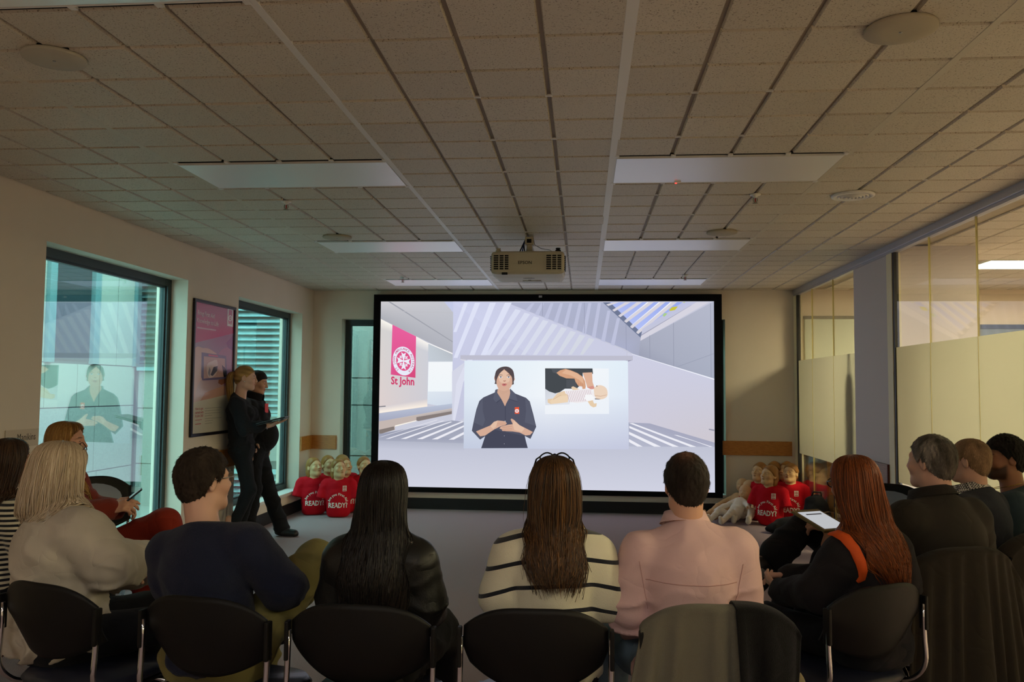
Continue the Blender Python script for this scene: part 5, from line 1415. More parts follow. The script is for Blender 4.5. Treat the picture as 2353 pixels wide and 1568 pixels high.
# ---- man in pink shirt
def collar_ring(f, root, m, col, h0=.03, h1=.075, r0=.078, r1=.068, name='collar', open_front=True):
    vs = []; n = 30; th = .005; nv = nrm(f.Rt @ V3(0, .30, 1)); ax = nrm(np.cross(V3(1, 0, 0), nv)) * -1
    rows = [(r0, h0), (r1, h1), (r1 + .006, h1 + .002), (r1 + .016, h1 - .022), (r0 + .018, h0 + .004)]
    fs = []; 
    for (r, h) in rows:
        for k in range(n):
            q = math.pi * (.5 + (.10 if open_front else 0)) + 2 * math.pi * (1 - (.10 if open_front else 0)) * k / (n - 1)
            c = f.nb + nv * h + V3(0, .012, 0) + V3(1, 0, 0) * r * math.cos(q) + nrm(V3(0, 1, -.30)) * r * 1.02 * math.sin(q)
            vs.append(c)
    for a in range(len(rows) - 1):
        for k in range(n - 1): fs.append((a * n + k, a * n + k + 1, (a + 1) * n + k + 1, (a + 1) * n + k))
    V = np.array(vs, F4); return np_mesh(name, [(V, np.array(fs))], m, root, np.tile(np.array(col, F4), (len(V), 1)) if not callable(col) else col(V))
def p_pink():
    root = person(.36, 2.93, 2, 'man with short dark hair in a pale pink shirt, seen from behind')
    f = Fig(top=1.262, lean=4, sw=.172, g=1.06, pitch=-2, yaw=6, hs=.985, hoff=(.0, .0, 0), el=[(-.292, .03, .72), (.268, .03, .73)], wr=[(-.15, .27, .60), (.15, .27, .60)], knees=[(-.24, .42, .54), (.20, .44, .53)], ankles=[(-.2, .5, .09), (.2, .5, .09)])
    body_mesh(f, root, SKIN, [hand_on(f, 0, (.3, .9, -.2), (0, .2, -1)), hand_on(f, 1, (-.3, .9, -.2), (0, .2, -1))])
    pk = rgb(222, 186, 184)
    garment('shirt', lambda x: f.top_d(x, .014, fold=.0095, seed=33, bulk=.010, neck_h=.045, hem=.47), f.top_box(), .008, cloth_m, root, pk)
    collar_ring(f, root, cloth_m, pk, .035, .078, .072, .066)
    sm = mat('shirt_seam', rgb(196, 152, 148), .9)
    def seam(pts):
        p = np.array(pts, F4)
        for _ in range(25): p[:, 1] += np.clip(f.top_d(p, .014, fold=.0095, seed=33, bulk=.010, neck_h=None), -.02, .04) * .8
        p[:, 1] -= .0006; return [tuple(a) for a in p]
    zz = float(f.nb[2])
    MB().tube(seam([(x, -.30, zz - .135 + .02 * x * x) for x in np.linspace(-.15, .15, 24)]), .0016, 5).build('yoke_seam', sm, root)
    for sg in (-1, 1): MB().tube(seam([(sg * (.172 - .03 * t), -.30, zz - .075 - .16 * t) for t in np.linspace(0, 1, 16)]), .0014, 5).build('sleeve_seam', sm, root)
    garment('jeans', lambda x: f.leg_d(x, .006, fold=.005), f.leg_box(), .011, cloth_m, root, rgb(122, 148, 168))
    shoes(f, root)
    w = Wob(5, 30, 8)
    def hc(v):
        thin = np.exp(-(((v[:, 0] + .012) / .030) ** 2 + ((v[:, 1] + .050) / .032) ** 2)) * (v[:, 2] > .07)
        c = np.array(rgb(44, 35, 29), F4) * (1 + .25 * Wob(8, 160, 8, (1, 1, .3))(v))[:, None].clip(.5, 1.6)
        return c * (1 - .55 * thin[:, None]) + np.array(rgb(150, 104, 82), F4) * .55 * thin[:, None]
    crop_hair(lambda q: short_hair_d(q, .95, nape=-.084, seed=41, rough=.0030), ((-.12, -.15, -.12), (.12, .12, .15)), .004, root, hc, f)
# ---- man in navy jumper
def p_navy():
    root = person(-1.31, 2.93, -12, 'man with short dark hair and glasses in a navy jumper and olive trousers')
    f = Fig(top=1.252, lean=2, tilt=-9, sw=.182, g=1.10, yaw=-22, pitch=2, hs=1.04, hoff=(-.04, .01, 0), el=[(-.290, .02, .755), (.315, .09, .755)], wr=[(-.10, .27, .64), (.12, .32, .70)], knees=[(-.12, .46, .53), (.16, .41, .79)], ankles=[(-.12, .50, .09), (-.06, .47, .50)])
    body_mesh(f, root, SKIN_W, [hand_on(f, 0, (.6, .7, -.2), (0, .2, -1)), hand_on(f, 1, (-.6, .7, 0), (0, .3, -1))])
    garment('jumper', lambda x: f.top_d(x, .016, fold=.005, seed=53, bulk=.013, neck_h=.022, hem=.46), f.top_box(), .0085, knit_m, root, rgb(34, 38, 58))
    garment('trousers', lambda x: f.leg_d(x, .012, fold=.0075, slim=1.12), f.leg_box(.15), .0085, cloth_m, root, rgb(126, 118, 74))
    shoes(f, root, dirs=[V3(0, 1, 0), V3(-.9, .3, -.2)])
    crop_hair(lambda q: short_hair_d(q, 1.35, nape=-.086, seed=61, rough=.0045), ((-.13, -.155, -.13), (.13, .12, .155)), .004, root, lambda v: np.array(rgb(52, 42, 35), F4) * (1 + .3 * Wob(8, 140, 8, (1, 1, .3))(v))[:, None].clip(.4, 1.7), f)
    glasses(root, f.Rh, f.hc, f.hs, steel_m)
# ---- woman with grey-blond bob at far left
def p_blonde():
    root = person(-2.00, 3.07, -34, 'woman with a shoulder length ash blond bob in a loose pale grey jumper')
    f = Fig(top=1.262, lean=5, tilt=-10, sw=.165, g=1.18, fem=True, yaw=10, pitch=-6, hs=1.0, hoff=(-.05, -.02, 0), el=[(-.27, .04, .74), (.265, .10, .80)], wr=[(-.02, .30, .72), (-.02, .34, .76)], sh_drop=.02)
    body_mesh(f, root, SKIN_W, [hand_on(f, 0, (.8, .4, 0), (0, .2, -1)), hand_on(f, 1, (-.8, .3, 0), (0, .2, -1))])
    gy = rgb(190, 182, 168)
    garment('jumper', lambda x: f.top_d(x, .026, fold=.010, seed=71, bulk=.018, neck_h=.02, hem=.46), f.top_box(.19), .009, cloth_m, root, mottled(gy, 3, .04, 60))
    garment('trousers', lambda x: f.leg_d(x, .006), f.leg_box(), .011, cloth_m, root, DARK_TROUSERS)
    shoes(f, root)
    lv = [(.134, 0, -.010, .004, .004), (.126, 0, -.012, .046, .056), (.104, 0, -.014, .080, .094), (.066, 0, -.016, .100, .114), (.020, 0, -.020, .112, .118), (-.035, .0, -.026, .122, .118), (-.09, 0, -.030, .132, .118), (-.14, .0, -.032, .138, .114), (-.185, .0, -.034, .134, .106), (-.205, .0, -.036, .110, .082)]
    make_hair('hair', lv, rgb(184, 162, 132), root, f.Rh * f.hs, f.hc, hair_m, seed=81, locks=1200, face=(.088, 1.0, .45, 0), rag=.018, wave=.008, col2=rgb(240, 224, 198), root=rgb(164, 142, 114), lw=(.003, .006), collide=lambda x: f.top_d(x, 0.026, fold=0, bulk=0.018, neck_h=None))
    glasses(root, f.Rh, f.hc, f.hs, mat('tortoise_frame', rgb(86, 52, 34), .3), z=.0, y=.082, up=.068, tilt=34)
# ---- redhead
def p_redhead():
    root = person(1.10, 3.32, 30, 'woman with long straight red hair, dark jacket with an orange strap over the shoulder')
    f = Fig(top=1.232, lean=4, sw=.142, g=.90, fem=True, yaw=-12, pitch=-7, hs=.99, hoff=(0, .03, -.0), el=[(-.275, .10, .72), (.255, .02, .74)], wr=[(-.13, .34, .66), (-.02, .40, .70)], sh_drop=.025)
    body_mesh(f, root, SKIN_W, [(f.wr[0], (.25, .95, .05), (.6, -.1, .7), V3(.2, .2, 1), {'curl': (22, 25, 28, 30), 'thumb': 30, 's': .98}, 0), (f.wr[1], (-.75, .6, -.05), (-.2, -.3, -.9), V3(-.3, .8, .2), {'curl': (18, 20, 22, 25), 's': .98}, 1)])
    bk = rgb(40, 38, 40)
    garment('jacket', lambda x: f.top_d(x, .016, fold=.005, seed=91, bulk=.010, neck_h=.03, hem=.46), f.top_box(), .0085, cloth_m, root, bk)
    garment('trousers', lambda x: f.leg_d(x, .006), f.leg_box(), .011, cloth_m, root, DARK_TROUSERS)
    shoes(f, root)
    lv = [(.132, 0, -.012, .004, .004), (.124, 0, -.014, .042, .052), (.100, 0, -.016, .073, .090), (.060, 0, -.020, .090, .108), (.010, 0, -.026, .096, .108), (-.05, .0, -.042, .100, .092), (-.11, .002, -.060, .102, .076), (-.18, .010, -.076, .088, .060), (-.25, .030, -.088, .070, .050), (-.32, .044, -.096, .056, .042), (-.37, .050, -.100, .042, .030)]
    make_hair('hair', lv, rgb(84, 42, 18), root, f.Rh * f.hs, f.hc, hair_m, seed=95, locks=1400, face=(.088, 1.15, .45, 0), rag=.055, wave=.010, col2=rgb(164, 84, 32), root=rgb(84, 42, 20), collide=lambda x: f.top_d(x, 0.016, fold=0, bulk=0.01, neck_h=None))
    glasses(root, f.Rh, f.hc, f.hs, gl_black, y=.104, th=.0026)
    # orange strap: over the left shoulder and down the back, a flat band lying on the jacket
    og = mat('orange_webbing', rgb(214, 84, 26), .7, bump=.2, bscale=600)
    P_ = [f.sh[0] + V3(-.030, .025, .065), f.sh[0] + V3(-.030, .0, .078), f.sh[0] + V3(-.030, -.04, .072), f.sh[0] + V3(-.022, -.07, .035), f.sh[0] + V3(-.012, -.095, -.005), f.sh[0] + V3(-.010, -.11, -.04), f.sh[0] + V3(-.018, -.11, -.07), f.sh[0] + V3(-.032, -.10, -.09)]
    w = [.008, .019, .022, .021, .020, .017, .012, .006]
    vs = []; fs = []
    pc = [f.top_d(np.array([p], F4), .016, fold=0, neck_h=None)[0] for p in P_]
    for i, p in enumerate(P_):
        # settle each point on the jacket surface
        p = np.array(p, F4)
        for _ in range(12):
            e = .004; d0 = f.top_d(p[None], .016, fold=0, neck_h=None, bulk=.010)[0]
            gr = np.array([f.top_d((p + e * np.eye(3, dtype=F4)[k])[None], .016, fold=0, neck_h=None, bulk=.010)[0] - d0 for k in range(3)]) / e
            p = p - nrm(gr) * (d0 - .007)
        P_[i] = p
    for i, p in enumerate(P_):
        t = nrm(P_[min(i + 1, len(P_) - 1)] - P_[max(i - 1, 0)]); d0 = f.top_d(p[None], .016, fold=0, neck_h=None)[0]
        gr = nrm(np.array([f.top_d((p + .004 * np.eye(3, dtype=F4)[k])[None], .016, fold=0, neck_h=None)[0] - d0 for k in range(3)])); sd = np.cross(t, gr)
        vs += [p - sd * w[i], p + sd * w[i], p + sd * w[i] + gr * .004, p - sd * w[i] + gr * .004]
    for i in range(len(P_) - 1):
        for k in range(4): fs.append((i * 4 + k, i * 4 + (k + 1) % 4, (i + 1) * 4 + (k + 1) % 4, (i + 1) * 4 + k))
    b = MB().add(vs, fs, 0, True).build('orange_strap', og, root); b['label'] = 'orange shoulder strap'
    return f, root
# ---- person with tablet, mostly hidden behind the redhead
def p_tablet():
    root = person(1.43, 4.30, 85, 'person in black with bare shin, tablet on the raised knee, behind the red haired woman')
    f = Fig(top=1.07, lean=8, sw=.15, g=.98, fem=True, hs=.95, knees=[(-.10, .42, .54), (.10, .30, .80)], ankles=[(-.08, .46, .09), (-.13, .56, .61)], wr=[(-.02, .20, .80), (.18, .22, .80)])
    body_mesh(f, root, SKIN, [hand_on(f, 0, (.2, .9, .2), (.4, .1, -.9)), hand_on(f, 1, (-.3, .9, .1), (0, .1, -1))], bare_leg=[(f.kn[1] + (f.an[1] - f.kn[1]) * .6, f.an[1] + V3(0, .05, -.03), .042, .034)])
    bk = rgb(30, 30, 32)
    garment('shirt', lambda x: f.top_d(x, .014, fold=.005, seed=101, neck_h=.03, hem=.46), f.top_box(), .011, cloth_m, root, bk)
    garment('trousers', lambda x: f.leg_d(x, .010, fold=.005, end=.66, flare=.026), f.leg_box(), .010, cloth_m, root, bk)
    shoes(f, root, dirs=[V3(0, 1, 0), V3(-.7, .5, -.5)])
    crop_hair(lambda q: short_hair_d(q, 1.2, nape=-.086, seed=103), ((-.13, -.155, -.13), (.13, .12, .155)), .006, root, rgb(60, 44, 34), f)
    return f, root
# ---- three men at right
def p_big():
    root = person(1.53, 3.74, 24, 'heavy built man with short greying hair in a dark khaki collared top')
    f = Fig(top=1.298, lean=2, sw=.190, g=1.22, yaw=12, pitch=0, hs=1.06, hoff=(.01, .02, 0), el=[(-.30, .10, .80), (.325, .03, .80)], wr=[(-.10, .30, .66), (.10, .30, .66)], sh_drop=.0)
    body_mesh(f, root, SKIN_W, [hand_on(f, 0, (.6, .7, -.2), (0, .2, -1)), hand_on(f, 1, (-.6, .7, -.2), (0, .2, -1))], arm_skin=.9)
    kh = rgb(58, 54, 48)
    garment('polo_top', lambda x: f.top_d(x, .018, fold=.007, seed=111, bulk=.020, forearm=False, neck_h=.045, hem=.46), f.top_box(.19), .009, cloth_m, root, kh)
    collar_ring(f, root, cloth_m, rgb(52, 48, 44), .03, .075, .086, .080)
    garment('trousers', lambda x: f.leg_d(x, .006), f.leg_box(), .012, cloth_m, root, DARK_TROUSERS)
    shoes(f, root)
    def hc(v):
        gq = np.clip((np.abs(v[:, 0]) - .045) / .03, 0, 1) * .5 + .2
        n = (1 + .4 * Wob(8, 170, 8, (1, 1, .3))(v))[:, None].clip(.3, 1.9)
        return (np.array(rgb(66, 58, 50), F4) * (1 - gq[:, None]) + np.array(rgb(150, 142, 132), F4) * gq[:, None]) * n
    crop_hair(lambda q: short_hair_d(q, .8, nape=-.088, seed=113, rough=.003), ((-.13, -.155, -.13), (.13, .12, .155)), .004, root, hc, f)
def p_checked():
    root = person(1.92, 4.26, 44, 'older man with very short fair hair, navy jumper over a black and white checked collar')
    f = Fig(top=1.262, lean=2, sw=.172, g=1.04, yaw=0, pitch=0, hs=1.0, wr=[(-.10, .30, .66), (.10, .30, .66)])
    body_mesh(f, root, SKIN_W, [hand_on(f, 0, (.6, .7, -.2), (0, .2, -1)), hand_on(f, 1, (-.6, .7, -.2), (0, .2, -1))])
    garment('jumper', lambda x: f.top_d(x, .016, fold=.006, seed=121, bulk=.012, neck_h=.03, hem=.46), f.top_box(), .0095, knit_m, root, rgb(44, 48, 58))
    m = bpy.data.materials.new('checked_cotton'); m.use_nodes = True; nt = m.node_tree; b = nt.nodes['Principled BSDF']
    t = nt.nodes.new('ShaderNodeTexCoord'); mp = nt.nodes.new('ShaderNodeMapping'); mp.inputs['Rotation'].default_value = (.1, .2, .78)
    ck = nt.nodes.new('ShaderNodeTexChecker'); ck.inputs['Scale'].default_value = 130; ck.inputs[1].default_value = (*rgb(230, 228, 222), 1); ck.inputs[2].default_value = (*rgb(46, 50, 58), 1)
    nt.links.new(t.outputs['Object'], mp.inputs[0]); nt.links.new(mp.outputs[0], ck.inputs[0]); nt.links.new(ck.outputs[0], b.inputs['Base Color'])
    collar_ring(f, root, m, (1, 1, 1), .028, .066, .078, .070)
    garment('trousers', lambda x: f.leg_d(x, .006), f.leg_box(), .013, cloth_m, root, DARK_TROUSERS)
    shoes(f, root)
    def hc(v):
        return np.array(rgb(150, 120, 90), F4) * (1 + .22 * Wob(8, 150, 8, (1, 1, .4))(v))[:, None].clip(.5, 1.6)
    crop_hair(lambda q: short_hair_d(q, .45, nape=-.078, seed=123, rough=.002), ((-.13, -.155, -.13), (.13, .12, .155)), .0045, root, hc, f)
def p_young():
    root = person(2.25, 4.52, 58, 'young man with thick black hair and short beard in profile, dark teal t-shirt')
    f = Fig(top=1.255, lean=4, sw=.178, g=1.02, yaw=30, pitch=0, hs=1.0, hoff=(0, .02, 0), wr=[(-.10, .30, .66), (.10, .30, .66)], el=[(-.26, .08, .78), (.28, .02, .78)])
    body_mesh(f, root, SKIN_D, [hand_on(f, 0, (.6, .7, -.2), (0, .2, -1)), hand_on(f, 1, (-.6, .7, -.2), (0, .2, -1))], beard=rgb(40, 28, 22), lips=rgb(120, 74, 62), brow=(.01, .008, .006), arm_skin=.9, hh=.004)
    garment('t_shirt', lambda x: f.top_d(x, .014, fold=.005, seed=131, bulk=.012, forearm=False, neck_h=.022, hem=.46), f.top_box(), .0095, cloth_m, root, rgb(52, 66, 74))
    garment('trousers', lambda x: f.leg_d(x, .006), f.leg_box(), .013, cloth_m, root, DARK_TROUSERS)
    shoes(f, root)
    n = MB(); nv = nrm(f.Rt @ V3(0, .45, 1))
    n.tube([tuple(f.nb + nv * (.040) + V3(.070 * math.cos(q), .010 + .070 * math.sin(q), -.02 * math.sin(q))) for q in [i * math.pi / 14 for i in range(29)]], .0016, 6, caps=False).build('necklace', mat('gold', rgb(196, 160, 80), .25, metal=1), root)
    crop_hair(lambda q: short_hair_d(q, 1.9, nape=-.084, seed=133, front=.058, rough=.0045), ((-.14, -.16, -.13), (.14, .13, .165)), .004, root, lambda v: np.array(rgb(24, 20, 18), F4) * (1 + .35 * Wob(8, 140, 8, (1, 1, .4))(v))[:, None].clip(.4, 1.8), f)
# ---- woman in rust red, left, facing right
def p_rust():
    root = person(-2.66, 4.12, -76, 'woman with long golden blond hair in a rust red jumper and trousers, legs crossed')
    f = Fig(top=1.295, lean=-4, sw=.150, g=.94, fem=True, yaw=-4, pitch=0, hs=.93, hoff=(0, .0, 0), hip=.56, el=[(-.21, .04, .83), (.22, .06, .82)], wr=[(-.05, .22, .83), (.05, .22, .845)], knees=[(.05, .50, .775), (.10, .44, .52)], ankles=[(.16, .64, .42), (.10, .46, .09)])
    body_mesh(f, root, SKIN, [hand_on(f, 0, (.2, .9, .1), (.5, 0, -.8), curl=(30, 35, 40, 45)), (f.wr[1], (.05, .95, .25), (-.6, .1, -.7), V3(-.3, .1, 1), {'curl': (25, 35, 40, 45), 'thumb': 40}, 1)], lips=rgb(190, 104, 96), hh=.004)
    ru = rgb(128, 50, 38)
    garment('jumper', lambda x: f.top_d(x, .014, fold=.005, seed=141, bulk=.010, neck_h=.024, hem=.47), f.top_box(), .009, knit_m, root, ru)
    garment('trousers', lambda x: f.leg_d(x, .012, fold=.004, flare=.02), f.leg_box(), .010, cloth_m, root, rgb(138, 46, 32))
    shoes(f, root, dirs=[V3(.1, .7, -.6), V3(0, 1, 0)])
    lv = [(.132, 0, -.010, .004, .004), (.124, 0, -.012, .042, .054), (.100, 0, -.014, .073, .094), (.060, 0, -.016, .088, .108), (.010, 0, -.020, .094, .108), (-.05, .0, -.026, .096, .098), (-.11, .012, -.030, .098, .088), (-.17, .030, -.030, .088, .080), (-.24, .050, -.020, .070, .070), (-.31, .062, .0, .052, .052), (-.36, .066, .01, .034, .034)]
    make_hair('hair', lv, rgb(132, 90, 40), root, f.Rh * f.hs, f.hc, hair_m, seed=145, locks=1100, face=(.088, 1.05, .4, 0), rag=.06, wave=.012, col2=rgb(216, 170, 96), root=rgb(112, 74, 36), lw=(.0028, .0055), collide=lambda x: f.top_d(x, 0.014, fold=0, bulk=0.01, neck_h=None))
# ---- dark haired woman cut off by the left edge
def p_dark_left():
    root = person(-2.68, 3.62, -28, 'dark haired woman in striped top cut off by the left edge of the picture')
    f = Fig(top=1.232, lean=2, sw=.15, g=.98, fem=True, yaw=4, hs=.97, hoff=(0, .02, 0))
    body_mesh(f, root, SKIN, [hand_on(f, 0, (.6, .7, -.2), (0, .2, -1)), hand_on(f, 1, (-.6, .7, -.2), (0, .2, -1))])
    st = striped_mat(); 
    def col(v):
        t = v[:, 2] / .022; return np.stack([t, 0 * t, 0 * t], 1)
    m2 = st.copy(); m2.name = 'narrow_stripes'
    for n in m2.node_tree.nodes:
        if n.type == 'MATH' and n.operation == 'LESS_THAN': n.inputs[1].default_value = .25
    garment('striped_top', lambda x: f.top_d(x, .014, fold=.003, seed=151, neck_h=.03, hem=.47), f.top_box(), .010, m2, root, col)
    garment('trousers', lambda x: f.leg_d(x, .006), f.leg_box(), .013, cloth_m, root, DARK_TROUSERS)
    shoes(f, root)
    lv = [(.132, 0, -.012, .004, .004), (.124, 0, -.014, .042, .052), (.100, 0, -.016, .074, .090), (.060, 0, -.020, .092, .108), (.010, 0, -.026, .098, .108), (-.05, .0, -.040, .098, .092), (-.11, .0, -.056, .096, .078), (-.18, .0, -.070, .092, .064), (-.24, .0, -.078, .080, .050)]
    make_hair('hair', lv, rgb(48, 34, 26), root, f.Rh * f.hs, f.hc, hair_m, seed=155, locks=800, face=(.088, 1.15, .45, 0), rag=.04, wave=.01, col2=rgb(92, 66, 46), collide=lambda x: f.top_d(x, 0.014, fold=0, bulk=0, neck_h=None))

chair(-.155, 2.865, 2, 'black chair of the woman in the striped jumper, backrest bare')
p_striped()
chair(-.70, 2.85, -2, 'black chair of the black haired woman, pink coat hanging below its back')
p_black_hair()
chair(.41, 2.88, 3, 'black chair of the man in the pink shirt, hidden under two coats')
p_pink()
chair(-1.20, 2.88, -11, 'black chair of the man in navy, chrome legs showing')
p_navy()
chair(-1.79, 2.99, -19, 'black chair of the woman in the pale grey jumper')
p_blonde()
chair(.95, 3.31, 30, 'black chair of the red haired woman, backrest turned to the light')
fR, rR = p_redhead()
chair(1.47, 4.30, 85, 'black chair of the person with the tablet')
p_tablet()
chair(1.46, 3.70, 20, 'black chair of the heavy man, under a long dark coat')
p_big()
chair(1.90, 4.22, 44, 'black chair of the older man, under a dark coat')
p_checked()
chair(2.22, 4.49, 58, 'black chair of the young man, under a cream coat')
p_young()
chair(-2.68, 4.11, -76, 'black chair of the woman in rust red')
p_rust()
chair(-2.72, 3.58, -28, 'black chair of the dark haired woman at the left edge')
p_dark_left()
def stack(x, y, a, where):
    chair(x, y, a, 'lower chair of the empty pair stacked ' + where)
    c = chair(x, y, a, 'upper chair of the empty pair stacked %s, grey pad showing' % where); c.location.z = .085
stack(-2.98, 5.1, -118, 'by the near left window')
stack(1.84, 5.45, 142, 'by the glass partition')
# ================================================================== STANDING WOMEN
black_cloth = rgb(34, 34, 38)
def p_stand_blonde():
    root = person(-3.225, 7.67, -80, 'standing young woman with blond ponytail in black, leaning on the wall with a tablet')
    f = Fig(top=1.685, hip=.90, lean=-4, sw=.165, g=.93, fem=True, yaw=6, pitch=-4, hs=1.06, hoff=(0, .025, 0),
            el=[(-.30, -.02, 1.16), (.255, .06, 1.09)], wr=[(-.20, .05, .96), (.07, .265, 1.125)],
            knees=[(-.08, .06, .47), (.09, .10, .52)], ankles=[(-.07, -.02, .09), (.10, -.07, .09)])
    f.kn[1] = V3(.085, .10, .53)
    body_mesh(f, root, SKIN_W, [(f.wr[0], (.2, .2, -1), (1, 0, 0), V3(0, 1, .2), {}, 0), (f.wr[1], (-.25, .95, .22), (0, -.2, 1), V3(.9, .2, .3), {'curl': (8, 8, 10, 12), 'thumb': 50}, 1)], lips=rgb(176, 104, 92), hh=.004, arm_skin=.5, bare_leg=[(f.an[i] + V3(0, 0, .16), f.an[i] + V3(0, 0, -.02), .036, .032) for i in (0, 1)])
    garment('top', lambda x: f.top_d(x, .010, fold=.005, seed=201, bulk=.004, sleeve=.66, neck_h=.012, neck_slope=.7, hem=.84), f.top_box(), .0085, cloth_m, root, black_cloth)
    garment('leggings', lambda x: f.leg_d(x, .004, fold=.003, end=.66, slim=.98, waist=.06), f.leg_box(), .0085, cloth_m, root, rgb(32, 34, 38))
    shoes(f, root)
    hcol = lambda v: np.array(rgb(170, 132, 78), F4) * (1 + .28 * Wob(9, 120, 9, (.5, .3, 1.4))(v))[:, None].clip(.4, 1.7)
    hp = sculpt('hair', lambda q: short_hair_d(q, .6, nape=-.060, seed=203, front=.060, rough=.0018), (-.12, -.15, -.12), (.12, .12, .15), .004, hair_matt, root, hcol, f.Rh * f.hs, f.hc)
    lv = [(.060, 0, -.098, .004, .004), (.052, 0, -.120, .020, .022), (.030, 0, -.142, .028, .028), (-.02, .0, -.152, .034, .030), (-.08, 0, -.146, .036, .030), (-.15, .0, -.134, .034, .028), (-.21, .0, -.124, .026, .022), (-.25, .0, -.118, .012, .010)]
    make_hair('ponytail', lv, rgb(128, 92, 46), root, f.Rh * f.hs, f.hc, hair_m, seed=205, locks=260, rag=.03, wave=.006, col2=rgb(208, 168, 104))
    MB().lathe([(.016, -.006), (.020, 0), (.016, .006)], tuple(f.Rh @ (V3(0, -.112, .050) * f.hs) + f.hc), 14, R=Matrix.Rotation(math.radians(60), 3, 'X')).build('hair_tie', gl_black, root)
    MB().lathe([(.002, -.004), (.0055, -.002), (.0055, .002), (.002, .004)], tuple(f.Rh @ (V3(.080, .0, -.030) * f.hs) + f.hc), 10).build('earring', mat('pearl', rgb(236, 232, 222), .2), root)
    MB().tube([tuple(f.wr[1] + (f.el[1] - f.wr[1]) * .12 + .036 * (math.cos(q) * V3(1, 0, .1) + math.sin(q) * nrm(np.cross(V3(1, 0, .1), f.wr[1] - f.el[1])))) for q in [i * math.pi / 10 for i in range(21)]], .004, 6, caps=False).build('wrist_band', steel_m, root)
    MB().tube([tuple(f.sh[1] + V3(.066, .05, -.10)), tuple(f.sh[1] + V3(.066, .062, -.14))], .004, 6).build('sleeve_mark', mat('pale_pink_print', rgb(226, 180, 186), .6), root)
    return f, root
def p_stand_dark():
    root = person(-3.24, 8.02, -84, 'standing woman in black padded jacket with red badge and black boots')
    f = Fig(top=1.655, hip=.90, lean=-6, sw=.170, g=1.05, fem=True, yaw=2, pitch=-12, roll=0, hs=1.05, hoff=(0, .03, -.01),
            el=[(-.25, .02, 1.10), (.25, .02, 1.10)], wr=[(-.27, -.02, .86), (.26, -.05, .86)],
            knees=[(-.10, .10, .50), (.10, .03, .48)], ankles=[(-.10, .26, .09), (.10, -.03, .09)])
    body_mesh(f, root, SKIN, [hand_on(f, 0, (.5, .8, -.2), (0, .2, -1)), hand_on(f, 1, (-.5, .8, -.3), (0, .2, -1))], lips=rgb(170, 98, 90), hh=.004)
    def top(x):
        d = f.top_d(x, .020, fold=.006, seed=211, bulk=.012, neck_h=.02, hem=.86)
        return smin(d, ell(x, f.waist + V3(0, .125, -.02), (.135, .12, .15)), .06)
    lo, hi = f.top_box(); hi[1] += .1
    garment('jacket', top, (lo, hi), .0085, cloth_m, root, rgb(32, 32, 34))
    cr = collar_ring(f, root, cloth_m, rgb(26, 26, 28), .012, .085, .082, .082, name='stand_collar')
    garment('trousers', lambda x: f.leg_d(x, .012, fold=.006, flare=.014, slim=1.05), f.leg_box(), .009, cloth_m, root, rgb(30, 30, 33))
    for i, d in ((0, V3(0.05, 1, -.05)), (1, V3(.25, .95, 0))):
        pass
    shoes(f, root, dirs=[V3(.25, 1, -.02), V3(.35, .95, 0)], sc=1.25, name='boot')
    sculpt('hair', lambda q: short_hair_d(q, 1.0, nape=-.075, seed=213, front=.055, rough=.002), (-.13, -.155, -.13), (.13, .12, .155), .0045, hair_matt, root, rgb(38, 30, 28), f.Rh * f.hs, f.hc)
    sculpt('hair_bun', lambda q: ell(q, (0, -.125, .02), (.035, .03, .035)) + .002 * Wob(4, 200, 8)(q), (-.06, -.18, -.04), (.06, -.07, .08), .005, hair_matt, root, rgb(38, 30, 28), f.Rh * f.hs, f.hc)
    b = f.chest + V3(.075, .155, .085)
    m = MB(); R3 = Matrix.Rotation(math.radians(-18), 3, 'Z')
    m.add([Vector(b) + R3 @ Vector(p) for p in ((-.028, 0, -.045), (.028, 0, -.045), (.028, 0, .045), (-.028, 0, .045), (-.028, .006, -.045), (.028, .006, -.045), (.028, .006, .045), (-.028, .006, .045))], [(0, 1, 2, 3), (7, 6, 5, 4), (0, 4, 5, 1), (1, 5, 6, 2), (2, 6, 7, 3), (3, 7, 4, 0)])
    bd = m.build('badge', mat('badge_red', rgb(216, 52, 44), .5), root); bd['label'] = 'red chest badge'
    return f, root
fS, rS = p_stand_blonde()
p_stand_dark()
# tablet held flat between them
tb = empty('tablet', (-2.90, 7.60, 1.172), 0, 'black tablet held out flat by the standing blond woman', 'tablet', R=Matrix.Rotation(math.radians(8), 3, 'Z') @ Matrix.Rotation(math.radians(-14), 3, 'Y'))
MB().box(-.135, .135, -.10, .10, -.007, .004, bev=.003).build('case', gl_black, tb)
MB().box(-.125, .125, -.092, .092, .004, .0055).build('screen', mat('tablet_glass', rgb(30, 32, 36), .1), tb)
MB().box(-.135, .12, -.10, .10, -.020, -.012, bev=.002).build('cover_flap', gl_black, tb)

# ================================================================== TABLET AND PHONE IN THE AUDIENCE
tb2 = empty('tablet', (1.145, 4.17, .862), 0, 'tablet with a lit white page in a tan case, on the lap behind the redhead', 'tablet', R=Matrix.Rotation(math.radians(28), 3, 'Z') @ Matrix.Rotation(math.radians(16), 3, 'X'))
MB().box(-.085, .085, -.115, .115, -.010, .004, bev=.004).build('case', mat('tan_case', rgb(122, 104, 60), .5), tb2)
MB().box(-.070, .070, -.098, .086, .004, .0055).build('screen', emis_mat('lit_tablet_page', rgb(214, 216, 220), .75), tb2)
MB().box(-.045, .05, .050, .060, .0055, .0062).build('title_bar', emis_mat('tablet_title', rgb(70, 62, 64), .7), tb2)
p3h = empty('phone', (-2.355, 4.19, .895), 0, 'black phone held by the woman in rust red', 'phone', R=Matrix.Rotation(math.radians(-60), 3, 'Z') @ Matrix.Rotation(math.radians(40), 3, 'X'))
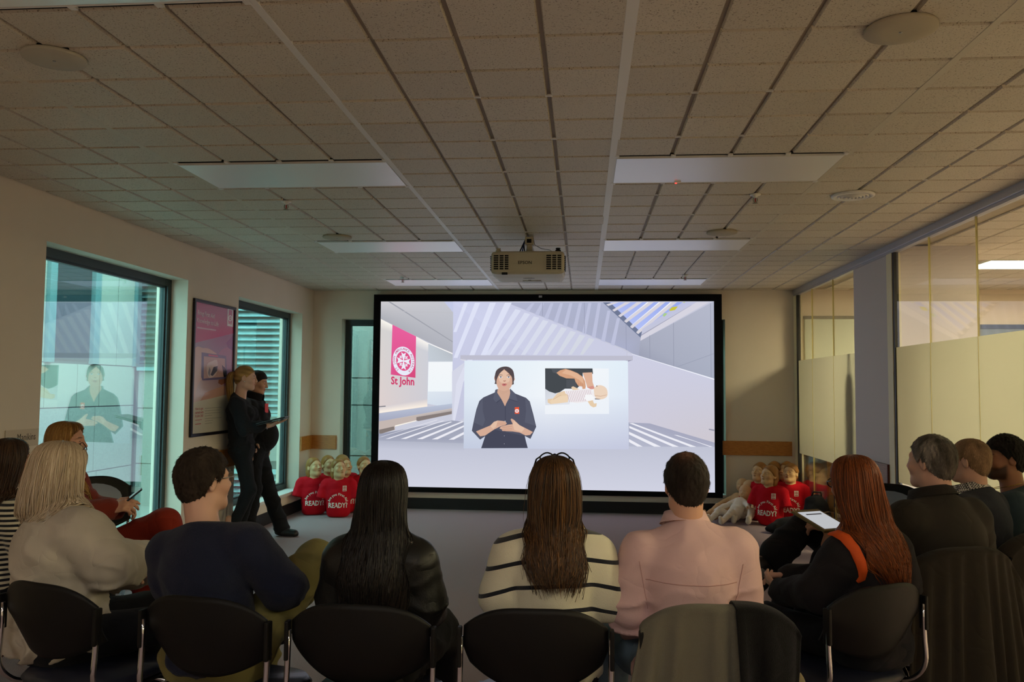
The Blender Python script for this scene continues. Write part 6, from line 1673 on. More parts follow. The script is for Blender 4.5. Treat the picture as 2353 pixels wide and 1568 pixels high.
MB().box(-.036, .036, -.072, .072, -.004, .004, bev=.003).build('body', gl_black, p3h)
MB().box(-.033, .033, -.068, .068, .004, .005).build('screen', mat('phone_glass_dark', rgb(20, 22, 26), .1), p3h)
_c, _s = math.cos(math.radians(30)), math.sin(math.radians(30)); _q = fR.wr[0] + V3(.03, .105, .02)
ph = empty('phone', (rR.location.x + _q[0] * _c - _q[1] * _s, rR.location.y + _q[0] * _s + _q[1] * _c, float(_q[2])), 0, 'dark phone held in the red haired woman\'s hands', 'phone', R=Matrix.Rotation(math.radians(40), 3, 'Z') @ Matrix.Rotation(math.radians(25), 3, 'X'))
MB().box(-.036, .036, -.075, .075, -.004, .004, bev=.003).build('body', gl_black, ph)
MB().box(-.033, .033, -.070, .070, .004, .005).build('screen', mat('phone_glass', rgb(52, 58, 66), .08), ph)

# ================================================================== PRACTICE MANIKINS
man_skin = attr_mat('manikin_vinyl', .45, .4)
shirt_red = attr_mat('red_jersey', .85, .15, bump=.3, bscale=500, wrinkle=.14)
print_white = mat('shirt_print', rgb(240, 236, 226), .7)
patch_m = mat('shirt_patch', rgb(238, 234, 228), .7); patch_red = mat('shirt_patch_mark', rgb(196, 60, 60), .7)
MS = rgb(214, 178, 132); MH = rgb(150, 104, 52); RED = rgb(196, 22, 38)
def make_manikin(label, long_hair=False, seed=1, yaw=0):
    root = empty('manikin', (0, 0, 0), 0, label, 'manikin', 'first aid practice manikins in red shirts')
    R_ = rotm(0, 0, yaw) @ rotm(15, 0, 0); hc = V3(0, .0, .545)
    v1, q1 = surface_nets(lambda q: head_d(q), (-.105, -.14, -.26), (.105, .14, .14), .0052)
    P1 = (v1 * .96) @ R_.T + hc
    c1 = skin_cols(v1, MS, (MS[0] * .85, MS[1] * .62, MS[2] * .55), None, open_eyes=False)
    c1 = c1 * (1 - .5 * ((np.abs(v1[:, 0]) < .015) & (np.abs(v1[:, 2] + .0535) < .0022) & (v1[:, 1] > .075)))[:, None]
    body = np_mesh('body', [(P1, q1)], man_skin, root, c1)
    def hair(q):
        x = q.copy(); x[:, 0] = np.abs(x[:, 0])
        d = ell(x, (0, -.020, .038), (.083, .100, .092))
        if long_hair: d = smin(d, ell(x, (.040, -.055, -.045), (.045, .055, .085)), .03)
        else: d = smin(d, ell(x, (0, -.07, -.03), (.058, .040, .055)), .03)
        lim = np.interp(q[:, 1], [-.11, -.03, .0, .02, .05, .075, .1], [-.12 if long_hair else -.08, -.10 if long_hair else -.03, .0, .025, .052, .062, .075]).astype(F4)
        return smax(d - .0022 * Wob(seed, 70, 8, (1, .5, 1))(q), lim + .006 * np.sin(40 * q[:, 0] + 1) - q[:, 2], .006)
    v, q = surface_nets(hair, (-.12, -.15, -.16), (.12, .12, .15), .0055)
    np_mesh('hair_cap', [((v * .96) @ R_.T + hc, q)], man_skin, root, np.tile(np.array(MH, F4), (len(v), 1)) * (1 + .12 * Wob(3, 60, 6, (1, .4, 1))(v))[:, None])
    # empty sleeved t-shirt over the torso block
    w1 = Wob(seed + 20, 30, 9, (1, 1, .7)); w2 = Wob(seed + 21, 70, 8)
    def shirt(p):
        d = ell(p, (0, -.03, .30), (.165, .100, .15)); d = smin(d, ell(p, (0, -.02, .13), (.160, .112, .17)), .08)
        d = smin(d, cone(p, (-.13, -.035, .375), (.13, -.035, .375), .060, .060), .05)
        d = smin(d, cone(p, (0, -.02, .38), (0, -.03, .43), .082, .070), .05)
        for sg in (-1, 1): d = smin(d, cone(p, (sg * .155, -.03, .365), (sg * .200, .0, .215), .052, .056), .030)
        d = d - .004 * ((1 - np.abs(w1(p))) - .4) * np.clip((.42 - p[:, 2]) / .25, .2, 1.2) - .0018 * w2(p)
        d = smax(d, p[:, 2] - .437 + .10 * p[:, 1], .008)
        d = smax(d, .004 - p[:, 2], .01)
        cut = cone(p, (.0, 0, .0), (0, 0, .01), .3, .3)
        for sg in (-1, 1):      # sleeve ends
            n = nrm(V3(sg * .25, .15, -1)); d = np.where(p[:, 0] * sg > .135, smax(d, (p - V3(sg * .19, 0, .215)) @ n, .008), d)
        return d
    v, q = surface_nets(shirt, (-.30, -.19, -.01), (.30, .20, .47), .0075)
    sh = np_mesh('t_shirt', [(v, q)], shirt_red, root, np.tile(np.array(RED, F4), (len(v), 1)))
    def conform(vs, lift=.0015):
        p = np.array([(a[0], .25, a[1]) for a in vs], F4)
        for _ in range(30): p[:, 1] -= np.clip(shirt(p), -.02, .05) * .8
        p[:, 1] += lift + .001; return [tuple(a) for a in p]
    def front_text(txt, size, x0, z0, rot=0, width=1.0, bold=0.0):
        vv, ff = text_mesh(txt, size, 'CENTER', width, bold); c, s_ = math.cos(rot), math.sin(rot)
        # mirrored in x because the front is read from +y
        return [(x0 - (a.x * c - a.y * s_), z0 + a.x * s_ + a.y * c) for a in vv], [tuple(reversed(f)) for f in ff]
    mb = MB(); s = 'Are you First Aid'; wd = {'A': 1.25, 'r': .75, 'e': 1.05, ' ': .6, 'y': 1, 'o': 1.1, 'u': 1.1, 'F': 1.15, 'i': .5, 's': .95, 't': .7, 'd': 1.1}
    tot = sum(wd[c] for c in s); acc = 0; rad = .088
    for ch in s:
        a = math.pi * (.97 - .94 * (acc + wd[ch] / 2) / tot); acc += wd[ch]
        if ch == ' ': continue
        vs, fs = front_text(ch, .038, -rad * math.cos(a), .175 + rad * .92 * math.sin(a), a - math.pi / 2, 1.0, .0008)
        mb.add(conform(vs), fs)
    vs, fs = front_text('READY?', .078, 0, .118, 0, .80, .0024); mb.add(conform(vs), fs)
    mb.build('slogan', print_white, sh)
    pt = []; nx, nz = 4, 6
    for j in range(nz + 1):
        for i in range(nx + 1): pt.append((-.072 - .022 + .044 * i / nx, .300 + .062 * j / nz))
    fs = [(j * (nx + 1) + i, j * (nx + 1) + i + 1, (j + 1) * (nx + 1) + i + 1, (j + 1) * (nx + 1) + i) for j in range(nz) for i in range(nx)]
    pa = MB().add(conform(pt, .0005), [tuple(reversed(f)) for f in fs]).build('chest_patch', patch_m, sh)
    mk = MB(); 
    for r0, r1 in ((.017, .013), (.008, .002)):
        n = 16; vs = [(-.072 + r * math.cos(2 * math.pi * k / n), .338 + r * math.sin(2 * math.pi * k / n)) for r in (r0, r1) for k in range(n)]
        mk.add(conform(vs, .0025), [(k, n + k, n + (k + 1) % n, (k + 1) % n) for k in range(n)])
    mk.add(conform([(-.088, .306), (-.056, .306), (-.056, .314), (-.088, .314)], .0025), [(0, 3, 2, 1)])
    mk.build('patch_mark', patch_red, sh)
    return root
mA = make_manikin('m', True, 1, 26); mB_ = make_manikin('m', False, 5, 22); mC = make_manikin('m', True, 8, -20); mD = make_manikin('m', False, 9, -14)
spots = [
    (mA, -3.13, 9.55, 206, 'red shirted manikin at the left front of the left heap, its slogan half hidden'),
    (mA, -2.80, 9.42, 194, 'red shirted manikin at the front of the left heap, slogan in full'),
    (mB_, -3.06, 9.88, 205, 'red shirted manikin behind the left front one, head between two others'),
    (mB_, -2.82, 9.73, 205, 'red shirted manikin squeezed behind the front one of the left heap'),
    (mB_, -2.92, 10.02, 215, 'red shirted manikin at the very back of the left heap, only face showing'),
    (mB_, -2.60, 9.80, 196, 'red shirted manikin at the right end of the left heap, partly behind black hair'),
    (mC, 2.05, 9.50, 148, 'red shirted manikin at the front of the right heap, slogan in full'),
    (mD, 2.35, 9.78, 158, 'red shirted manikin on the right of the right heap, behind the front one'),
    (mD, 2.02, 9.86, 150, 'red shirted manikin by the infants, behind the front one of the right heap'),
    (mD, 2.22, 10.03, 160, 'red shirted manikin in the shade at the back of the right heap'),
    (mD, 2.36, 10.03, 150, 'red shirted manikin wedged in the corner behind the right one'),
]
used = set()
for pr, x, y, a, lab in spots:
    if id(pr) not in used: used.add(id(pr)); o = pr; o.location = (x, y, 0); o.rotation_euler = (0, 0, math.radians(a))
    else: o = dup(pr, (x, y, 0), math.radians(a))
    o['label'] = lab
# infants
BS = rgb(222, 180, 134); CREAM = rgb(242, 230, 212)
def infant(x, y, a, label, recl=55, bare=False, hyaw=0):
    root = empty('infant_manikin', (x, y, 0), math.radians(a), label, 'manikin', 'infant practice manikins')
    u = np.array(Matrix.Rotation(math.radians(90 - recl), 3, 'X') @ Vector((0, 0, 1)), F4); u = V3(0, -abs(u[1]), u[2])   # leaning back
    hip = V3(0, 0, .065); ch = hip + u * .17; nk = hip + u * .235; hc = hip + u * .325 + V3(0, .015, .015)
    R_ = rotm(0, 0, hyaw) @ rotm(14, 0, 0)
    def head(p):
        q = (p - hc) @ R_; x = q.copy(); x[:, 0] = np.abs(x[:, 0])
        d = ell(x, (0, -.010, .020), (.070, .082, .074)); d = smin(d, ell(x, (0, .026, -.028), (.050, .046, .042)), .03)
        d = smin(d, ell(x, (0, .072, -.012), (.009, .009, .008)), .010); d = smin(d, ell(x, (.027, .045, -.024), (.020, .020, .018)), .02)
        d = smax(d, -ell(x, (.021, .072, .004), (.012, .008, .006)), .008); d = smax(d, -ell(x, (0, .076, -.034), (.014, .014, .007)), .005)
        d = smin(d, ell(x, (.062, -.004, -.004), (.007, .013, .019)), .008)
        return smin(d, cone(q, (0, -.01, -.03), (0, -.02, -.10), .036, .038), .02)
    v, q = surface_nets(head, hc - .14, hc + .11, .005); parts = [(v, q)]
    hands = [(V3(sg * .17, .10 + .03 * sg, .10) if sg > 0 else V3(-.20, .02, .20)) for sg in (-1, 1)]
    hands = [V3(-.19, .0, .19), V3(.15, .13, .12)]
    for h, sg in zip(hands, (-1, 1)):
        vv, qq = surface_nets(lambda p: smin(ell(p, h, (.020, .022, .018)), cone(p, h, h + V3(sg * .01, .026, -.004), .012, .010), .01), h - .06, h + .06, .005); np_mesh('hand', [(vv, qq)], man_skin, root, np.tile(np.array(BS, F4), (len(vv), 1)))
    cc = np.concatenate([np.tile(np.array(BS, F4), (len(p[0]), 1)) for p in parts]); 
    np_mesh('body', parts, man_skin, root, cc)
    w1 = Wob(7, 60, 9); feet = [V3(-.085, .33, .04), V3(.07, .34, .04)]
    def suit(p):
        d = ell(p, hip + u * .06, (.085, .075, .085)); d = smin(d, ell(p, ch, (.080, .066, .085)), .05)
        for sg, h in zip((-1, 1), hands): d = smin(d, smin(cone(p, ch + V3(sg * .055, 0, .03), (ch + V3(sg * .055, 0, .03) + h) / 2 + V3(sg * .03, 0, -.01), .032, .029), cone(p, (ch + V3(sg * .055, 0, .03) + h) / 2 + V3(sg * .03, 0, -.01), h, .029, .024), .015), .02)
        for sg, ft in zip((-1, 1), feet):
            kn = hip + V3(sg * .085, .15, .065); d = smin(d, smin(cone(p, hip + V3(sg * .045, .02, 0), kn, .046, .038), cone(p, kn, ft, .037, .028), .02), .02)
            d = smin(d, cone(p, ft, ft + V3(0, .02, .05), .024, .020), .015)
        d = d - .0035 * ((1 - np.abs(w1(p))) - .4)
        d = smax(d, (p - (nk + u * .005)) @ u, .006)
        return smax(d, .004 - p[:, 2], .006)
    A = np.array(hands + feet + [ch, hip, nk]); v, q = surface_nets(suit, A.min(0) - .10, A.max(0) + .10, .0065)
    np_mesh('vest' if bare else 'sleepsuit', [(v, q)], cloth_m, root, np.tile(np.array(CREAM if not bare else BS, F4), (len(v), 1)))
    return root
infant(1.70, 9.70, 133, 'infant manikin in a cream sleepsuit reclining in front, mouth open', 46, hyaw=12)
infant(1.86, 9.80, 158, 'infant manikin in a cream sleepsuit behind, head turned to the wall', 60, hyaw=-70)
infant(1.74, 9.97, 120, 'bare infant manikin at the back against the wall', 62, True, hyaw=30)
# bags and clothes dumped in front of the right heap
def lump(name, label, cat, loc, prims, col, m, h=.012, seed=1):
    root = empty(name, loc, 0, label, cat)
    w = Wob(seed, 22, 9); w2 = Wob(seed + 2, 55, 8)
    def fn(p):
        d = union([ell(p, c, r) for c, r in prims], .05) - .012 * ((1 - np.abs(w(p))) - .4) - .004 * w2(p); return smax(d, .003 - p[:, 2], .01)
    lo = np.min([np.array(c) - np.array(r) for c, r in prims], 0) - .06; hi = np.max([np.array(c) + np.array(r) for c, r in prims], 0) + .06
    garment('fabric', fn, (lo, hi), h, m, root, col); return root
bp = lump('backpack', 'black backpack slumped on the carpet before the right manikins', 'bag', (2.44, 9.05, 0), [((0, 0, .17), (.15, .12, .17)), ((0, .02, .30), (.11, .09, .10)), ((.0, -.10, .13), (.11, .06, .09))], rgb(30, 31, 35), cloth_m, seed=3)
MB().tube([(-.05, .0, .38), (-.04, -.02, .43), (.04, -.02, .43), (.05, 0, .38)], .010, 8).build('handle', gl_black, bp)
MB().tube([(-.10, -.10, .24), (0, -.165, .235), (.10, -.10, .24)], .004, 6).build('zip', steel_m, bp)
lump('coat', 'crumpled black jacket on the carpet left of the backpack', 'coat', (2.13, 9.02, 0), [((0, 0, .07), (.15, .13, .085)), ((.12, .03, .09), (.10, .10, .09)), ((-.12, -.03, .04), (.10, .09, .05))], rgb(24, 24, 27), cloth_m, seed=8)

# ================================================================== COATS ON CHAIRS
def drape(name, label, cx, cyy, a, u0, u1, zb, col, m, seed=1, front=.10, spread=1.0, fold=.022, nf=5, bulge=.0, parent=None, zt=.815, off=.016, cat='coat', skew=0.0, taper=0.0):
    """cloth laid over a chair back: starts on the sitter's side, rolls over the top edge and falls behind it"""
    r = np.random.RandomState(seed); NU, NV = 72, 46; phs = r.uniform(0, 6.28, 6); amp = r.uniform(.5, 1, 6)
    V = []
    for j in range(NV + 1):
        v = j / NV
        for i in range(NU + 1):
            u = u0 + (u1 - u0) * i / NU; un = max(-1, min(1, u))
            top = zt - .072 * abs(un) ** 3.2 + (0 if abs(u) <= 1 else -(abs(u) - 1) * .35)
            yb = -.25 + .062 * un * un
            if v < .18:                       # inside face and roll over the edge
                s_ = v / .18
                if s_ < .6: y, z = yb + off + .012, top - front * (1 - s_ / .6)
                else:
                    q = (s_ - .6) / .4 * math.pi; y, z = yb + (off + .012) * math.cos(q) - .004, top + .014 * math.sin(q)
                t = 0
            else:
                t = (v - .18) / .82; zb_ = zb + skew * (u - u0) / (u1 - u0)
                z = top + (zb_ - top) * t; y = yb - off - .008 - .05 * t * (1 - .4 * t) - bulge * math.sin(math.pi * min(1, t * 1.2))
            f = sum(amp[k] * math.sin((k + 1.5) * (nf / 3.0) * (u - u0) * 1.5 + phs[k] + .5 * t) for k in range(6)) / 3.0
            f = math.copysign(abs(f) ** .8, f)
            y -= fold * f * (.12 + t) * (1 if v >= .18 else .2)
            x = (u - taper * t * max(0, (u - u0) / (u1 - u0) - .3)) * .232 * (1 + (spread - 1) * t) + .010 * t * math.sin(9 * u + phs[0])
            V.append((x, y, z))
    me = bpy.data.meshes.new(name); W_ = NU + 1
    me.from_pydata(V, [], [(j * W_ + i, j * W_ + i + 1, (j + 1) * W_ + i + 1, (j + 1) * W_ + i) for j in range(NV) for i in range(NU)])
    me.materials.append(m); me.polygons.foreach_set('use_smooth', [True] * len(me.polygons)); 
    ca = me.color_attributes.new('Col', 'FLOAT_COLOR', 'POINT'); ca.data.foreach_set('color', [k for _ in V for k in (*col, 1.0)]); me.update()
    root = empty(name, (cx, cyy, 0), math.radians(a), label, cat)
    o = link('cloth', me, root); sd = o.modifiers.new('thick', 'SOLIDIFY'); sd.thickness = .007; sd.offset = 1
    return root, V, W_
CX, CY_, CA = .41, 2.88, 3
r1, V, W_ = drape('coat', 'grey green wool coat with dark buttons over the left of the pink shirted man\'s chair', CX, CY_, CA, -1.04, .46, .16, rgb(118, 114, 98), knit_m, 5, spread=1.45, fold=.06, nf=7)
bt = mat('coat_button', rgb(28, 26, 24), .3)
for vv, uu in ((.50, 4), (.66, 4), (.84, 5)):
    p = Vector(V[int(vv * 46) * W_ + uu]) + Vector((0, -.012, 0))
    MB().lathe([(.014, -.003), (.016, 0), (.014, .003)], tuple(p), 14, R=Matrix.Rotation(math.radians(80), 3, 'X')).build('button', bt, r1)
drape('coat', 'black coat over the right half of the pink shirted man\'s chair', CX, CY_, CA, .14, 1.06, .22, rgb(19, 18, 18), knit_m, 9, spread=1.10, fold=.03, off=.036, zt=.823, bulge=.02, taper=.5)
drape('scarf', 'pale lining hanging below the black coat on that chair', CX, CY_, CA, .55, 1.12, .10, rgb(176, 162, 120), cloth_m, 12, spread=1.15, fold=.02, off=.022, zt=.70, front=.02)
drape('coat', 'long dark olive coat hanging to the floor from the heavy man\'s chair', 1.43, 3.70, 20, -1.10, 1.25, .06, rgb(52, 47, 40), cloth_m, 21, spread=1.35, fold=.045, nf=8, zt=.86, off=.03)
drape('coat', 'dark brown coat hanging from the older man\'s chair', 1.90, 4.22, 44, -1.05, 1.15, .12, rgb(48, 43, 38), cloth_m, 27, spread=1.3, fold=.035, nf=7, zt=.84, off=.03)
drape('coat', 'cream coat hanging from the young man\'s chair at the right edge', 2.22, 4.49, 58, -1.05, 1.10, .10, rgb(196, 184, 142), cloth_m, 33, spread=1.2, fold=.02, nf=6, zt=.84, off=.03)
r2, V2, W2_ = drape('coat', 'dusty pink coat hanging below the black haired woman\'s chair back', -.70, 2.85, -2, -.84, .84, .02, rgb(158, 108, 100), cloth_m, 39, spread=1.05, fold=.02, nf=6, zt=.52, off=-.03, front=.02)
# ================================================================== CEILING FIXTURES
disc_grey = mat('speaker_grille', rgb(182, 172, 152), .7, bump=.3, bscale=900)
def ceiling_speaker(x, y, r, label, m=disc_grey):
    e = empty('ceiling_speaker', (x, y, ZC), 0, label, 'speaker', 'round ceiling speakers')
    MB().lathe([(r, -.012), (r, -.004), (r * .97, .0)][::-1] + [(r * .985, -.014), (r * .5, -.0175), (.004, -.018)], n=40).build('grille', m, e)
    MB().lathe([(r * .93, -.001), (r * .93, .008)], n=32).build('shadow_ring', slot_black, e)
    MB().lathe([(.006, -.0195), (.006, -.017)], n=8).build('screw', steel_m, e)
ceiling_speaker(1.05, 2.81, .115, 'round ceiling speaker at upper right, the largest in view')
ceiling_speaker(-1.96, 2.86, .110, 'round ceiling speaker at upper left, pale against the tiles', mat('speaker_grille_pale', rgb(190, 186, 172), .7, bump=.3, bscale=900))
ceiling_speaker(-1.985, 6.50, .115, 'round ceiling speaker left of the projector, by the middle left light')
ceiling_speaker(1.05, 6.42, .115, 'round ceiling speaker right of the projector, by the middle right light')
vd = empty('air_diffuser', (1.655, 5.24, ZC), 0, 'round white air diffuser with concentric rings', 'air vent')
MB().lathe([(.128, 0), (.125, -.012), (.105, -.016), (.100, -.004)], n=40).build('outer_ring', tbar_white, vd)
MB().lathe([(.104, .0), (.104, .004)], n=32).build('throat', slot_black, vd)
for k, r in enumerate((.086, .066, .046, .026)):
    MB().lathe([(r + .006, -.004), (r + .003, -.018 - .002 * k), (r - .006, -.016 - .002 * k), (r - .002, -.003)], n=32).build('ring', tbar_white, vd)
MB().lathe([(.012, -.003), (.010, -.026), (.002, -.027)], n=16).build('hub', tbar_white, vd)
brass = mat('sprinkler_metal', rgb(150, 140, 120), .35, metal=.8); bulb = mat('sprinkler_bulb', rgb(176, 30, 24), .15)
for x, y, lab in ((-1.95, 5.25, 'sprinkler head on the left, behind the widest left light'), (1.055, 5.20, 'sprinkler head on the right, behind the widest right light'), (-1.985, 8.95, 'far sprinkler head on the left, before the last left light'), (1.06, 8.82, 'far sprinkler head on the right, before the last right light')):
    e = empty('sprinkler', (x, y, ZC), 0, lab, 'sprinkler', 'ceiling sprinklers')
    MB().lathe([(.034, 0), (.032, -.006), (.016, -.010), (.012, -.020), (.008, -.022)], n=20).build('escutcheon', tbar_white, e)
    MB().tube([(-.010, 0, -.020), (-.013, 0, -.038), (-.004, 0, -.052)], .0028, 6).tube([(.010, 0, -.020), (.013, 0, -.038), (.004, 0, -.052)], .0028, 6).build('yoke', brass, e)
    MB().lathe([(.003, -.022), (.0042, -.034), (.003, -.048)], n=8).build('bulb', bulb, e)
    MB().lathe([(.017, -.054), (.017, -.057), (.003, -.058)], n=14).build('deflector', brass, e)
sn = empty('motion_sensor', (.54, 4.835, ZC), 0, 'tiny sensor with a glowing red dot at the edge of the right light', 'sensor')
MB().box(-.018, .018, -.010, .010, -.012, .0, bev=.002).build('housing', tbar_white, sn)
MB().lathe([(.006, -.0125), (.006, -.016), (.002, -.018)], (-.010, 0, 0), 10).build('led', emis_mat('red_led', (1, .05, .04), 3.0), sn)

# ================================================================== PROJECTOR
pj = empty('projector', (-.438, 6.66, 2.3650), 0, 'pale ceiling mounted projector hanging before the screen', 'projector')
pc = mat('projector_shell', rgb(196, 190, 172), .5, spec=.35); pdk = mat('projector_dark', rgb(20, 22, 22), .7)
bm = MB()
def loft_box(sections, mi=0):
    """sections: (y, half width, z0, z1, corner)"""
    vs = []; fs = []; n = 24
    for (y, w, z0, z1, c) in sections:
        for k in range(n):
            q = 2 * math.pi * k / n; cc, ss = math.cos(q), math.sin(q)
            vs.append((w * math.copysign(abs(cc) ** c, cc), y, (z0 + z1) / 2 + (z1 - z0) / 2 * math.copysign(abs(ss) ** c, ss)))
    for a in range(len(sections) - 1):
        for k in range(n): fs.append((a * n + k, a * n + (k + 1) % n, (a + 1) * n + (k + 1) % n, (a + 1) * n + k))
    fs.append(tuple(range(n - 1, -1, -1))); fs.append(tuple((len(sections) - 1) * n + k for k in range(n)))
    return vs, fs
vs, fs = loft_box([(-.262, .270, .022, .178, .22), (-.250, .286, .008, .190, .20), (-.10, .290, .0, .196, .20), (.18, .272, .0, .190, .2), (.262, .225, .012, .170, .26)])
bm.add(vs, fs, 0, False); bm.build('case', pc, pj)
for sx in (-1, 1):
    gx = sx * .205; g = MB(); g.box(gx - .062, gx + .062, -.266, -.258, .040, .160); gr = g.build('vent', pdk, pj)
    b = MB()
    for k in range(8): b.box(gx - .064, gx + .064, -.272, -.262, .040 + k * .0168, .0445 + k * .0168)
    for xx in (-.064, -.018, .022, .060): b.box(gx + xx - .003, gx + xx + .005, -.273, -.262, .040, .161)
    b.build('vent_grille', pc, gr)
    mt = MB()
    for k in range(7): mt.box(sx * .286 - .008, sx * .286 + .008, -.24, -.12, .046 + k * .017, .052 + k * .017)
    mt.build('side_slots', pdk, pj)
vv, ff = text_mesh('EPSON', .034, 'CENTER', 1.05, .0006)
MB().add([(a.x - .02, -.2635, .088 + a.y) for a in vv], ff).build('brand_lettering', mat('lettering_dark', rgb(60, 58, 52), .6), pj)
MB().box(-.06, .09, .06, .17, -.006, .003, bev=.002).build('lamp_hatch', mat('projector_hatch', rgb(184, 182, 178), .5), pj)
MB().box(-.012, .012, .02, .035, -.004, .002).box(-.030, .030, -.10, -.096, -.002, .002).box(-.045, .045, -.086, -.078, -.002, .002).build('hatch_catch', mat('projector_print', rgb(120, 118, 118), .5), pj)
MB().box(-.20, -.155, -.276, -.250, .004, .022, bev=.004).build('remote_window', pdk, pj)
MB().lathe([(.055, 0), (.058, .03), (.048, .034), (.044, .010), (.002, .006)], (.0, .262, .10), 28, R=Matrix.Rotation(math.radians(-90), 3, 'X')).build('lens_barrel', pdk, pj)
for sx in (-.235, .235): MB().lathe([(.022, 0), (.022, .02), (.015, .022), (.015, .028), (.02, .030), (.018, .036)], (sx, -.20, .185), 16).build('foot', pc if sx < 0 else pdk, pj)
m = MB(); m.tube([(0, -.05, .19), (0, -.05, .262), (0, -.05, .334)], [.032, .022, .024], 14); m.lathe([(.05, .19), (.046, .215), (.03, .225)], (0, -.05, 0), 16)
m.build('mount_arm', pc, pj)
MB().box(-.035, .035, -.085, -.015, .270, .334, bev=.006).build('ceiling_bracket', pc, pj)
MB().box(-.018, .018, -.092, -.084, .285, .315).build('bracket_slot', pdk, pj)
for k, (dx, c) in enumerate(((-.075, rgb(18, 18, 20)), (-.055, rgb(28, 60, 130)), (-.038, rgb(22, 24, 30)))):
    MB().tube([(-.025, -.07, .325), (-.035 + dx * .2, -.08, .27), (dx, -.06, .22), (dx - .02 * (2 - k), -.03, .19)], .005, 6).build('cable', mat('cable_%s' % ('black', 'blue', 'slate')[k], c, .5), pj)
MB().tube([(.03, -.06, .325), (.045, -.07, .27), (.10, -.09, .235), (.16, -.12, .222), (.20, -.16, .195)], .0025, 6).build('security_wire', steel_m, pj)

# ================================================================== WALL POSTER AND SIGN
PIC_SP = sp
HP = homog([(300, 140), (675, 232), (654, 1442), (268, 1478)], [(-.405, .578), (.405, .578), (.405, -.578), (-.405, -.578)])
def sp(x, y):
    v = HP @ np.array([x, y, 1.0]); return v[0] / v[2], v[1] / v[2]
PX0, PX1, PZ0, PZ1 = -.405, .405, -.578, .578
PY = 0.0
I = lambda x, y: (x, y)
P = Pic()
P.grad([(300, 140), (675, 232), (654, 1442), (268, 1478)], [(206, 92, 136), (196, 90, 130), (214, 206, 194), (222, 214, 200)], I)
P.grad([(300, 140), (675, 232), (671, 470), (290, 556)], [(196, 84, 128), (186, 88, 132), (196, 80, 120), (206, 92, 134)], I)
P.poly([(290, 556), (672, 464), (664, 830), (610, 1080), (276, 1160)], [(170, 150, 176), (156, 130, 168), (150, 118, 156), (196, 160, 160), (222, 196, 190)], I)
P.poly([(290, 640), (380, 608), (450, 625), (520, 690), (480, 760), (420, 840), (330, 980), (276, 1150)], (220, 184, 176), I, True)
P.poly([(520, 690), (590, 610), (660, 640), (664, 900), (600, 1000), (540, 860)], (178, 128, 164), I, True)
P.poly([(600, 560), (668, 480), (668, 640), (620, 610)], (146, 112, 162), I)
P.poly([(362, 650), (600, 690), (612, 850), (600, 925), (372, 935), (360, 900)], (118, 108, 150), I)
P.poly([(384, 690), (590, 718), (592, 900), (384, 916)], (204, 166, 166), I)
P.poly([(430, 670), (520, 684), (520, 700), (430, 690)], (206, 92, 130), I)
P.poly([(420, 770), (470, 740), (510, 730), (520, 800), (500, 880), (440, 910), (415, 850)], (228, 204, 206), I, True)
P.poly([(450, 880), (480, 800), (520, 790), (515, 840), (470, 892)], (96, 96, 116), I)
P.poly([(425, 860), (440, 800), (452, 830), (440, 900)], (160, 152, 166), I)
P.poly([(560, 780), (600, 820), (612, 900), (580, 905)], (40, 36, 44), I)
P.poly([(530, 930), (600, 920), (600, 960), (560, 985), (526, 965)], (150, 96, 82), I)
P.poly([(276, 1160), (590, 1085), (655, 1070), (654, 1442), (268, 1478)], (214, 208, 194), I)
P.poly([(400, 1060), (500, 1020), (600, 990), (640, 1075), (430, 1125), (350, 1140)], (206, 160, 146), I)
RTX = .255
pic_text('Bring First Aid', I, 320, 268, 60, (240, 226, 230), rot=-.10, width=.47, shear=.16, align='LEFT', vs=1.1)
pic_text('Knowledge to Life', I, 314, 345, 60, (240, 226, 230), rot=-.08, width=.47, shear=.14, align='LEFT', vs=1.1)
for k, (a, b) in enumerate(((316, 500),)): P.poly([(a, 392), (b, 424), (b, 438), (a, 408)], (222, 178, 196), I)
P.poly([(612, 214), (666, 228), (663, 400), (608, 388)], (240, 234, 238), I)
P.poly([(622, 224), (656, 234), (653, 376), (618, 366)], (198, 92, 136), I)
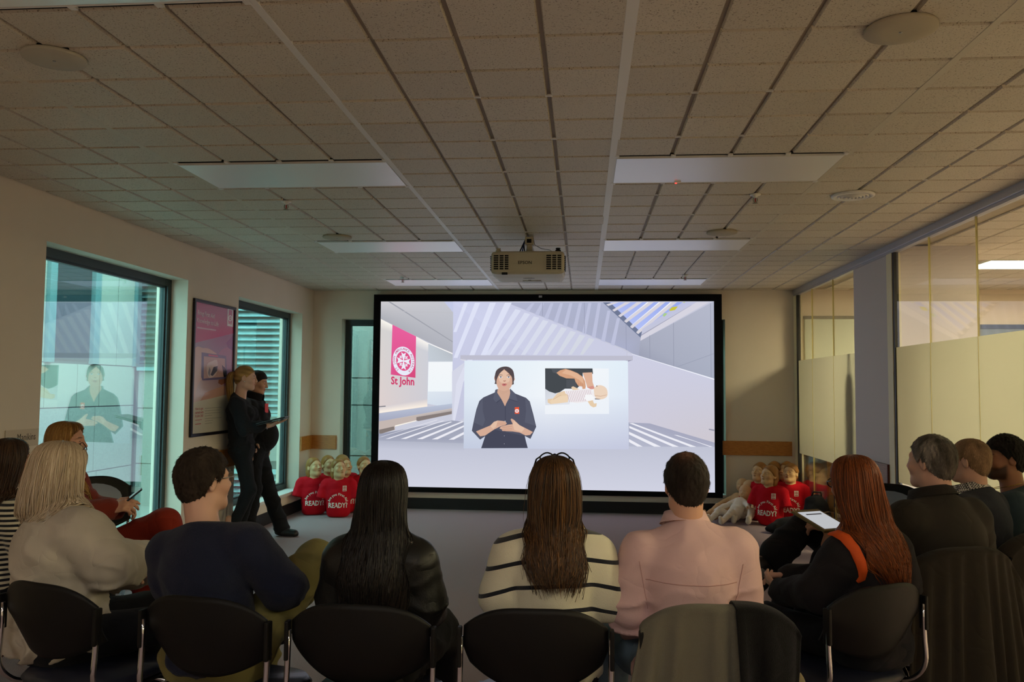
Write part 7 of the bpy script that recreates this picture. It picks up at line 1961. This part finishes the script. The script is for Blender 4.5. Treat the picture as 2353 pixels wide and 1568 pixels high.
for r, c in ((17, (240, 234, 238)), (11, (198, 92, 136))): P.poly([(637 + r * math.cos(t), 312 + r * 1.9 * math.sin(t)) for t in [i * math.pi / 10 for i in range(20)]], c, I)
P.poly([(637 + (9 if k % 2 == 0 else 3) * math.cos(k * math.pi / 4), 312 + (17 if k % 2 == 0 else 6) * math.sin(k * math.pi / 4)) for k in range(8)], (240, 234, 238), I)
pic_text('St John', I, 636, 366, 22, (240, 234, 238), width=.62, shear=.24)
for t, y in (('How to get', 1235), ('started with', 1272), ('St John 360', 1308)): pic_text(t, I, 302, y, 32, (190, 84, 96), width=.52, bold=.4, shear=-.06, align='LEFT', vs=1.15)
P.poly([(302, 1336), (368, 1330), (368, 1335), (302, 1341)], (190, 84, 96), I)
P.poly([(302, 1376), (360, 1370), (360, 1378), (302, 1384)], (200, 110, 116), I)
for k in range(7):
    y = 1216 + k * 26; P.poly([(398, y), (398 + (160, 140, 150, 70, 160, 80, 70)[k], y - 8), (398 + (160, 140, 150, 70, 160, 80, 70)[k], y - 2), (398, y + 7)], (176, 172, 164), I)
po = empty('poster', (XL + .012, 7.385, 1.645), math.radians(90), 'pink framed first aid poster on the left wall between the windows', 'poster')
P.build('print', attr_mat('poster_print', .18, .5), po)
f = MB(); fw = .028
f.box(-.433, .433, -.012, .010, .578, .606, bev=.004).box(-.433, .433, -.012, .010, -.606, -.578, bev=.004).box(-.433, -.405, -.012, .010, -.578, .578, bev=.004).box(.405, .433, -.012, .010, -.578, .578, bev=.004)
f.build('frame', mat('poster_frame', rgb(40, 36, 42), .3, metal=.3), po)
MB().box(-.41, .41, .001, .010, -.585, .585).build('backing_board', white_paint, po)
sg = empty('wall_sign', (XL + .004, 4.80, 1.165), math.radians(90), 'small paper sign reading Manikins on the left wall', 'sign')
MB().box(-.15, .15, -.003, .0, -.06, .045).build('sheet', mat('sign_paper', rgb(206, 192, 172), .6), sg)
vv, ff = text_mesh('Manikins', .060, 'CENTER', .82)
MB().add([(a.x + .065 - .03, -.0036, -.022 + a.y) for a in vv], ff).build('lettering', mat('sign_ink', rgb(44, 40, 38), .7), sg)
